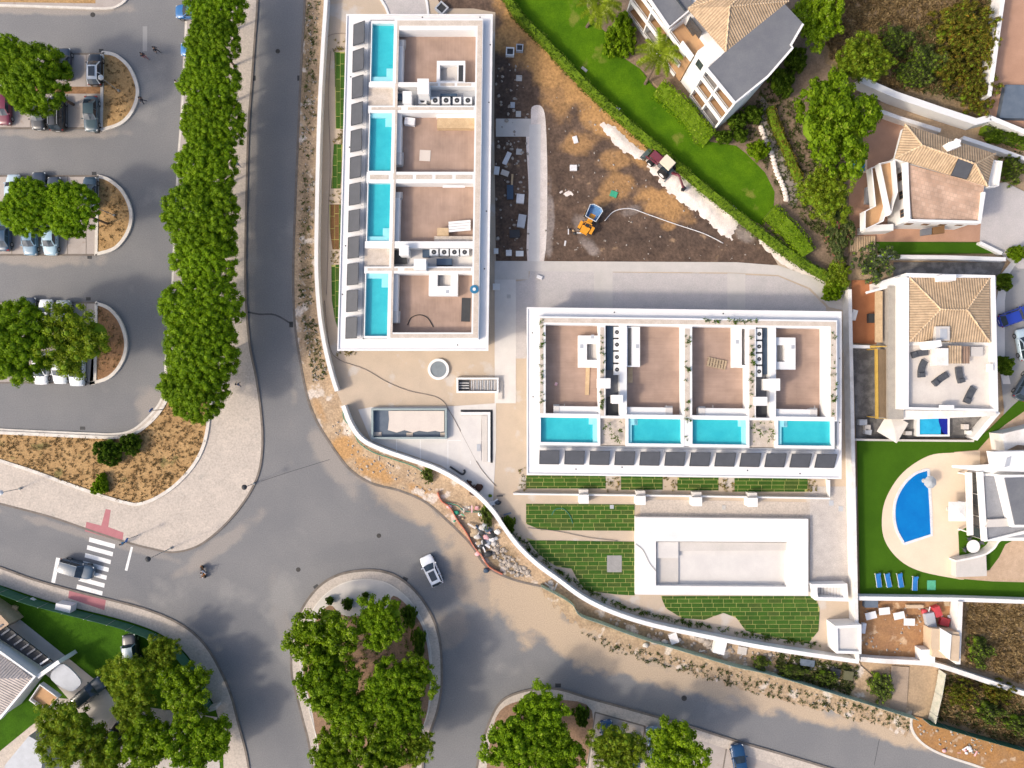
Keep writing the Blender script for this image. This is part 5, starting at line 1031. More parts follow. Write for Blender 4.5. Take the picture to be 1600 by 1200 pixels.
rubble([[(860, 100), (940, 160), (1040, 250), (1180, 370), (1190, 405), (850, 405), (855, 200)]], 120, .13, m_rub, 'rubble', 'stones strewn over the excavated building soil', 3, .13)
rubble([[(950, 965), (1200, 1022), (1330, 1045), (1330, 1075), (1180, 1040), (960, 985)], [(770, 840), (800, 870), (835, 900), (800, 900), (765, 865)]], 260, .28, m_rub, 'rubble', 'broken rubble between the white wall and the green fence', 4, .06)
rubble([[(1345, 945), (1495, 945), (1490, 1020), (1345, 1020)], [(1430, 1130), (1560, 1160), (1560, 1190), (1440, 1160)], [(920, 990), (1400, 1110), (1400, 1135), (960, 1020)]], 160, .16, m_rub, 'rubble', 'small debris on the lower right dirt', 5, .1)
# ================================================================== vehicles
m_tyre = M('tyre_rubber', (.025, .025, .025), None, 3, .85, grain=.1); m_rim = M('wheel_rim', (.5, .5, .5), None, 3, .35, metal=.8, grain=0)
m_cglass = M('car_glass', (.02, .03, .04), (.03, .045, .06), 2, .06, spec=.7, grain=0); m_head = M('headlight_glass', (.7, .72, .72), None, 3, .1, spec=.6, grain=0)
m_tail = M('taillight_red', (.35, .015, .012), None, 3, .15, grain=0); m_trim = M('black_trim', (.03, .03, .032), None, 3, .5, grain=0)
CK = {  # length, width, belt, roof, cabin base front/rear, roof front/rear, hood height
 'hatch': (4.1, 1.76, .92, 1.48, .95, -1.95, .30, -1.55, .80), 'sedan': (4.5, 1.80, .90, 1.45, .85, -1.75, .25, -1.10, .82),
 'suv': (4.5, 1.88, 1.02, 1.70, 1.05, -2.15, .45, -1.80, .95), 'jeep': (4.0, 1.8, 1.1, 1.82, .75, -1.95, .55, -1.90, 1.02)}
_cm = {}
def car_meshes(kind):
    if kind in _cm: return _cm[kind]
    L, Wd, belt, roof, ca, cb, ra, rb, hood = CK[kind]; hl, hw = L / 2, Wd / 2
    def halfw(x):
        e = max(0.0, (abs(x) - (hl - .75)) / .75); return hw * (1 - .24 * e * e)
    def deck(x):
        if x > ca: t = (x - ca) / (hl - ca); return belt + (hood - belt) * min(1, t * 2.2) - .16 * max(0, (t - .55) / .45) ** 2
        if x < cb: t = (cb - x) / (hl + cb + 1e-6); return belt - .14 * t * t
        return belt
    xs = [-hl, -hl + .06, -hl + .25, cb, -hl * .5, -.4, .3, ca, ca + (hl - ca) * .4, hl - .45, hl - .18, hl - .04, hl]; xs = sorted(set(round(x, 3) for x in xs))
    mb = MB(); prof = lambda w_, d: [(w_ * .90, .20), (w_, .42), (w_ * 1.0, .62), (w_ * .97, d - .06), (w_ * .88, d), (w_ * .45, d + .035), (0, d + .045)]
    rows = []
    for k, x in enumerate(xs):
        s = 1.0 if 0 < k < len(xs) - 1 else .88; p = prof(halfw(x) * s, deck(x) * (1 if s == 1 else .93)); row = [(x, -y, z) for y, z in p] + [(x, y, z) for y, z in p[-2::-1]]; rows.append(row)
    n = len(rows[0]); V = [v for r in rows for v in r]; F = []
    for i in range(len(rows) - 1):
        for j in range(n - 1): F.append([i * n + j, (i + 1) * n + j, (i + 1) * n + j + 1, i * n + j + 1])
    F += [list(range(n)), list(range((len(rows) - 1) * n, len(rows) * n))[::-1]]; mb._add(V, F)
    body = mesh_of(mb, 'body', m_trim, True)
    bw, rw = hw * .88, hw * .70
    def curve(x, y, z, k=.05): return (x, y, z + k * (1 - (y / rw) ** 2))
    mb = MB(); g = 6; V = []; F = []
    for i in range(g + 1):
        x = rb + (ra - rb) * i / g
        for j in range(g + 1): y = -rw + 2 * rw * j / g; V.append((x, y, roof - .05 * (2 * i / g - 1) ** 2 - .05 * (2 * j / g - 1) ** 2))
    for i in range(g):
        for j in range(g): F.append([i * (g + 1) + j, (i + 1) * (g + 1) + j, (i + 1) * (g + 1) + j + 1, i * (g + 1) + j + 1])
    mb._add(V, F); zr = roof - .10
    for (x0, x1) in [(ca, ra), (cb, rb)]:
        for s in (-1, 1): mb.bar((x0 * .995, s * bw * .99, belt), (x1, s * rw, zr), .10, .09)
    xm = (ra + rb) / 2
    for s in (-1, 1): mb.bar((xm, s * bw * 1.0, belt), (xm, s * rw * 1.0, zr), .09, .09); mb.bar((ra, s * rw, zr + .01), (rb, s * rw, zr + .01), .08, .07)
    rf = mesh_of(mb, 'roof', m_trim, False)
    q = lambda a: mesh_of(MB()._add(*a), 'glass', m_cglass, False)
    ws = q(([(ca, -bw * .96, belt + .02), (ca + .08, 0, belt + .03), (ca, bw * .96, belt + .02), (ra, rw * .98, zr + .02), (ra + .05, 0, zr + .07), (ra, -rw * .98, zr + .02)], [[0, 1, 4, 5], [1, 2, 3, 4]]))
    rw_ = q(([(cb, bw * .94, belt + .02), (cb - .05, 0, belt + .03), (cb, -bw * .94, belt + .02), (rb, -rw * .96, zr + .02), (rb - .03, 0, zr + .07), (rb, rw * .96, zr + .02)], [[0, 1, 4, 5], [1, 2, 3, 4]]))
    sw = [q(([(ca, s * bw * .985, belt), (cb, s * bw * .985, belt), (rb, s * rw * .985, zr), (ra, s * rw * .985, zr)], [[0, 1, 2, 3][::s]])) for s in (-1, 1)]
    tw = MB(); nn = 16; r = .33 if kind != 'jeep' else .4
    tw._add([(r * math.cos(2 * PI * i / nn), y, r * math.sin(2 * PI * i / nn)) for y in (-.11, .11) for i in range(nn)], [[i, (i + 1) % nn, nn + (i + 1) % nn, nn + i][::-1] for i in range(nn)] + [list(range(nn)), list(range(nn, 2 * nn))[::-1]])
    rm = MB(); rm._add([(r * .62 * math.cos(2 * PI * i / nn), y, r * .62 * math.sin(2 * PI * i / nn)) for y in (-.125, .125) for i in range(nn)], [list(range(nn)), list(range(nn, 2 * nn))[::-1]] + [[i, (i + 1) % nn, nn + (i + 1) % nn, nn + i][::-1] for i in range(nn)])
    hlm = mesh_of(MB().box((0, 0, 0), (.22, .36, .14)), 'headlight', m_head); tlm = mesh_of(MB().box((0, 0, 0), (.12, .34, .16)), 'taillight', m_tail)
    mir = mesh_of(MB().box((0, 0, 0), (.13, .2, .14)), 'mirror', m_trim); pl = mesh_of(MB().box((0, 0, 0), (.02, .5, .11)), 'plate', m_head)
    hdl = mesh_of(MB().box((0, 0, 0), (.2, .04, .04)), 'handle', m_trim)
    _cm[kind] = dict(body=body, roof=rf, ws=ws, rw=rw_, sw=sw, tyre=mesh_of(tw, 'tyre', m_tyre), rim=mesh_of(rm, 'rim', m_rim), hl=hlm, tl=tlm, mir=mir, pl=pl, r=r, hdl=hdl); return _cm[kind]
_pm = {}
def paintm(c):
    if c not in _pm: _pm[c] = M_paint('car_paint_%d' % len(_pm), c, .3, 0, .8)
    return _pm[c]
def car(px, py, deg, kind, col, label, roofc=None, rails=False, roofwin=False, group='parked cars', z=.13):
    """deg: heading in the picture, 0 = right, 90 = up"""
    m = car_meshes(kind); L, Wd, belt, roof, ca, cb, ra, rb, hood = CK[kind]; p = W(px, py, z + 1.0)
    t = thing('car', label, 'car', (p.x, p.y, z), group, math.radians(deg)); pm = paintm(col)
    def own(name, me, par, loc=(0, 0, 0), mat=None):
        o = put(name, me, par, loc)
        if mat: o.material_slots[0].link = 'OBJECT'; o.material_slots[0].material = mat
        return o
    b = own('body', m['body'], t, mat=pm); rf = own('roof', m['roof'], t, mat=paintm(roofc) if roofc else pm)
    own('windscreen', m['ws'], t); own('rear_window', m['rw'], t)
    for s in m['sw']: own('side_window', s, t)
    wx = L * .305
    for sx in (-1, 1):
        for sy in (-1, 1):
            w_ = own('wheel', m['tyre'], t, (sx * wx, sy * (Wd / 2 - .10), m['r'])); own('rim', m['rim'], w_)
    for s in (-1, 1):
        own('headlight', m['hl'], t, (L / 2 - .17, s * Wd * .34, hood - .20)); own('taillight', m['tl'], t, (-L / 2 + .1, s * Wd * .36, belt - .16))
        own('mirror', m['mir'], t, (ca - .12, s * (Wd / 2 + .06), belt + .05), pm)
        for hx in (.1, -.9): own('door_handle', m['hdl'], b, (hx, s * (Wd / 2), belt - .14))
    own('number_plate', m['pl'], t, (-L / 2 - .005, 0, .55)); own('number_plate', m['pl'], t, (L / 2 + .005, 0, .45))
    if rails:
        for s in (-1, 1): put('roof_rail', mesh_of(MB().tube([(rb + .1, s * Wd * .31, roof + .02), (ra - .1, s * Wd * .31, roof + .02)], .03, 5), 'roof_rail', m_rim), t)
    if roofwin: put('sunroof', mesh_of(MB().box(((ra + rb) / 2 + .1, 0, roof + .005), (1.25, .82, .012)), 'sunroof', m_cglass), t)
    return t
NAVY, BLK, SLATE, WHT, SILV, BLUE, STEEL = (.02, .03, .05), (.012, .014, .017), (.045, .075, .095), (.72, .73, .74), (.38, .42, .45), (.02, .13, .33), (.10, .20, .29)
car(146, 107, 90, 'hatch', BLK, 'black small car with white roof beside the rounded island bed', (.75, .76, .76), roofwin=True)
car(97, 98, 90, 'hatch', NAVY, 'dark navy car half under the uppermost island tree')
car(140, 176, -90, 'sedan', (.06, .095, .115), 'grey teal car on the uppermost island next to its bed')
car(87, 176, 90, 'suv', BLK, 'black estate with roof rails below the uppermost tree', rails=True)
car(57, 176, -90, 'hatch', BLK, 'dark hatchback peeking out below the uppermost tree')
car(3, 168, -90, 'hatch', (.14, .01, .03), 'maroon car at the picture edge on the uppermost island')
car(18, 296, 90, 'hatch', (.45, .55, .6), 'pale car under the middle island tree near the picture edge')
car(58, 295, 90, 'sedan', NAVY, 'dark navy car nosing out above the middle island trees')
car(82, 300, 90, 'hatch', (.03, .04, .06), 'black car between the two middle island trees')
car(138, 300, 90, 'hatch', (.03, .06, .09), 'dark car beside the middle island bed')
car(2, 364, 90, 'sedan', (.02, .06, .11), 'dark blue car at the picture edge on the middle island')
car(44, 373, -90, 'hatch', STEEL, 'steel blue car below the middle island trees')
car(76, 373, -90, 'hatch', (.30, .44, .52), 'pale blue car below the middle island trees')
car(43, 489, 90, 'hatch', (.03, .04, .06), 'dark car above the lowest island tree')
car(69, 492, 90, 'hatch', WHT, 'white car with its nose out above the lowest island tree')
car(97, 496, 90, 'suv', SILV, 'silver car hidden under the loose tree')
car(61, 576, -90, 'hatch', WHT, 'white car lowest on the lowest island, nearer the picture edge')
car(91, 575, -90, 'hatch', (.60, .63, .64), 'off-white car in the middle of the lowest parking row')
car(118, 576, -90, 'suv', (.55, .60, .64), 'pale car with dark windows next to the lowest island bed')
car(297, 16, 180, 'hatch', BLUE, 'blue car under the topmost roadside pine'); car(305, 75, 180, 'hatch', (.03, .17, .42), 'bright blue car under the second roadside pine'); car(294, 303, 180, 'hatch', (.02, .10, .25), 'blue car nearly hidden by the roadside pines')
car(117, 890, -15, 'suv', (.05, .085, .125), 'dark slate estate car driving over the zebra crossing', group='cars on the road', z=.0)
car(674, 893, 115, 'hatch', (.76, .77, .78), 'white car driving around the roundabout', roofwin=True, group='cars on the road', z=.0)
car(203, 1016, 98, 'jeep', (.02, .02, .025), 'black off-roader with pale grey roof on the corner lawn', (.26, .34, .40))
car(137, 1083, 40, 'suv', (.03, .05, .065), 'dark car beside the house porch')
car(175, 1156, 55, 'suv', (.025, .02, .02), 'black car with grey roof between the corner trees', (.18, .21, .26))
car(951, 1153, 100, 'hatch', (.012, .06, .16), 'dark blue car in the first lower parking bay'); car(988, 1178, 100, 'hatch', (.012, .05, .13), 'navy car squeezed beside the bay divider'); car(1024, 1166, 100, 'sedan', (.17, .25, .33), 'blue silver car under the round tree'); car(1157, 1193, 100, 'sedan', (.006, .045, .12), 'blue car alone in the last lower bay')
car(1588, 494, 20, 'hatch', (.02, .05, .36), 'vivid blue car parked in the right side street', z=.1); car(1604, 538, 100, 'hatch', (.45, .56, .62), 'pale blue car behind the vivid blue one', z=.1)
car(1606, 602, 60, 'hatch', (.05, .07, .10), 'dark car at the right picture edge below the pale one', z=.1)

# ================================================================== people
m_skin = M('skin', (.45, .27, .18), None, 4, .6, grain=0); m_hair = M('dark_hair', (.03, .02, .015), None, 4, .7, grain=0)
_cl = {}
def clothm(c):
    if c not in _cl: _cl[c] = M('cloth_%d' % len(_cl), c, None, 6, .85, grain=.08)
    return _cl[c]
def person(px, py, deg, shirt, legs, label, z=.0, pose='walk', parent_group='people', bag=None):
    """one skinned body grown from a posed skeleton"""
    J = {'pel': (0, 0, .95), 'che': (.02, 0, 1.30), 'nec': (.03, 0, 1.48), 'hd1': (.05, 0, 1.60), 'hd2': (.05, 0, 1.72),
         'sL': (.02, .19, 1.40), 'sR': (.02, -.19, 1.40), 'eL': (.12, .25, 1.13), 'eR': (-.10, -.25, 1.13), 'hL': (.30, .23, .96), 'hR': (-.06, -.25, .86), 'fL': (.38, .22, .94), 'fR': (-.03, -.25, .77),
         'pL': (0, .10, .90), 'pR': (0, -.10, .90), 'kL': (.20, .10, .52), 'kR': (-.04, -.10, .50), 'aL': (.20, .10, .10), 'aR': (-.28, -.10, .16), 'tL': (.36, .11, .05), 'tR': (-.16, -.11, .05)}
    if pose == 'sit':
        J.update({'pel': (-.12, 0, .78), 'che': (.0, 0, 1.12), 'nec': (.05, 0, 1.30), 'hd1': (.08, 0, 1.42), 'hd2': (.08, 0, 1.54), 'sL': (.0, .2, 1.22), 'sR': (.0, -.2, 1.22), 'eL': (.20, .28, 1.02), 'eR': (.20, -.28, 1.02), 'hL': (.46, .26, 1.0), 'hR': (.46, -.26, 1.0), 'fL': (.54, .24, .99), 'fR': (.54, -.24, .99),
             'pL': (-.1, .12, .76), 'pR': (-.1, -.12, .76), 'kL': (.34, .17, .72), 'kR': (.34, -.17, .72), 'aL': (.26, .17, .30), 'aR': (.26, -.17, .30), 'tL': (.42, .17, .26), 'tR': (.42, -.17, .26)})
    ks = list(J); Ed = [('pel', 'che'), ('che', 'nec'), ('nec', 'hd1'), ('hd1', 'hd2'), ('che', 'sL'), ('che', 'sR'), ('sL', 'eL'), ('sR', 'eR'), ('eL', 'hL'), ('eR', 'hR'), ('hL', 'fL'), ('hR', 'fR'), ('pel', 'pL'), ('pel', 'pR'), ('pL', 'kL'), ('pR', 'kR'), ('kL', 'aL'), ('kR', 'aR'), ('aL', 'tL'), ('aR', 'tR')]
    Rd = dict(pel=(.15, .12), che=(.17, .12), nec=(.06, .06), hd1=(.09, .10), hd2=(.085, .095), sL=(.075, .075), sR=(.075, .075), eL=(.05, .05), eR=(.05, .05), hL=(.04, .035), hR=(.04, .035), fL=(.035, .02), fR=(.035, .02), pL=(.10, .10), pR=(.10, .10), kL=(.07, .07), kR=(.07, .07), aL=(.05, .05), aR=(.05, .05), tL=(.045, .03), tR=(.045, .03))
    me = bpy.data.meshes.new('body'); me.from_pydata([J[k] for k in ks], [(ks.index(a), ks.index(b)) for a, b in Ed], []); o = bpy.data.objects.new('tmp', me); COL.objects.link(o)
    o.modifiers.new('skin', 'SKIN'); sk = me.skin_vertices[0].data
    for i, k in enumerate(ks): sk[i].radius = Rd[k]
    sk[0].use_root = True; o.modifiers.new('sub', 'SUBSURF').levels = 1
    dg = bpy.context.evaluated_depsgraph_get(); m2 = bpy.data.meshes.new_from_object(o.evaluated_get(dg)); bpy.data.objects.remove(o); m2.name = 'body'
    m2.materials.clear()
    for mm in (m_skin, clothm(shirt), clothm(legs), m_trim): m2.materials.append(mm)
    hip = J['pel'][2]
    for f in m2.polygons:
        c = f.center; f.use_smooth = True; dist = lambda a, b: (Vector(J[a]) - c).length
        near = min(ks, key=lambda k: (Vector(J[k]) - c).length)
        f.material_index = 3 if near[0] in 't' else 2 if near in ('pel', 'pL', 'pR', 'kL', 'kR', 'aL', 'aR') else 1 if near in ('che', 'sL', 'sR') else 0 if near != 'eL' and near != 'eR' else 1
    p = W(px, py, z + .9); t = thing('person', label, 'person', (p.x, p.y, z), parent_group, math.radians(deg)); put('body', m2, t)
    hd = Vector(J['hd2']); put('hair', mesh_of(MB().blob(hd + Vector((-.02, 0, .01)), (.105, .095, .105), 3, 2, .04), 'hair', m_hair, True), t)
    if bag: put('backpack', mesh_of(MB().blob((-.20, 0, 1.22), (.10, .14, .2), 5, 2, .05), 'backpack', clothm(bag), True), t)
    return t
person(224, 87, -40, (.05, .05, .06), (.30, .12, .12), 'person in dark top walking on the car park road, lower of two')
person(243, 78, -10, (.04, .04, .045), (.05, .05, .06), 'person in black walking on the car park road, upper of two')
person(222, 156, 200, (.05, .05, .06), (.06, .06, .08), 'person in dark clothes at the kerb of the uppermost island bed')
person(278, 130, 130, (.60, .58, .55), (.30, .26, .24), 'person in pale clothes crossing towards the roadside pines')
person(371, 257, 120, (.35, .40, .46), (.20, .22, .26), 'person in grey blue walking on the roadside pavement', .13)
person(361, 305, 100, (.10, .13, .18), (.09, .10, .12), 'person in dark blue on the pavement beside the pines', .13)
person(372, 601, 80, (.10, .14, .22), (.08, .09, .12), 'person in navy on the pavement below the last pine', .13)
person(193, 849, 160, (.09, .28, .48), (.10, .12, .14), 'person in blue shirt waiting by the zebra crossing', .0)
# scooter with its rider
sp = W(317, 894, .5); sc = thing('scooter', 'dark scooter carrying a rider on the junction', 'scooter', (sp.x, sp.y, 0), None, math.radians(-75))
def loc(name, mb, mat, par, sm=False): return put(name, mesh_of(mb, name, mat, sm), par)
for x in (.62, -.6):
    wv = MB(); nn = 14; wv._add([(x + .25 * math.cos(2 * PI * i / nn), y, .25 + .25 * math.sin(2 * PI * i / nn)) for y in (-.06, .06) for i in range(nn)], [[i, (i + 1) % nn, nn + (i + 1) % nn, nn + i] for i in range(nn)] + [list(range(nn))[::-1], list(range(nn, 2 * nn))]); loc('wheel', wv, m_tyre, sc)
loc('body', MB().blob((-.45, 0, .55), (.5, .17, .22), 2, 2, .03).box((.05, 0, .3), (.7, .3, .08)).bar((.35, 0, .3), (.55, 0, .95), .32, .08), paintm((.35, .13, .02)), sc, True)
loc('seat', MB().blob((-.35, 0, .74), (.45, .15, .06), 3, 2, .02), m_trim, sc, True); loc('handlebar', MB().tube([(.46, -.33, 1.0), (.55, 0, .98), (.46, .33, 1.0)], .025, 6), m_trim, sc); loc('headlight', MB().blob((.62, 0, .88), .08, 4, 2, .02), m_head, sc); loc('mudguard', MB().box((.62, 0, .53), (.4, .14, .03)), m_trim, sc)
person(317, 893, -75, (.65, .66, .68), (.06, .07, .10), 'rider in pale shirt sitting on the scooter', 0, 'sit')
# ================================================================== walls and fences
def wall(pts, th, h, label, mat=None, sm=5, cap=True, z0=0.0):
    p = WP(smooth(pts, sm) if sm else pts, h); b = p[len(p) // 2]; t = thing('boundary_wall', label, 'wall', (b.x, b.y, z0))
    part('wall_body', MB().strip(p, th, z0 - .05, h - .08), mat or m_white, t)
    if cap: part('coping', MB().strip(p, th + .10, h - .08, h), m_white if mat is None else mat, t)
    return t
wall(WL, .38, 1.5, 'long gently curved white wall along the verge beside the tree-lined road')
wall(WL2, .42, 1.7, 'curved white wall bounding the plot along the lower road')
wall([(1328, 452), (1331, 600), (1334, 760), (1337, 900), (1340, 1032)], .35, 1.8, 'straight white wall between building plot and neighbouring gardens', m_whited, 0)
wall([(1342, 935), (1500, 937), (1620, 941)], .4, 1.5, 'white wall below the half-moon pool lawn', None, 0)
wall([(1345, 1030), (1380, 1033), (1440, 1036), (1470, 1041), (1540, 1064), (1660, 1104)], .5, 1.3, 'low white wall running to the lower right picture edge', m_whited, 3)
wall([(1501, 940), (1497, 1038)], .5, 1.8, 'white wall on the right of the dirt yard', m_whited, 0)
wall([(1345, 124), (1400, 148), (1470, 172), (1525, 190), (1548, 184)], .75, 2.0, 'broad white wall between scrubland and villa', m_white, 0)
wall([(1548, 184), (1580, 197), (1640, 222)], .5, 2.0, 'white wall under the upper right terrace corner', m_white, 0)
wall([(1570, -20), (1560, 50), (1552, 110), (1546, 150)], .4, 2.4, 'tall white wall beside the big terracotta terrace', m_white, 0)
wall([(1372, 172), (1405, 184), (1470, 204)], .4, 1.4, 'low garden wall with shrubs above the tan villa roof', m_whited, 0)
wall([(1505, 215), (1560, 233), (1640, 262)], .4, 1.2, 'low white garden wall right of the villa roof', m_white, 0)
wall([(1374, 401), (1480, 402), (1572, 405)], .4, 1.3, 'white wall below the narrow turf strip', m_white, 0)
wall([(1335, 687), (1400, 688), (1522, 689)], .16, 1.2, 'thin pale wall between dark stone court and turf', m_conc, 0)
wall([(1524, 686), (1542, 664), (1560, 643)], .55, 1.8, 'short slanting white wall beside the blue plastic pool', m_white, 0)
wall([(1329, 541), (1360, 542)], .3, 1.6, 'short white wall below the rust coloured terrace', m_white, 0)
wall([(1531, 379), (1566, 396)], .3, .8, 'short slanting white wall at the end of the turf strip', m_white, 0)
gw = thing('garden_wall', 'thin white garden wall with gate piers below the south block', 'wall', (W(1050, 775).x, W(1050, 775).y, .1))
part('wall_body', MB().strip(WP([(802, 772), (1060, 775), (1297, 779), (1296, 750)], 1.0), .2, .05, 1.0), m_white, gw)
for x, y in [(912, 776), (1001, 778), (1089, 780), (1176, 781)]:
    pr = part('gate_pier', pp(rectp(x - 7, y - 3, x + 8, y + 11), .05, 1.7), m_white, gw); part('gate_box', pp([(x - 7, y - 11), (x + 7, y - 11), (x + 7, y - 4), (x - 7, y - 4)], .05, 1.2), m_concw, pr)
# roof drains
for b_, lst in ((b1, [(548, 120), (546, 230), (540, 384), (535, 460), (766, 70), (764, 160), (760, 330), (757, 420), (660, 27), (750, 27), (715, 539)]), (b2, [(832, 520), (833, 620), (900, 733), (972, 730), (1168, 735), (1250, 740), (960, 488), (1130, 490), (1312, 560), (1312, 660)])):
    for (x, y) in lst: c = W(x, y, ZL); part('roof_drain', MB().cyl((c.x, c.y), .09, .09, ZL, ZL + .02, 10), m_dark, b_)
m_mesh = M('green_mesh', (.035, .115, .065), (.05, .14, .085), 1.2, .8, grain=.12, gscale=20); m_meshp = M('faded_green_mesh', (.33, .42, .33), (.25, .36, .28), .8, .8, grain=.12)
m_post = M('grey_post', (.35, .36, .35), None, 2, .5, metal=.3)
def fence(pts, h, label, mat, step=2.5, name='mesh_fence', zb=.08, th=.03):
    P = WP(smooth(pts, 6), 0); t = thing(name, label, 'fence', (P[len(P) // 2].x, P[len(P) // 2].y, zb)); acc = 0; seg = [P[0]]
    for i in range(1, len(P)):
        acc += (P[i] - P[i - 1]).length; seg.append(P[i])
        if acc > step or i == len(P) - 1:
            part('mesh_panel', MB().strip(seg, th, zb, zb + h * random.uniform(.95, 1.02)), mat, t)
            part('post', MB().tube([(seg[0].x, seg[0].y, zb), (seg[0].x, seg[0].y, zb + h + .08)], .035, 6), m_post, t); seg = [P[i]]; acc = 0
    return t
fence([(-20, 907), (60, 937), (160, 963), (210, 977), (250, 993), (285, 1018), (310, 1053), (325, 1087), (334, 1104)], 2.0, 'dark green mesh fence around the corner lawn', m_mesh)
fence([(845, 912), (870, 925), (893, 940), (905, 957), (940, 970), (1000, 992), (1060, 1010), (1140, 1034), (1200, 1048), (1300, 1078), (1380, 1103), (1425, 1117)], 1.5, 'faded green mesh fence along the dusty lower road', m_meshp)
fence([(1440, 1122), (1470, 1130), (1530, 1148), (1640, 1178)], 1.8, 'green mesh fence in front of the lower right scrub', m_mesh)
fence([(1466, 1045), (1460, 1080), (1450, 1122)], 1.6, 'pale worn fence between dusty path and scrub', M('worn_pale_fence', (.55, .52, .44), (.40, .42, .34), 1.5, .85, grain=.15))
m_orange = M('orange_netting', (.58, .15, .08), (.50, .22, .15), 1.5, .8, grain=.15)
fence([(684, 768), (690, 782), (703, 792), (715, 812), (728, 830), (740, 852), (752, 866), (764, 884), (785, 896)], .5, 'orange safety netting sagging along the kerb', m_orange, 1.6, 'safety_netting', .06, .12)
wall([(302, 1118), (338, 1106)], .35, 1.6, 'short grey wall at the fence corner of the pavement', m_conc, 0)

# ================================================================== site furniture and works
pl = thing('pool_plinth', 'big white concrete pool shell under construction beside the turf lawns', 'pool', (W(1128, 870).x, W(1128, 870).y, .1))
po = [(993, 808), (1263, 811), (1263, 931), (993, 929)]; pi_ = [(1025, 846), (1232, 847), (1229, 917), (1025, 915)]
m_plinth = M('pool_render', (.70, .69, .67), (.63, .62, .60), .35, .8, grain=.05, lo=.42, hi=.72); part('pool_deck', frame_between(po, pi_, .05, 1.0), m_plinth, pl); part('basin_floor', pp([(1020, 842), (1238, 842), (1236, 922), (1020, 920)], .0, .12), m_concw, pl)
part('basin_shelf', pp([(1026, 847), (1060, 847), (1060, 872), (1026, 872)], .1, .7), m_concw, pl); part('basin_shelf', pp([(1060, 847), (1230, 848), (1230, 860), (1060, 861)], .1, .5), m_conc, pl); part('basin_step', pp([(1026, 872), (1060, 872), (1060, 914), (1026, 914)], .1, .35), m_conc, pl)
# sunken yard with covered top
m_slate = M('slate_blue_panel', (.10, .13, .17), (.13, .16, .20), 1, .7, grain=.06); m_tarp = M('beige_sheet', (.62, .55, .48), (.58, .51, .45), .6, .85, grain=.05)
cy = thing('covered_ramp', 'long slate framed ramp pit covered with a torn beige sheet', 'ramp pit', (W(638, 662).x, W(638, 662).y, .13))
part('frame', frame_between(rectp(580, 638, 698, 686), rectp(583, 641, 695, 683), .13, .9), M('grey_green_frame', (.30, .36, .36), None, 1, .6), cy); part('pit_floor', pp(rectp(583, 641, 695, 683), .1, .25), m_slate, cy)
part('sheet', pp([(607, 642), (694, 642), (694, 674), (688, 675), (680, 673), (668, 675), (655, 673), (645, 676), (632, 672), (620, 676), (606, 672), (608, 655)], .5, .62), m_tarp, cy)
for (x, y, w_) in [(590, 678, 12), (640, 679, 10), (692, 679, 8)]: part('offcut', pp(rectp(x - w_ / 2, y - 3, x + w_ / 2, y + 3), .25, .33), m_planter, cy)
sb = thing('light_well', 'white L-shaped light well wall with black gap in the forecourt', 'light well', (W(745, 680).x, W(745, 680).y, .13))
part('gap', MB().sheet(WP([(720, 640), (770, 640), (770, 723), (766.5, 723), (766.5, 643.5), (720, 643.5)]), .136), m_dark, sb); part('inner_wall', pp([(720, 644), (766, 644), (766, 722), (762, 722), (762, 648), (720, 648)], .1, .5), m_white, sb); part('floor_slab', pp(rectp(720, 649, 752, 720), .1, .2), m_concw, sb); part('ledge', pp([(752, 649), (761, 649), (761, 722), (755, 722)], .1, .32), m_conc, sb)
solo('valve_box', pp(rectp(745, 694, 751, 705), .2, .26), m_gutter, 'small grey lid on the white forecourt slab', 'lid')
for a, b in [((620, 686), (620, 708)), ((657, 686), (657, 720)), ((700, 640), (700, 735)), ((735, 640), (735, 725)), ((700, 688), (768, 688)), ((583, 686), (700, 686))]: struct('slab_joint', MB().strip(WP([a, b]), .08, .12, .134), m_white)
sk = thing('round_skylight', 'round grey skylight with white rim on the paved court', 'skylight', (W(685, 577).x, W(685, 577).y, .1)); c = W(685, 577, .4)
part('rim', MB().ring((c.x, c.y), 1.05, 1.38, .1, .42), m_white, sk); part('cover', MB().cyl((c.x, c.y), 1.06, 1.06, .1, .34, 28), M('grey_cover', (.22, .25, .27), (.18, .21, .23), 2, .6, grain=.08), sk)
gs = thing('basement_stair', 'white framed basement stair opening next to the round skylight', 'stairs', (W(745, 602).x, W(745, 602).y, .1)); part('frame', frame_between(rectp(713, 590, 779, 614), rectp(716, 593, 776, 611), .1, .75), m_white, gs)
for k in range(14): part('step', pp(rectp(736 + k * 2.8, 594, 736 + k * 2.8 + 1.7, 610), .1, .22 + .02 * k), m_concw if k % 2 else m_gutter, gs)
part('grate', pp(rectp(717, 594, 733, 610), .1, .3), m_dark, gs)
for k in range(3): part('grate_bar', pp(rectp(717, 598 + k * 4, 733, 599 + k * 4), .3, .34), m_white, gs)
solo('steel_beam', pp([(777, 596), (785, 596), (785, 624), (778, 624)], .1, .35), m_conc, 'short upright grey beam beside the basement stair', 'beam')
sh = thing('white_stair_house', 'white open stair house beside the turf at the plot corner', 'stairs', (W(1296, 926).x, W(1296, 926).y, .1)); part('wall', frame_between([(1270, 912), (1325, 912), (1322, 918), (1326, 939), (1274, 938)][:4] if False else [(1268, 913), (1324, 912), (1326, 940), (1274, 938)], [(1277, 918), (1318, 918), (1319, 934), (1278, 933)], .1, 1.5), m_white, sh)
for k in range(8): part('step', pp(rectp(1278 + k * 5, 918, 1282 + k * 5, 934), .1, .2 + .13 * k), m_concw, sh)
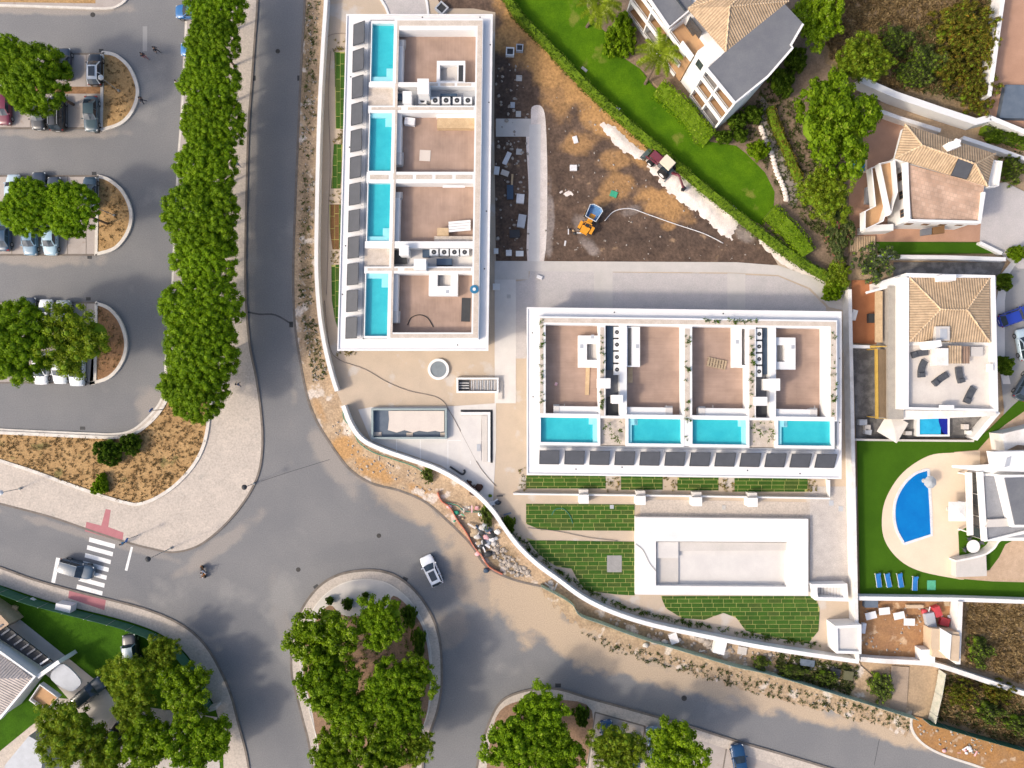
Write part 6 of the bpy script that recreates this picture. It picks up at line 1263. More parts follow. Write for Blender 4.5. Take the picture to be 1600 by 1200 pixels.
wb = thing('white_box_building', 'white open-topped box building at the lower right plot corner', 'shed', (W(1322, 997).x, W(1322, 997).y, .1)); part('wall', frame_between([(1305, 978), (1346, 976), (1346, 1022), (1307, 1021)], [(1309, 982), (1343, 980), (1343, 1018), (1310, 1017)], .05, 2.6), m_white, wb); part('roof', pp([(1308, 981), (1344, 979), (1344, 1019), (1309, 1018)], 1.9, 2.25), m_concw, wb)
m_tanp = M('tan_panel', (.55, .42, .29), (.50, .38, .26), 1, .8, grain=.06)
ts = thing('shed', 'tan shed with one white roof panel in the dirt yard', 'shed', (W(1478, 1005).x, W(1478, 1005).y, .1))
part('wall', pp([(1457, 984), (1499, 988), (1499, 1032), (1457, 1026)], .05, 2.1), m_tanp, ts); part('roof_panel', pp([(1455, 982), (1470, 983), (1469, 1016), (1455, 1014)], 2.1, 2.35), m_tanp, ts); part('roof_panel', pp([(1470, 982), (1487, 992), (1484, 1031), (1470, 1018)], 2.1, 2.5), m_white, ts); part('roof_panel', pp([(1487, 992), (1500, 994), (1498, 1034), (1484, 1031)], 2.1, 2.3), m_tanp, ts)
solo('white_tank_box', pp([(1439, 1015), (1461, 1015), (1461, 1036), (1440, 1036)], .1, 1.5), m_white, 'white cube box beside the tan shed', 'box')
# sand heaps
def heap(poly, h, cell, mat, name, label, seed=1, z=.12):
    rg = np.random.default_rng(seed); pw = WP(poly); xs = [p.x for p in pw]; ys = [p.y for p in pw]; pts = {}; V = []; F = []
    ph = rg.uniform(0, 6, 4); nx_ = int((max(xs) - min(xs)) / cell) + 1; ny_ = int((max(ys) - min(ys)) / cell) + 1
    seg = [(pw[i], pw[(i + 1) % len(pw)]) for i in range(len(pw))]
    def dist(x, y):
        d = 9
        for a, b in seg:
            ab = b - a; t = max(0, min(1, ((x - a.x) * ab.x + (y - a.y) * ab.y) / (ab.x ** 2 + ab.y ** 2 + 1e-9))); d = min(d, math.hypot(x - a.x - ab.x * t, y - a.y - ab.y * t))
        return d
    for i in range(nx_ + 1):
        for j in range(ny_ + 1):
            x = min(xs) + i * cell + rg.uniform(-.3, .3) * cell; y = min(ys) + j * cell + rg.uniform(-.3, .3) * cell
            dd = dist(x, y) * (1 if inside((x, y), pw) else -1) + .22 * math.sin(x * 2.3 + ph[0]) * math.sin(y * 2.9 + ph[1]) + .16 * math.sin(x * 6.1 + ph[2]) * math.sin(y * 5.3 + ph[3])
            if dd > -.05: pts[i, j] = len(V); V.append((x, y, z - .03 + h * min(1, max(0, dd) / .9) ** .7 * (.55 + .3 * math.sin(x * 1.7) * math.sin(y * 1.3 + 1) + rg.uniform(0, .35))))
    for i in range(nx_):
        for j in range(ny_):
            q = [(i, j), (i + 1, j), (i + 1, j + 1), (i, j + 1)]; r = [k for k in q if k in pts]
            if len(r) >= 3: F.append([pts[k] for k in r])
    mb = MB(); mb._add(V, F); return tag(put(name, mesh_of(mb, name, mat, True)), label, 'sand heap')
heap(smooth([(936, 195), (958, 196), (985, 222), (1008, 238), (1020, 258), (1000, 252), (972, 236), (948, 214)], 4, True), .25, .28, m_sand, 'sand_heap', 'narrow white sand trail above the excavator', 1)
heap(smooth([(1006, 258), (1030, 255), (1056, 262), (1078, 282), (1100, 298), (1125, 308), (1150, 325), (1156, 345), (1142, 376), (1112, 352), (1082, 328), (1054, 310), (1030, 284)], 4, True), .4, .3, m_sand, 'sand_heap', 'broad white sand heap below the excavator arm', 2)
heap(smooth([(1178, 362), (1200, 370), (1250, 408), (1298, 438), (1322, 470), (1314, 474), (1280, 444), (1230, 420), (1192, 390)], 4, True), .12, .3, m_sand, 'sand_heap', 'thin pale sand strip along the hedge end', 3)
heap(smooth([(865, 298), (890, 296), (895, 304), (878, 310)], 4, True), .15, .25, m_sand, 'sand_heap', 'small whitish spill on the dark soil', 4)
# backhoe loader
m_mred = M_paint('dark_red_machine', (.16, .03, .045), .5); m_mgrn = M_paint('grey_green_machine', (.07, .10, .10), .5); m_cream = m_creamcab = M_paint('cream_cab', (.72, .62, .46), .5); m_yel = M_paint('orange_machine', (.72, .30, .01), .5); m_blu = M_paint('blue_skip', (.10, .22, .40), .5)
p = W(1034, 258, .6); bh = thing('backhoe_loader', 'backhoe loader with cream cab roof and dark red arm on the white sand', 'excavator', (p.x, p.y, .13), None, math.radians(137))
def wheel_y(x, y, r, wd, z=None):
    mb = MB(); nn = 18; z = r if z is None else z
    return mb._add([(x + r * math.cos(2 * PI * i / nn), y + s * wd / 2, z + r * math.sin(2 * PI * i / nn)) for s in (-1, 1) for i in range(nn)], [[i, (i + 1) % nn, nn + (i + 1) % nn, nn + i] for i in range(nn)] + [list(range(nn))[::-1], list(range(nn, 2 * nn))])
for (x, r, wd) in [(1.25, .5, .38), (-.9, .75, .5)]:
    for s in (-1, 1):
        w_ = loc('wheel', wheel_y(x, s * .85, r, wd), m_tyre, bh); loc('rim', wheel_y(x, s * .85, r * .5, wd + .04, r), m_acw, w_)
loc('chassis', MB().box((.1, 0, .75), (3.4, .9, .5)), m_mgrn, bh); loc('bonnet', MB().box((1.15, 0, 1.25), (1.5, .85, .6)), m_mred, bh)
cb_ = loc('cab', MB().box((-.45, 0, 1.7), (1.5, 1.35, 1.5)), m_cglass, bh); loc('cab_roof', MB().prism([(-1.25, -.7), (.35, -.7), (.4, -.5), (.4, .5), (.35, .7), (-1.25, .7)], 2.45, 2.6, .06), m_creamcab, cb_)
for s in (-1, 1): loc('loader_arm', MB().bar((.4, s * .62, 1.3), (2.3, s * .62, .6), .12, .2), m_mred, bh)
loc('bucket', MB()._add([(2.1, -1.1, .15), (2.1, 1.1, .15), (2.8, 1.1, .1), (2.8, -1.1, .1), (2.15, -1.1, .85), (2.15, 1.1, .85)], [[0, 1, 2, 3], [0, 4, 5, 1], [0, 3, 4], [1, 5, 2]]), m_mgrn, bh)
bo = loc('boom', MB().bar((-1.7, 0, .9), (-2.6, .25, 2.6), .22, .3), m_mred, bh); di = loc('dipper', MB().bar((-2.6, .25, 2.6), (-4.0, .45, 1.1), .2, .26), m_mred, bh); loc('digging_bucket', MB()._add([(-3.9, .15, 1.0), (-3.9, .75, 1.0), (-4.4, .75, .9), (-4.4, .15, .9), (-4.1, .15, .35), (-4.1, .75, .35)], [[0, 1, 2, 3], [0, 4, 5, 1], [3, 2, 5, 4], [0, 3, 4], [1, 5, 2]]), m_trim, bh)
for s in (-1, 1): loc('stabiliser', MB().bar((-1.6, s * .4, .7), (-1.7, s * 1.25, .1), .15, .15), m_mgrn, bh)
# site dumper
p = W(921, 346, .8); du = thing('site_dumper', 'orange site dumper with blue tipping skip on the dark soil', 'dumper', (p.x, p.y, .13), None, math.radians(62))
for (x, s) in [(.75, -1), (.75, 1), (-1.0, -1), (-1.0, 1)]: w_ = loc('wheel', wheel_y(x, s * .8, .5, .4), m_tyre, du); loc('rim', wheel_y(x, s * .8, .26, .44, .5), m_yel, w_)
loc('chassis', MB().box((-.3, 0, .7), (2.6, .7, .35)), m_yel, du); loc('engine_cover', MB().prism([(-1.8, -.5), (-.9, -.65), (-.7, 0), (-.9, .65), (-1.8, .5)], .7, 1.25, .12), m_yel, du); loc('seat', MB().box((-.75, 0, 1.3), (.4, .5, .25)), m_trim, du)
loc('mudguards', MB().box((-1.0, .82, 1.06), (1.0, .4, .06)).box((-1.0, -.82, 1.06), (1.0, .4, .06)), m_yel, du); loc('roll_bar', MB().tube([(-.6, -.5, .9), (-.6, -.5, 2.2), (-.6, .5, 2.2), (-.6, .5, .9)], .05, 6), m_yel, du)
a = [(.15, -.75), (1.75, -.9), (2.0, -.5), (2.0, .5), (1.75, .9), (.15, .75)]; mbk = MB(); n = len(a); mbk._add([(x * .85 + .15, y * .75, .85) for x, y in a] + [(x, y, 1.55) for x, y in a], [list(range(n))] + [[i, (i + 1) % n, n + (i + 1) % n, n + i] for i in range(n)])
skp = loc('skip', mbk, m_blu, du); loc('skip_rim', MB().tube([(x, y, 1.56) for x, y in a + a[:1]], .06, 5), M_paint('pale_rim', (.55, .58, .60)), skp)
# crates, bags, boards, covers
m_bag = M('white_bag', (.74, .73, .72), (.62, .60, .60), 2, .8, grain=.06); m_pal = M('pallet_wood', (.42, .32, .21), (.34, .26, .17), 3, .85, grain=.15); m_cover = M('inspection_cover', (.50, .48, .45), None, 3, .8); m_greentarp = M('green_tarp', (.05, .35, .20), None, 3, .7); m_pinkbag = M('pink_bag', (.60, .25, .27), (.7, .5, .5), 2, .8)
def slab(name, poly, z0, z1, mat, label, cat): return solo(name, pp(poly, z0, z1), mat, label, cat)
def rot_rect(x, y, w_, h, a):
    a = math.radians(a); ca, sa = math.cos(a), math.sin(a); return [(x + u * ca - v * sa, y + u * sa + v * ca) for u, v in [(-w_ / 2, -h / 2), (w_ / 2, -h / 2), (w_ / 2, h / 2), (-w_ / 2, h / 2)]]
def crate(x, y, s, ang, label):
    o = rot_rect(x, y, s, s, ang); i = rot_rect(x, y, s * .72, s * .72, ang); c = W(x, y); t = thing('planter_crate', label, 'crate', (c.x, c.y, .12)); part('rim', frame_between(o, i, .1, .7), m_acw if 'white' in label else m_gutter, t); part('lid', pp(i, .1, .55), m_dark, t)
crate(690, 12, 16, 42, 'dark square crate with grey rim above the west block'); crate(797, 80, 13, 3, 'dark crate with white rim beside the west block, paired'); crate(812, 74, 11, 3, 'dark grey rimmed crate at the orange soil, paired')
for (x, y, w_, h, a, lab) in [(811, 122, 9, 9, 2, 'square inspection cover highest on the dark soil'), (801, 164, 7, 9, 2, 'inspection cover just above the cross path'), (810, 178, 8, 9, 0, 'pale inspection cover touching the cross path'), (811, 237, 9, 9, 4, 'square cover beside the white site path'), (960, 881, 23, 26, 0, 'square grey concrete pad in the turf lawn'), (1299, 786, 7, 8, 0, 'grey cover at the end of the garden wall'), (1314, 795, 7, 8, 0, 'grey cover beside the plot boundary wall'), (1131, 793, 6, 7, 0, 'faint square cover on the pool side path'), (795, 463, 6, 6, 0, 'small dark cover on the pale path below the court'), (956, 792, 6, 6, 0, 'small cover at the top of the turf lawn')]:
    slab('inspection_cover', rot_rect(x, y, w_, h, a), .1, .19, M('grey_pad', (.30, .29, .275), (.26, .25, .24), 2, .9) if 'pad' in lab else m_cover if 'pale' in lab or 'square' in lab else m_gutter, lab, 'cover')
slab('floor_box', rectp(770, 443, 781, 453), .1, .3, m_acw, 'white rimmed dark floor box by the west block wall', 'box'); 
for (x, y, w_, h, a, z1, m_, nm, lab, cat) in [(792, 247, 7, 20, 25, .4, m_bag, 'plastic_sheet', 'crumpled white sheet on the dark soil', 'sheet'), (776, 266, 8, 12, 8, .5, m_bag, 'cement_bag', 'white bag against the west block wall', 'bag'), (789, 270, 12, 8, 20, .35, m_tarp, 'cardboard', 'beige board below the crumpled sheet', 'board'), (797, 300, 10, 22, 0, .4, m_duct, 'pallet', 'blue plastic pallet on the dark soil', 'pallet'), (813, 310, 12, 14, 5, .6, m_bag, 'cement_bag', 'white bags heaped beside the site path', 'bag'), (800, 285, 3, 26, 3, .2, m_wood, 'plank', 'thin plank beside the blue pallet', 'plank'),
    (815, 345, 12, 20, 10, .6, m_gutter, 'metal_frame', 'grey metal parts near the site path', 'scrap'), (804, 365, 16, 12, 0, .5, m_dark, 'metal_frame', 'dark frames stacked on the soil', 'scrap'), (812, 396, 12, 8, 0, .4, m_acw, 'metal_frame', 'white frame at the soil corner', 'scrap'), (775, 392, 7, 8, 0, .5, m_acw, 'box', 'white box by the west block wall', 'box'), (795, 395, 9, 9, 0, .4, m_bag, 'cement_bag', 'single white bag at the lower soil edge', 'bag'),
    (963, 172, 12, 8, 10, .3, m_bag, 'plastic_sheet', 'small white board on the orange soil by the hedge', 'board'), (959, 303, 11, 9, 20, .3, m_greentarp, 'tarp', 'small green tarp on the soil', 'tarp'), (899, 218, 7, 11, -15, .3, m_bag, 'bucket', 'white sack on the soil beside the track', 'bag'), (896, 262, 11, 9, 0, .4, m_bag, 'cement_bag', 'white tub on the soil left of excavator', 'tub'), (913, 108, 4, 10, -50, .2, m_conc, 'broken_slab', 'grey broken slab on the orange soil', 'slab'), (883, 380, 2.5, 8, 10, .2, m_bag, 'pipe_offcut', 'short white pipe on the soil', 'pipe'), (843, 433, 9, 5, 20, .4, m_bag, 'plastic_sheet', 'white rag on the grey cobbles', 'rag'),
    (545, 28, 4, 12, 0, .4, m_conc, 'paver_stack', 'two grey pavers by the upper wall', 'pavers'), (1430, 948, 26, 5, 0, .5, m_tanp, 'board', 'tan board under the yard wall', 'board'), (1350, 982, 6, 16, 8, .5, m_bag, 'bag', 'pale bags left in the dirt yard', 'bag'), (1362, 944, 20, 11, 0, .9, m_slate, 'container', 'dark blue container in the yard corner', 'container'), (1480, 943, 8, 8, 0, .3, m_pal, 'board', 'brown board in the upper yard', 'board'), (1455, 970, 14, 24, -12, .8, m_gutter, 'sheet_pile', 'grey sheets piled in the yard', 'sheets'), (1466, 956, 10, 16, -20, .9, M('red_plastic', (.50, .06, .07), None, 2, .5), 'chair_stack', 'red plastic chairs stacked in the yard', 'chairs'), (1477, 972, 14, 12, 15, .6, bpy.data.materials['red_plastic'], 'barrier', 'red barrier parts lying in the yard', 'barrier'),
    (1125, 1012, 18, 20, 14, 1.2, m_acw, 'tank', 'white rounded sheet hung over the green fence', 'tank'), (1053, 998, 13, 16, -20, .6, m_bag, 'plastic_sheet', 'white crumpled sheet in the rubble strip', 'sheet'), (1160, 1017, 14, 12, 10, .3, m_conc, 'manhole_ring', 'square concrete manhole top in the rubble strip', 'manhole'), (1305, 1052, 16, 14, 12, .5, m_dark, 'engine_scrap', 'dark scrap block in the rubble strip', 'scrap'), (1326, 1056, 15, 14, 8, .6, M('olive_scrap', (.12, .115, .06), None, 2, .7), 'engine_scrap', 'olive scrap machine near the plot corner', 'scrap'), (1262, 1036, 22, 10, 8, .5, m_slate, 'scrap_heap', 'long dark scrap heap in the weeds', 'scrap'),
    (640, 189, 16, 11, 8, 5.3, m_bag, 'folded_parasol', 'white bundled parasol on the second deck', 'parasol'), (664, 243, 17, 17, 3, 4.66, m_tarp, 'board', 'beige board lying on the second deck', 'board'), (728, 484, 14, 37, 2, 4.68, m_dark, 'mat', 'black mat on the fourth deck', 'mat'), (692, 362, 18, 12, 0, 5.6, m_wood, 'board_stack', 'wooden board stack on the third deck', 'boards'), (918, 592, 6, 50, 2, 4.75, m_wood, 'plank', 'pale planks leaning on the first south deck', 'plank'), (985, 585, 7, 26, 0, 4.66, m_wood, 'plank', 'short plank on the second south deck', 'plank'), (869, 600, 4, 5, 20, 4.8, m_pinkbag, 'rag', 'small pink rag on the first south deck', 'rag'), (920, 1143 - 20, 2, 2, 0, .4, m_dark, 'bollard', 'small dark bollard by the lower bays', 'bollard'),
    (98, 951, 24, 13, 10, 1.4, m_white, 'garden_box', 'white box with sloping top by the lawn fence', 'box'), (141, 966, 9, 9, 10, .5, m_slate, 'garden_bin', 'dark bin on the lawn at the fence', 'bin'), (50, 940, 10, 6, 30, .6, m_acw, 'garden_chair', 'white garden chair at the fence', 'chair'), (22, 951, 8, 8, 20, .4, m_wood, 'garden_stool', 'tan stool on the corner lawn', 'stool'), (506, 1016, 1, 1, 0, .3, m_dark, 'stump', 'tiny dark stump in the roundabout', 'stump')]:
    z0 = .1 if z1 < 3 else (4.6 if z1 < 6 else 5.5)
    slab(nm, rot_rect(x, y, w_, h, a), z0, z1, m_, lab, cat)
for k, (x, y, a) in enumerate([(1382, 955, -6), (1405, 962, -12), (1421, 972, 2), (1361, 962, -14)]):
    c = W(x, y, .75); t = thing('site_table', ['white table in the dirt yard beside the blue container', 'rounded white table in the middle of the dirt yard', 'white table nearest the grey sheets in the yard', 'white table with things on it under the yard wall'][k], 'table', (c.x, c.y, .1), 'white tables in the yard')
    part('top', MB().prism([W(*q, .75) for q in rot_rect(x, y, 17, 11, a)], .70, .76), m_white, t)
    for q in rot_rect(x, y, 14, 8, a): w_ = W(*q, .7); part('leg', MB().tube([(w_.x, w_.y, .1), (w_.x, w_.y, .7)], .03, 5), m_alu, t)
for k in range(4):
    c = W(718, 347 + 4.2 * k, 5.5); tag(put('insulation_board', mesh_of(MB().box((0, 0, .06), (2.7, .28, .11), math.radians(5)), 'insulation_board', m_white), None, (c.x, c.y, 5.45)), 'white insulation board on the third deck, %s from the top' % ORD[k], 'board', 'white boards on third deck')
c = W(709, 291.5, 6.35); tag(put('insulation_board', mesh_of(MB().box((0, 0, .06), (2.7, .25, .1)), 'insulation_board', m_white), None, (c.x, c.y, 6.3)), 'single white board on the wall above third deck', 'board')
p = W(1120, 568, 4.75); t = thing('pallet', 'grey wooden pallet turned on the third south deck', 'pallet', (p.x, p.y, 4.62), None, math.radians(-12))
for k in range(7): loc('slat', MB().box((-1.05 + .35 * k, 0, .16), (.24, 1.15, .04)), m_pal, t)
for k in range(3): loc('bearer', MB().box((0, -.5 + .5 * k, .07), (2.4, .1, .12)), m_pal, t)
p = W(741, 452, 6.4); t = thing('blue_reel', 'round blue cable reel on the west block parapet', 'reel', (p.x, p.y, 6.32)); loc('disc', MB().ring((0, 0), .12, .52, .0, .12, 20), M('blue_plastic', (.03, .17, .30), None, 2, .5), t); loc('core', MB().cyl((0, 0), .2, .2, 0, .2, 12), m_bag, t)
m_hose = M('dark_hose', (.05, .045, .04), None, 3, .7); m_cable = M('brown_cable', (.30, .25, .21), None, 3, .8); m_greenhose = M('green_hose', (.05, .20, .14), None, 3, .6)
def hose(pts, z, r, mat, label, cat='hose', name='hose'): P = WP(smooth(pts, 6), z); b = P[0]; return solo(name, MB().tube(P, r, 5), mat, label, cat, smooth=True)
hose([(637, 508), (642, 497), (655, 492), (668, 497), (677, 511)], 4.68, .06, m_hose, 'black curved hose on the fourth deck')
hose([(507, 470), (515, 540), (530, 562), (570, 577), (605, 597), (640, 611), (685, 622), (704, 645), (728, 690), (750, 730), (775, 760)], .17, .045, m_cable, 'long brown cable winding across the paved court', 'cable', 'cable')
hose([(508, 65), (515, 55), (530, 52), (541, 52)], .17, .04, m_cable, 'thin cable at the upper end of the side path', 'cable', 'cable'); hose([(517, 80), (513, 150), (516, 250), (513, 330), (512, 400), (510, 460)], .17, .035, m_cable, 'thin cable lying along the narrow side path', 'cable', 'cable')
hose([(536, 640), (538, 655), (552, 672), (560, 690), (580, 705), (610, 716), (650, 730), (668, 745)], .25, .07, m_greenhose, 'green hose trailing outside the curved wall'); hose([(697, 785), (715, 790), (725, 798), (745, 800), (755, 797)], .3, .07, m_greenhose, 'green hose in the rubbish strip')
hose([(825, 825), (870, 830), (920, 840), (965, 845)], .2, .04, m_cable, 'cable across the turf lawn path', 'cable', 'cable'); hose([(862, 805), (868, 796), (880, 795), (890, 805), (895, 818)], .22, .05, m_greenhose, 'blue green hose curled on the turf lawn'); hose([(993, 850), (1005, 860), (1015, 880), (1025, 892)], 1.06, .03, m_cable, 'cable hanging over the pool shell rim', 'cable', 'cable')
hose([(945, 345), (960, 330), (985, 326), (1015, 336), (1055, 350), (1100, 365), (1130, 380)], .2, .06, m_bag, 'pale drip pipe curving over the dark soil', 'pipe', 'pipe')
hose([(703, 729), (712, 735), (722, 741), (726, 738), (725, 734)], .3, .13, m_dark, 'black bent pipe on the forecourt', 'pipe', 'pipe')
def pile(cx, cy, n, sx, sy, mats, name, label, cat, seed, z=.1, size=.45):
    rg = random.Random(seed); c = W(cx, cy); t = thing(name, label, cat, (c.x, c.y, z))
    for k in range(n):
        q = W(cx + rg.gauss(0, sx), cy + rg.gauss(0, sy)); s = size * rg.uniform(.5, 1.3); mt = mats[k % len(mats)]
        if k % 3 == 0: part('board', MB().box((q.x, q.y, z + .25 + .2 * rg.random()), (s * 2.6, s * .5, .05), rg.uniform(0, 3.1), ('Y', rg.uniform(-.3, .3))), mt, t)
        else: part('bag', MB().blob((q.x, q.y, z + s * .35), (s, s * .8, s * .5), seed + k, 2, .2), mt, t, True)
pile(756, 838, 44, 10, 16, [m_bag, m_gutter, m_duct, m_pinkbag, m_pal, m_conc, m_dark], 'rubbish_heap', 'large heap of pale rubbish bags and boards inside the netting', 'rubbish', 3); pile(720, 800, 12, 16, 8, [m_conc, m_pinkbag, m_verge, m_greentarp], 'rubbish_heap', 'scattered rubbish where the orange netting starts', 'rubbish', 4, size=.3); pile(742, 760, 7, 6, 4, [M('rotten_brown', (.07, .035, .025), None, 3, .9)], 'root_pile', 'dark brown root pile on the forecourt', 'pile', 5); pile(775, 792, 10, 12, 10, [m_dark, m_hedge, m_slate, m_bag], 'scrap_pile', 'dark scrap and pots inside the wall bend', 'scrap', 6, size=.35); pile(1455, 958, 10, 14, 8, [bpy.data.materials['red_plastic'], m_bag, m_gutter, m_pal], 'scrap_pile', 'mixed scrap under the yard wall', 'scrap', 7, size=.35); pile(1080, 1000, 12, 40, 6, [m_conc, m_rub], 'rubble_slabs', 'broken concrete slabs in the rubble strip', 'rubble', 8, size=.5); pile(1510, 1172, 8, 16, 5, [m_pinkbag, m_bag], 'rubbish_heap', 'pale rubbish on the orange verge bed', 'rubbish', 9, size=.3)
pile(865, 915, 5, 10, 6, [m_conc], 'rubble_slabs', 'stones by the end of the green fence', 'rubble', 10, size=.35); pile(895, 362, 5, 6, 3, [m_bag, m_dark, m_wood], 'scrap_pile', 'small litter left of the dumper', 'litter', 11, z=.12, size=.22)
# half-moon garden pool, plastic pool, garden furniture
gp = thing('half_moon_pool', 'half-moon blue garden pool in its cream deck', 'pool', (W(1430, 790).x, W(1430, 790).y, .14))
arc = smooth([(1451, 733), (1430, 740), (1412, 757), (1400, 780), (1397, 803), (1401, 828), (1413, 850)], 5) + [(1456, 836), (1455, 800)]
part('coping', MB().strip(WP(arc, .2), .35, .1, .2, True), M('pale_coping', (.66, .66, .66), None, 1, .8), gp); part('pool_floor', MB().sheet(WP(arc, .15), .15), m_poolb, gp); part('pool_water', MB().sheet(WP(arc, .18), .18), m_waterb, gp)
tb = thing('plastic_pool', 'rectangular white rimmed plastic pool with rolled dark blue cover', 'pool', (W(1458, 666).x, W(1458, 666).y, .12)); part('rim', frame_between(rectp(1433, 651, 1484, 682), rectp(1437, 654, 1481, 679), .1, .9), m_white, tb); part('pool_water', pp(rectp(1437, 654, 1470, 679), .1, .8), M('plastic_blue', (.03, .38, .60), (.02, .30, .52), 1, .15, grain=.03), tb); part('rolled_cover', pp(smooth([(1468, 653), (1481, 653), (1481, 679), (1474, 675), (1468, 662)], 3, True), .1, .86), M('dark_blue_cover', (.01, .02, .25), None, 1, .4), tb)
def lounger(px, py, ang, label):
    p = W(px, py, .35); t = thing('sun_lounger', label, 'sun lounger', (p.x, p.y, .14), 'blue sun loungers', math.radians(ang)); mb_ = M_('blue_canvas')
    loc('frame', MB().bar((-.95, -.32, .3), (.95, -.32, .3), .05, .05).bar((-.95, .32, .3), (.95, .32, .3), .05, .05), m_acw, t); loc('seat', MB().box((.3, 0, .34), (1.3, .58, .05)), mb_, t); loc('backrest', MB().box((-.62, 0, .46), (.65, .58, .05), 0, ('Y', .4)), mb_, t)
    for x in (-.8, .8):
        for y in (-.3, .3): loc('leg', MB().tube([(x, y, 0), (x, y, .3)], .025, 5), m_acw, t)
_mm = {}
def M_(n):
    if n not in _mm: _mm[n] = M(n, (.02, .15, .42), (.03, .18, .46), 2, .7, grain=.05)
    return _mm[n]
for k, (x, y, a) in enumerate([(1372, 906, -82), (1387, 906, -78), (1406, 906, -80), (1429, 911, -92)]): lounger(x, y, a, 'blue sun lounger on the turf, %s from the plot wall' % ORD[k])
slab('garden_mat', rectp(1449, 907, 1462, 922), .13, .2, M('mint_mat', (.10, .42, .25), None, 2, .7), 'mint green square mat on the turf', 'mat')
def parasol(px, py, r, h, n, mat, label, rot=.4, drop=.35):
    c = W(px, py, h); t = thing('parasol', label, 'parasol', (c.x, c.y, .15)); R = r / S
    P = [(c.x + R * math.cos(rot + 2 * PI * i / n), c.y + R * math.sin(rot + 2 * PI * i / n), h - drop) for i in range(n)]
    for i in range(n): part('canopy_panel', MB().poly3([(c.x, c.y, h), P[i], P[(i + 1) % n]]), mat, t)
    part('pole', MB().tube([(c.x, c.y, .15), (c.x, c.y, h)], .03, 6), m_alu, t); part('base', MB().cyl((c.x, c.y), .3, .25, .14, .24, 14), m_conc, t)
m_canv = M('cream_canvas', (.72, .66, .57), (.66, .60, .52), 1.5, .85, grain=.05); m_canvw = M('white_canvas', (.76, .74, .70), None, 1.5, .85, grain=.04); m_canvg = M('grey_canvas', (.40, .42, .43), None, 1.5, .85)
parasol(1397, 668, 25, 2.5, 4, m_canv, 'cream square parasol in the dark stone court', .25); parasol(1500, 800, 21, 2.5, 4, m_canvw, 'white square parasol on the pool deck', .78); parasol(1456, 754, 10, 1.9, 8, m_canvg, 'small grey parasol at the edge of the half-moon pool')
tt = thing('garden_table', 'round white table with dark chairs on the small turf', 'table', (W(1521, 854).x, W(1521, 854).y, .15)); c = W(1521, 854, .8); part('top', MB().cyl((c.x, c.y), .85, .85, .74, .8, 20, True), m_white, tt); part('leg', MB().cyl((c.x, c.y), .1, .1, .15, .74, 10), m_alu, tt)
for k in range(4): c2 = (c.x + 1.05 * math.cos(1.57 * k + .4), c.y + 1.05 * math.sin(1.57 * k + .4)); t = thing('garden_chair', 'dark garden chair at the round white table, %s of its four' % ORD[k], 'chair', (c2[0], c2[1], .15), 'chairs at the round table', 1.57 * k + .4); loc('seat', MB().box((0, 0, .45), (.45, .45, .05)), m_rattan, t); loc('backrest', MB().box((.22, 0, .7), (.05, .45, .45)), m_rattan, t); [loc('leg', MB().tube([(x, y, 0), (x, y, .45)], .02, 5), m_rattan, t) for x in (-.2, .2) for y in (-.2, .2)]
for (x, y, w_, h, a, m_, lab) in [(1357, 675, 10, 8, 10, m_gutter, 'grey armchair lowest in the dark stone court'), (1349, 660, 12, 9, 0, m_gutter, 'grey sofa in the dark stone court'), (1356, 668, 9, 8, 0, m_conc, 'pale low table in the dark stone court'), (1510, 667, 8, 8, 0, m_conc, 'pale box next to the plastic pool'), (1515, 676, 7, 6, 0, m_acw, 'white box in the court corner'), (1360, 305, 12, 26, 3, m_gutter, 'grey dining table on the terracotta terrace'), (1363, 497, 10, 14, 0, m_dark, 'dark dining set on the rust terrace'), (1335, 492, 8, 16, 15, m_acw, 'white and blue laundry rack on the rust terrace'), (1420, 677, 10, 6, 0, m_conc, 'grey cushion box below the plastic pool')]:
    slab('garden_furniture', rot_rect(x, y, w_, h, a), .12, .75, m_, lab, 'furniture')
slab('covered_stack', [(1572, 132), (1640, 134), (1640, 186), (1562, 184)], .1, .9, m_slate, 'dark covered stack on the upper right terrace', 'stack'); slab('tiled_porch', rectp(1328, 369, 1368, 394), .1, .5, tile_mat(0), 'small tiled porch roof beside the oleander', 'porch')
# ------------------------------------------------------------------ street furniture
def lamp(bx, by, hx, hy, label, kind='lamp', sign=None):
    d0 = math.hypot(bx - 800, by - 600); d1 = math.hypot(hx - 800, hy - 600); h = H * (1 - d0 / d1); b = W(bx, by); t = thing('street_lamp' if kind == 'lamp' else 'road_sign', label, 'street lamp' if kind == 'lamp' else 'road sign', (b.x, b.y, .1), 'street lamps' if kind == 'lamp' else 'road signs')
    part('pole', MB().tube([(b.x, b.y, .1), (b.x, b.y, h)], .06, 7, .04), m_post, t)
    if kind == 'lamp': part('lantern', MB().lathe((b.x, b.y, h), [(.12, -.1), (.32, .05), (.34, .18), (.2, .32), (.05, .4)], 14), m_dark if 'black' in label else m_acw, t); part('foot', MB().cyl((b.x, b.y), .18, .14, .1, .4, 10), m_post, t)
    else:
        dv = Vector((math.cos(sign[1]), math.sin(sign[1]), 0)); n_ = 16; c = Vector((b.x, b.y, h - .1)) + dv * .06; u = Vector((-dv.y, dv.x, 0)); part('sign_plate', MB()._add([c + u * .33 * math.cos(2 * PI * i / n_) + Vector((0, 0, .33 * math.sin(2 * PI * i / n_))) + dv * o for o in (0, .03) for i in range(n_)], [list(range(n_))[::-1], list(range(n_, 2 * n_))] + [[i, (i + 1) % n_, n_ + (i + 1) % n_, n_ + i] for i in range(n_)]), sign[0], t)
m_blue = M('sign_blue', (.02, .14, .45), None, 2, .4, grain=0)
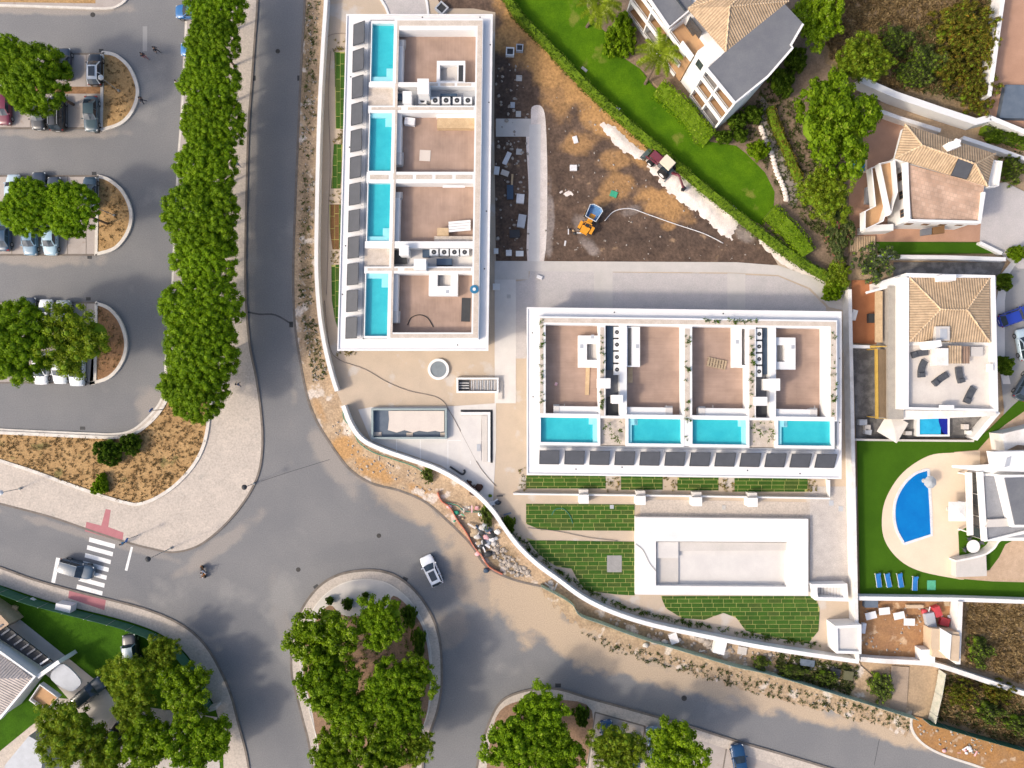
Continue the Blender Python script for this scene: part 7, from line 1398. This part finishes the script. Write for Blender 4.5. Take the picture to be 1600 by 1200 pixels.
lamp(187, 143, 159, 121, 'street lamp on the uppermost island bed'); lamp(180, 337, 150, 323, 'street lamp on the middle island bed'); lamp(167, 536, 145, 535, 'street lamp on the lowest island bed'); lamp(33, 763, 2, 769, 'street lamp on the wide pavement at the picture edge'); lamp(268, 856, 233, 875, 'black headed street lamp by the pavement curve'); lamp(398, 755, 382, 760, 'black topped lamp post where the pavement meets the junction')
lamp(216, 836, 197, 846, 'blue round sign beside the zebra crossing', 'sign', (m_blue, -.3)); lamp(254, 640, 236, 642, 'round sign at the car park exit', 'sign', (m_blue, 2.5))
m_drain = M('cast_iron', (.035, .033, .032), (.06, .055, .05), 4, .7, grain=.1)
for (x, y, w_, h, lab) in [(397, 122, 5, 8, 'drain grate at the pavement kerb of the shaded road'), (467, 122, 5, 8, 'drain grate at the verge kerb of the shaded road'), (455, 507, 6, 9, 'drain grate at the end of the tar seam'), (158, 79, 7, 5, 'drain grate above the uppermost island bed'), (152, 206, 8, 5, 'drain grate below the uppermost island bed'), (147, 271, 7, 5, 'drain grate above the middle island bed'), (140, 402, 7, 5, 'drain grate below the middle island bed'), (138, 467, 7, 5, 'drain grate above the lowest island bed'), (129, 669, 8, 5, 'drain grate at the lowest car park kerb'), (131, 601, 7, 4, 'drain grate below the lowest island bed'), (160, 13, 9, 5, 'drain grate by the topmost island'), (494, 917, 8, 6, 'drain grate on the left of the roundabout ring'), (633, 905, 8, 6, 'drain grate on the right of the roundabout ring'), (872, 1071, 9, 6, 'drain grate at the tip of the lower car park'), (264, 454, 4, 12, 'long drain grate beside the roadside pines'), (387, 515, 5, 8, 'drain grate below the shaded road pavement')]:
    a = -35 if x == 494 else 25 if x == 633 else 0; c = W(x, y); t = thing('drain_grate', lab, 'drain', (c.x, c.y, 0), 'drain grates'); part('frame', frame_between(rot_rect(x, y, w_, h, a), rot_rect(x, y, w_ * .75, h * .75, a), -.02, .012), m_drain, t); part('grate', pp(rot_rect(x, y, w_ * .75, h * .75, a), -.02, .006), m_dark, t)
for (x, y, r, lab) in [(1069, 1091, .36, 'round manhole cover on the lower right road'), (592, 837, .3, 'round manhole cover on the junction above roundabout'), (466, 890, .3, 'round manhole cover left of the roundabout'), (145, 23, .32, 'round manhole cover on the topmost aisle'), (434, 80, .3, 'round manhole cover on the shaded road')]:
    c = W(x, y); solo('manhole_cover', MB().cyl((c.x, c.y), r, r, -.02, .012, 20), m_drain, lab, 'manhole')
# plants in the roof planters and between the lawns
tufts([[(844, 500), (849, 500), (849, 648), (844, 648)], [(938, 520), (944, 520), (944, 648), (938, 648)], [(1071, 515), (1078, 515), (1078, 690), (1071, 690)], [(1171, 515), (1179, 515), (1179, 650), (1171, 650)], [(1299, 515), (1306, 515), (1306, 650), (1299, 650)], [(1100, 499), (1190, 500), (1190, 505), (1100, 504)], [(942, 655), (976, 655), (976, 690), (942, 690)], [(1175, 658), (1210, 658), (1210, 692), (1175, 692)]], 190, .28, m_hedge, 'planter_plants', 'small green plants in the south block planters', 31, 6.33, .9)
tufts([[(948, 745), (969, 745), (969, 768), (948, 768)], [(1037, 747), (1057, 747), (1057, 768), (1037, 768)], [(1124, 748), (1146, 748), (1146, 770), (1124, 770)], [(1262, 750), (1276, 750), (1276, 770), (1262, 770)], [(810, 725), (821, 725), (821, 765), (810, 765)], [(517, 62), (541, 62), (541, 80), (517, 80)], [(522, 204), (537, 204), (537, 224), (522, 224)], [(515, 296), (534, 296), (534, 318), (515, 318)], [(518, 392), (532, 392), (532, 411), (518, 411)], [(525, 548), (555, 550), (555, 556), (525, 554)]], 150, .24, m_yellow, 'bed_plants', 'young yellow-green plants between the turf strips', 32, .13, .7)
tufts([[(800, 835), (830, 866), (870, 893), (912, 922), (960, 946), (1020, 964), (1100, 981), (1200, 1000), (1280, 1010), (1280, 1006), (1200, 994), (1100, 975), (1020, 958), (960, 940), (912, 915), (870, 886), (835, 858), (805, 832)]], 230, .3, m_hedge, 'hedge_plants', 'row of young hedge plants inside the curved wall', 33, .13, .8)

st_ = thing('stone_edging', 'row of pale boulders edging the garden path behind the lawn', 'stones', (W(1222, 290).x, W(1222, 290).y, .1))
for k, (x, y) in enumerate(smooth([(1188, 200), (1196, 222), (1206, 245), (1212, 268), (1222, 290), (1228, 312)], 4)): q = W(x, y); part('stone', MB().blob((q.x, q.y, .22), (.38, .32, .26), 40 + k, 2, .18), m_sand, st_, True)
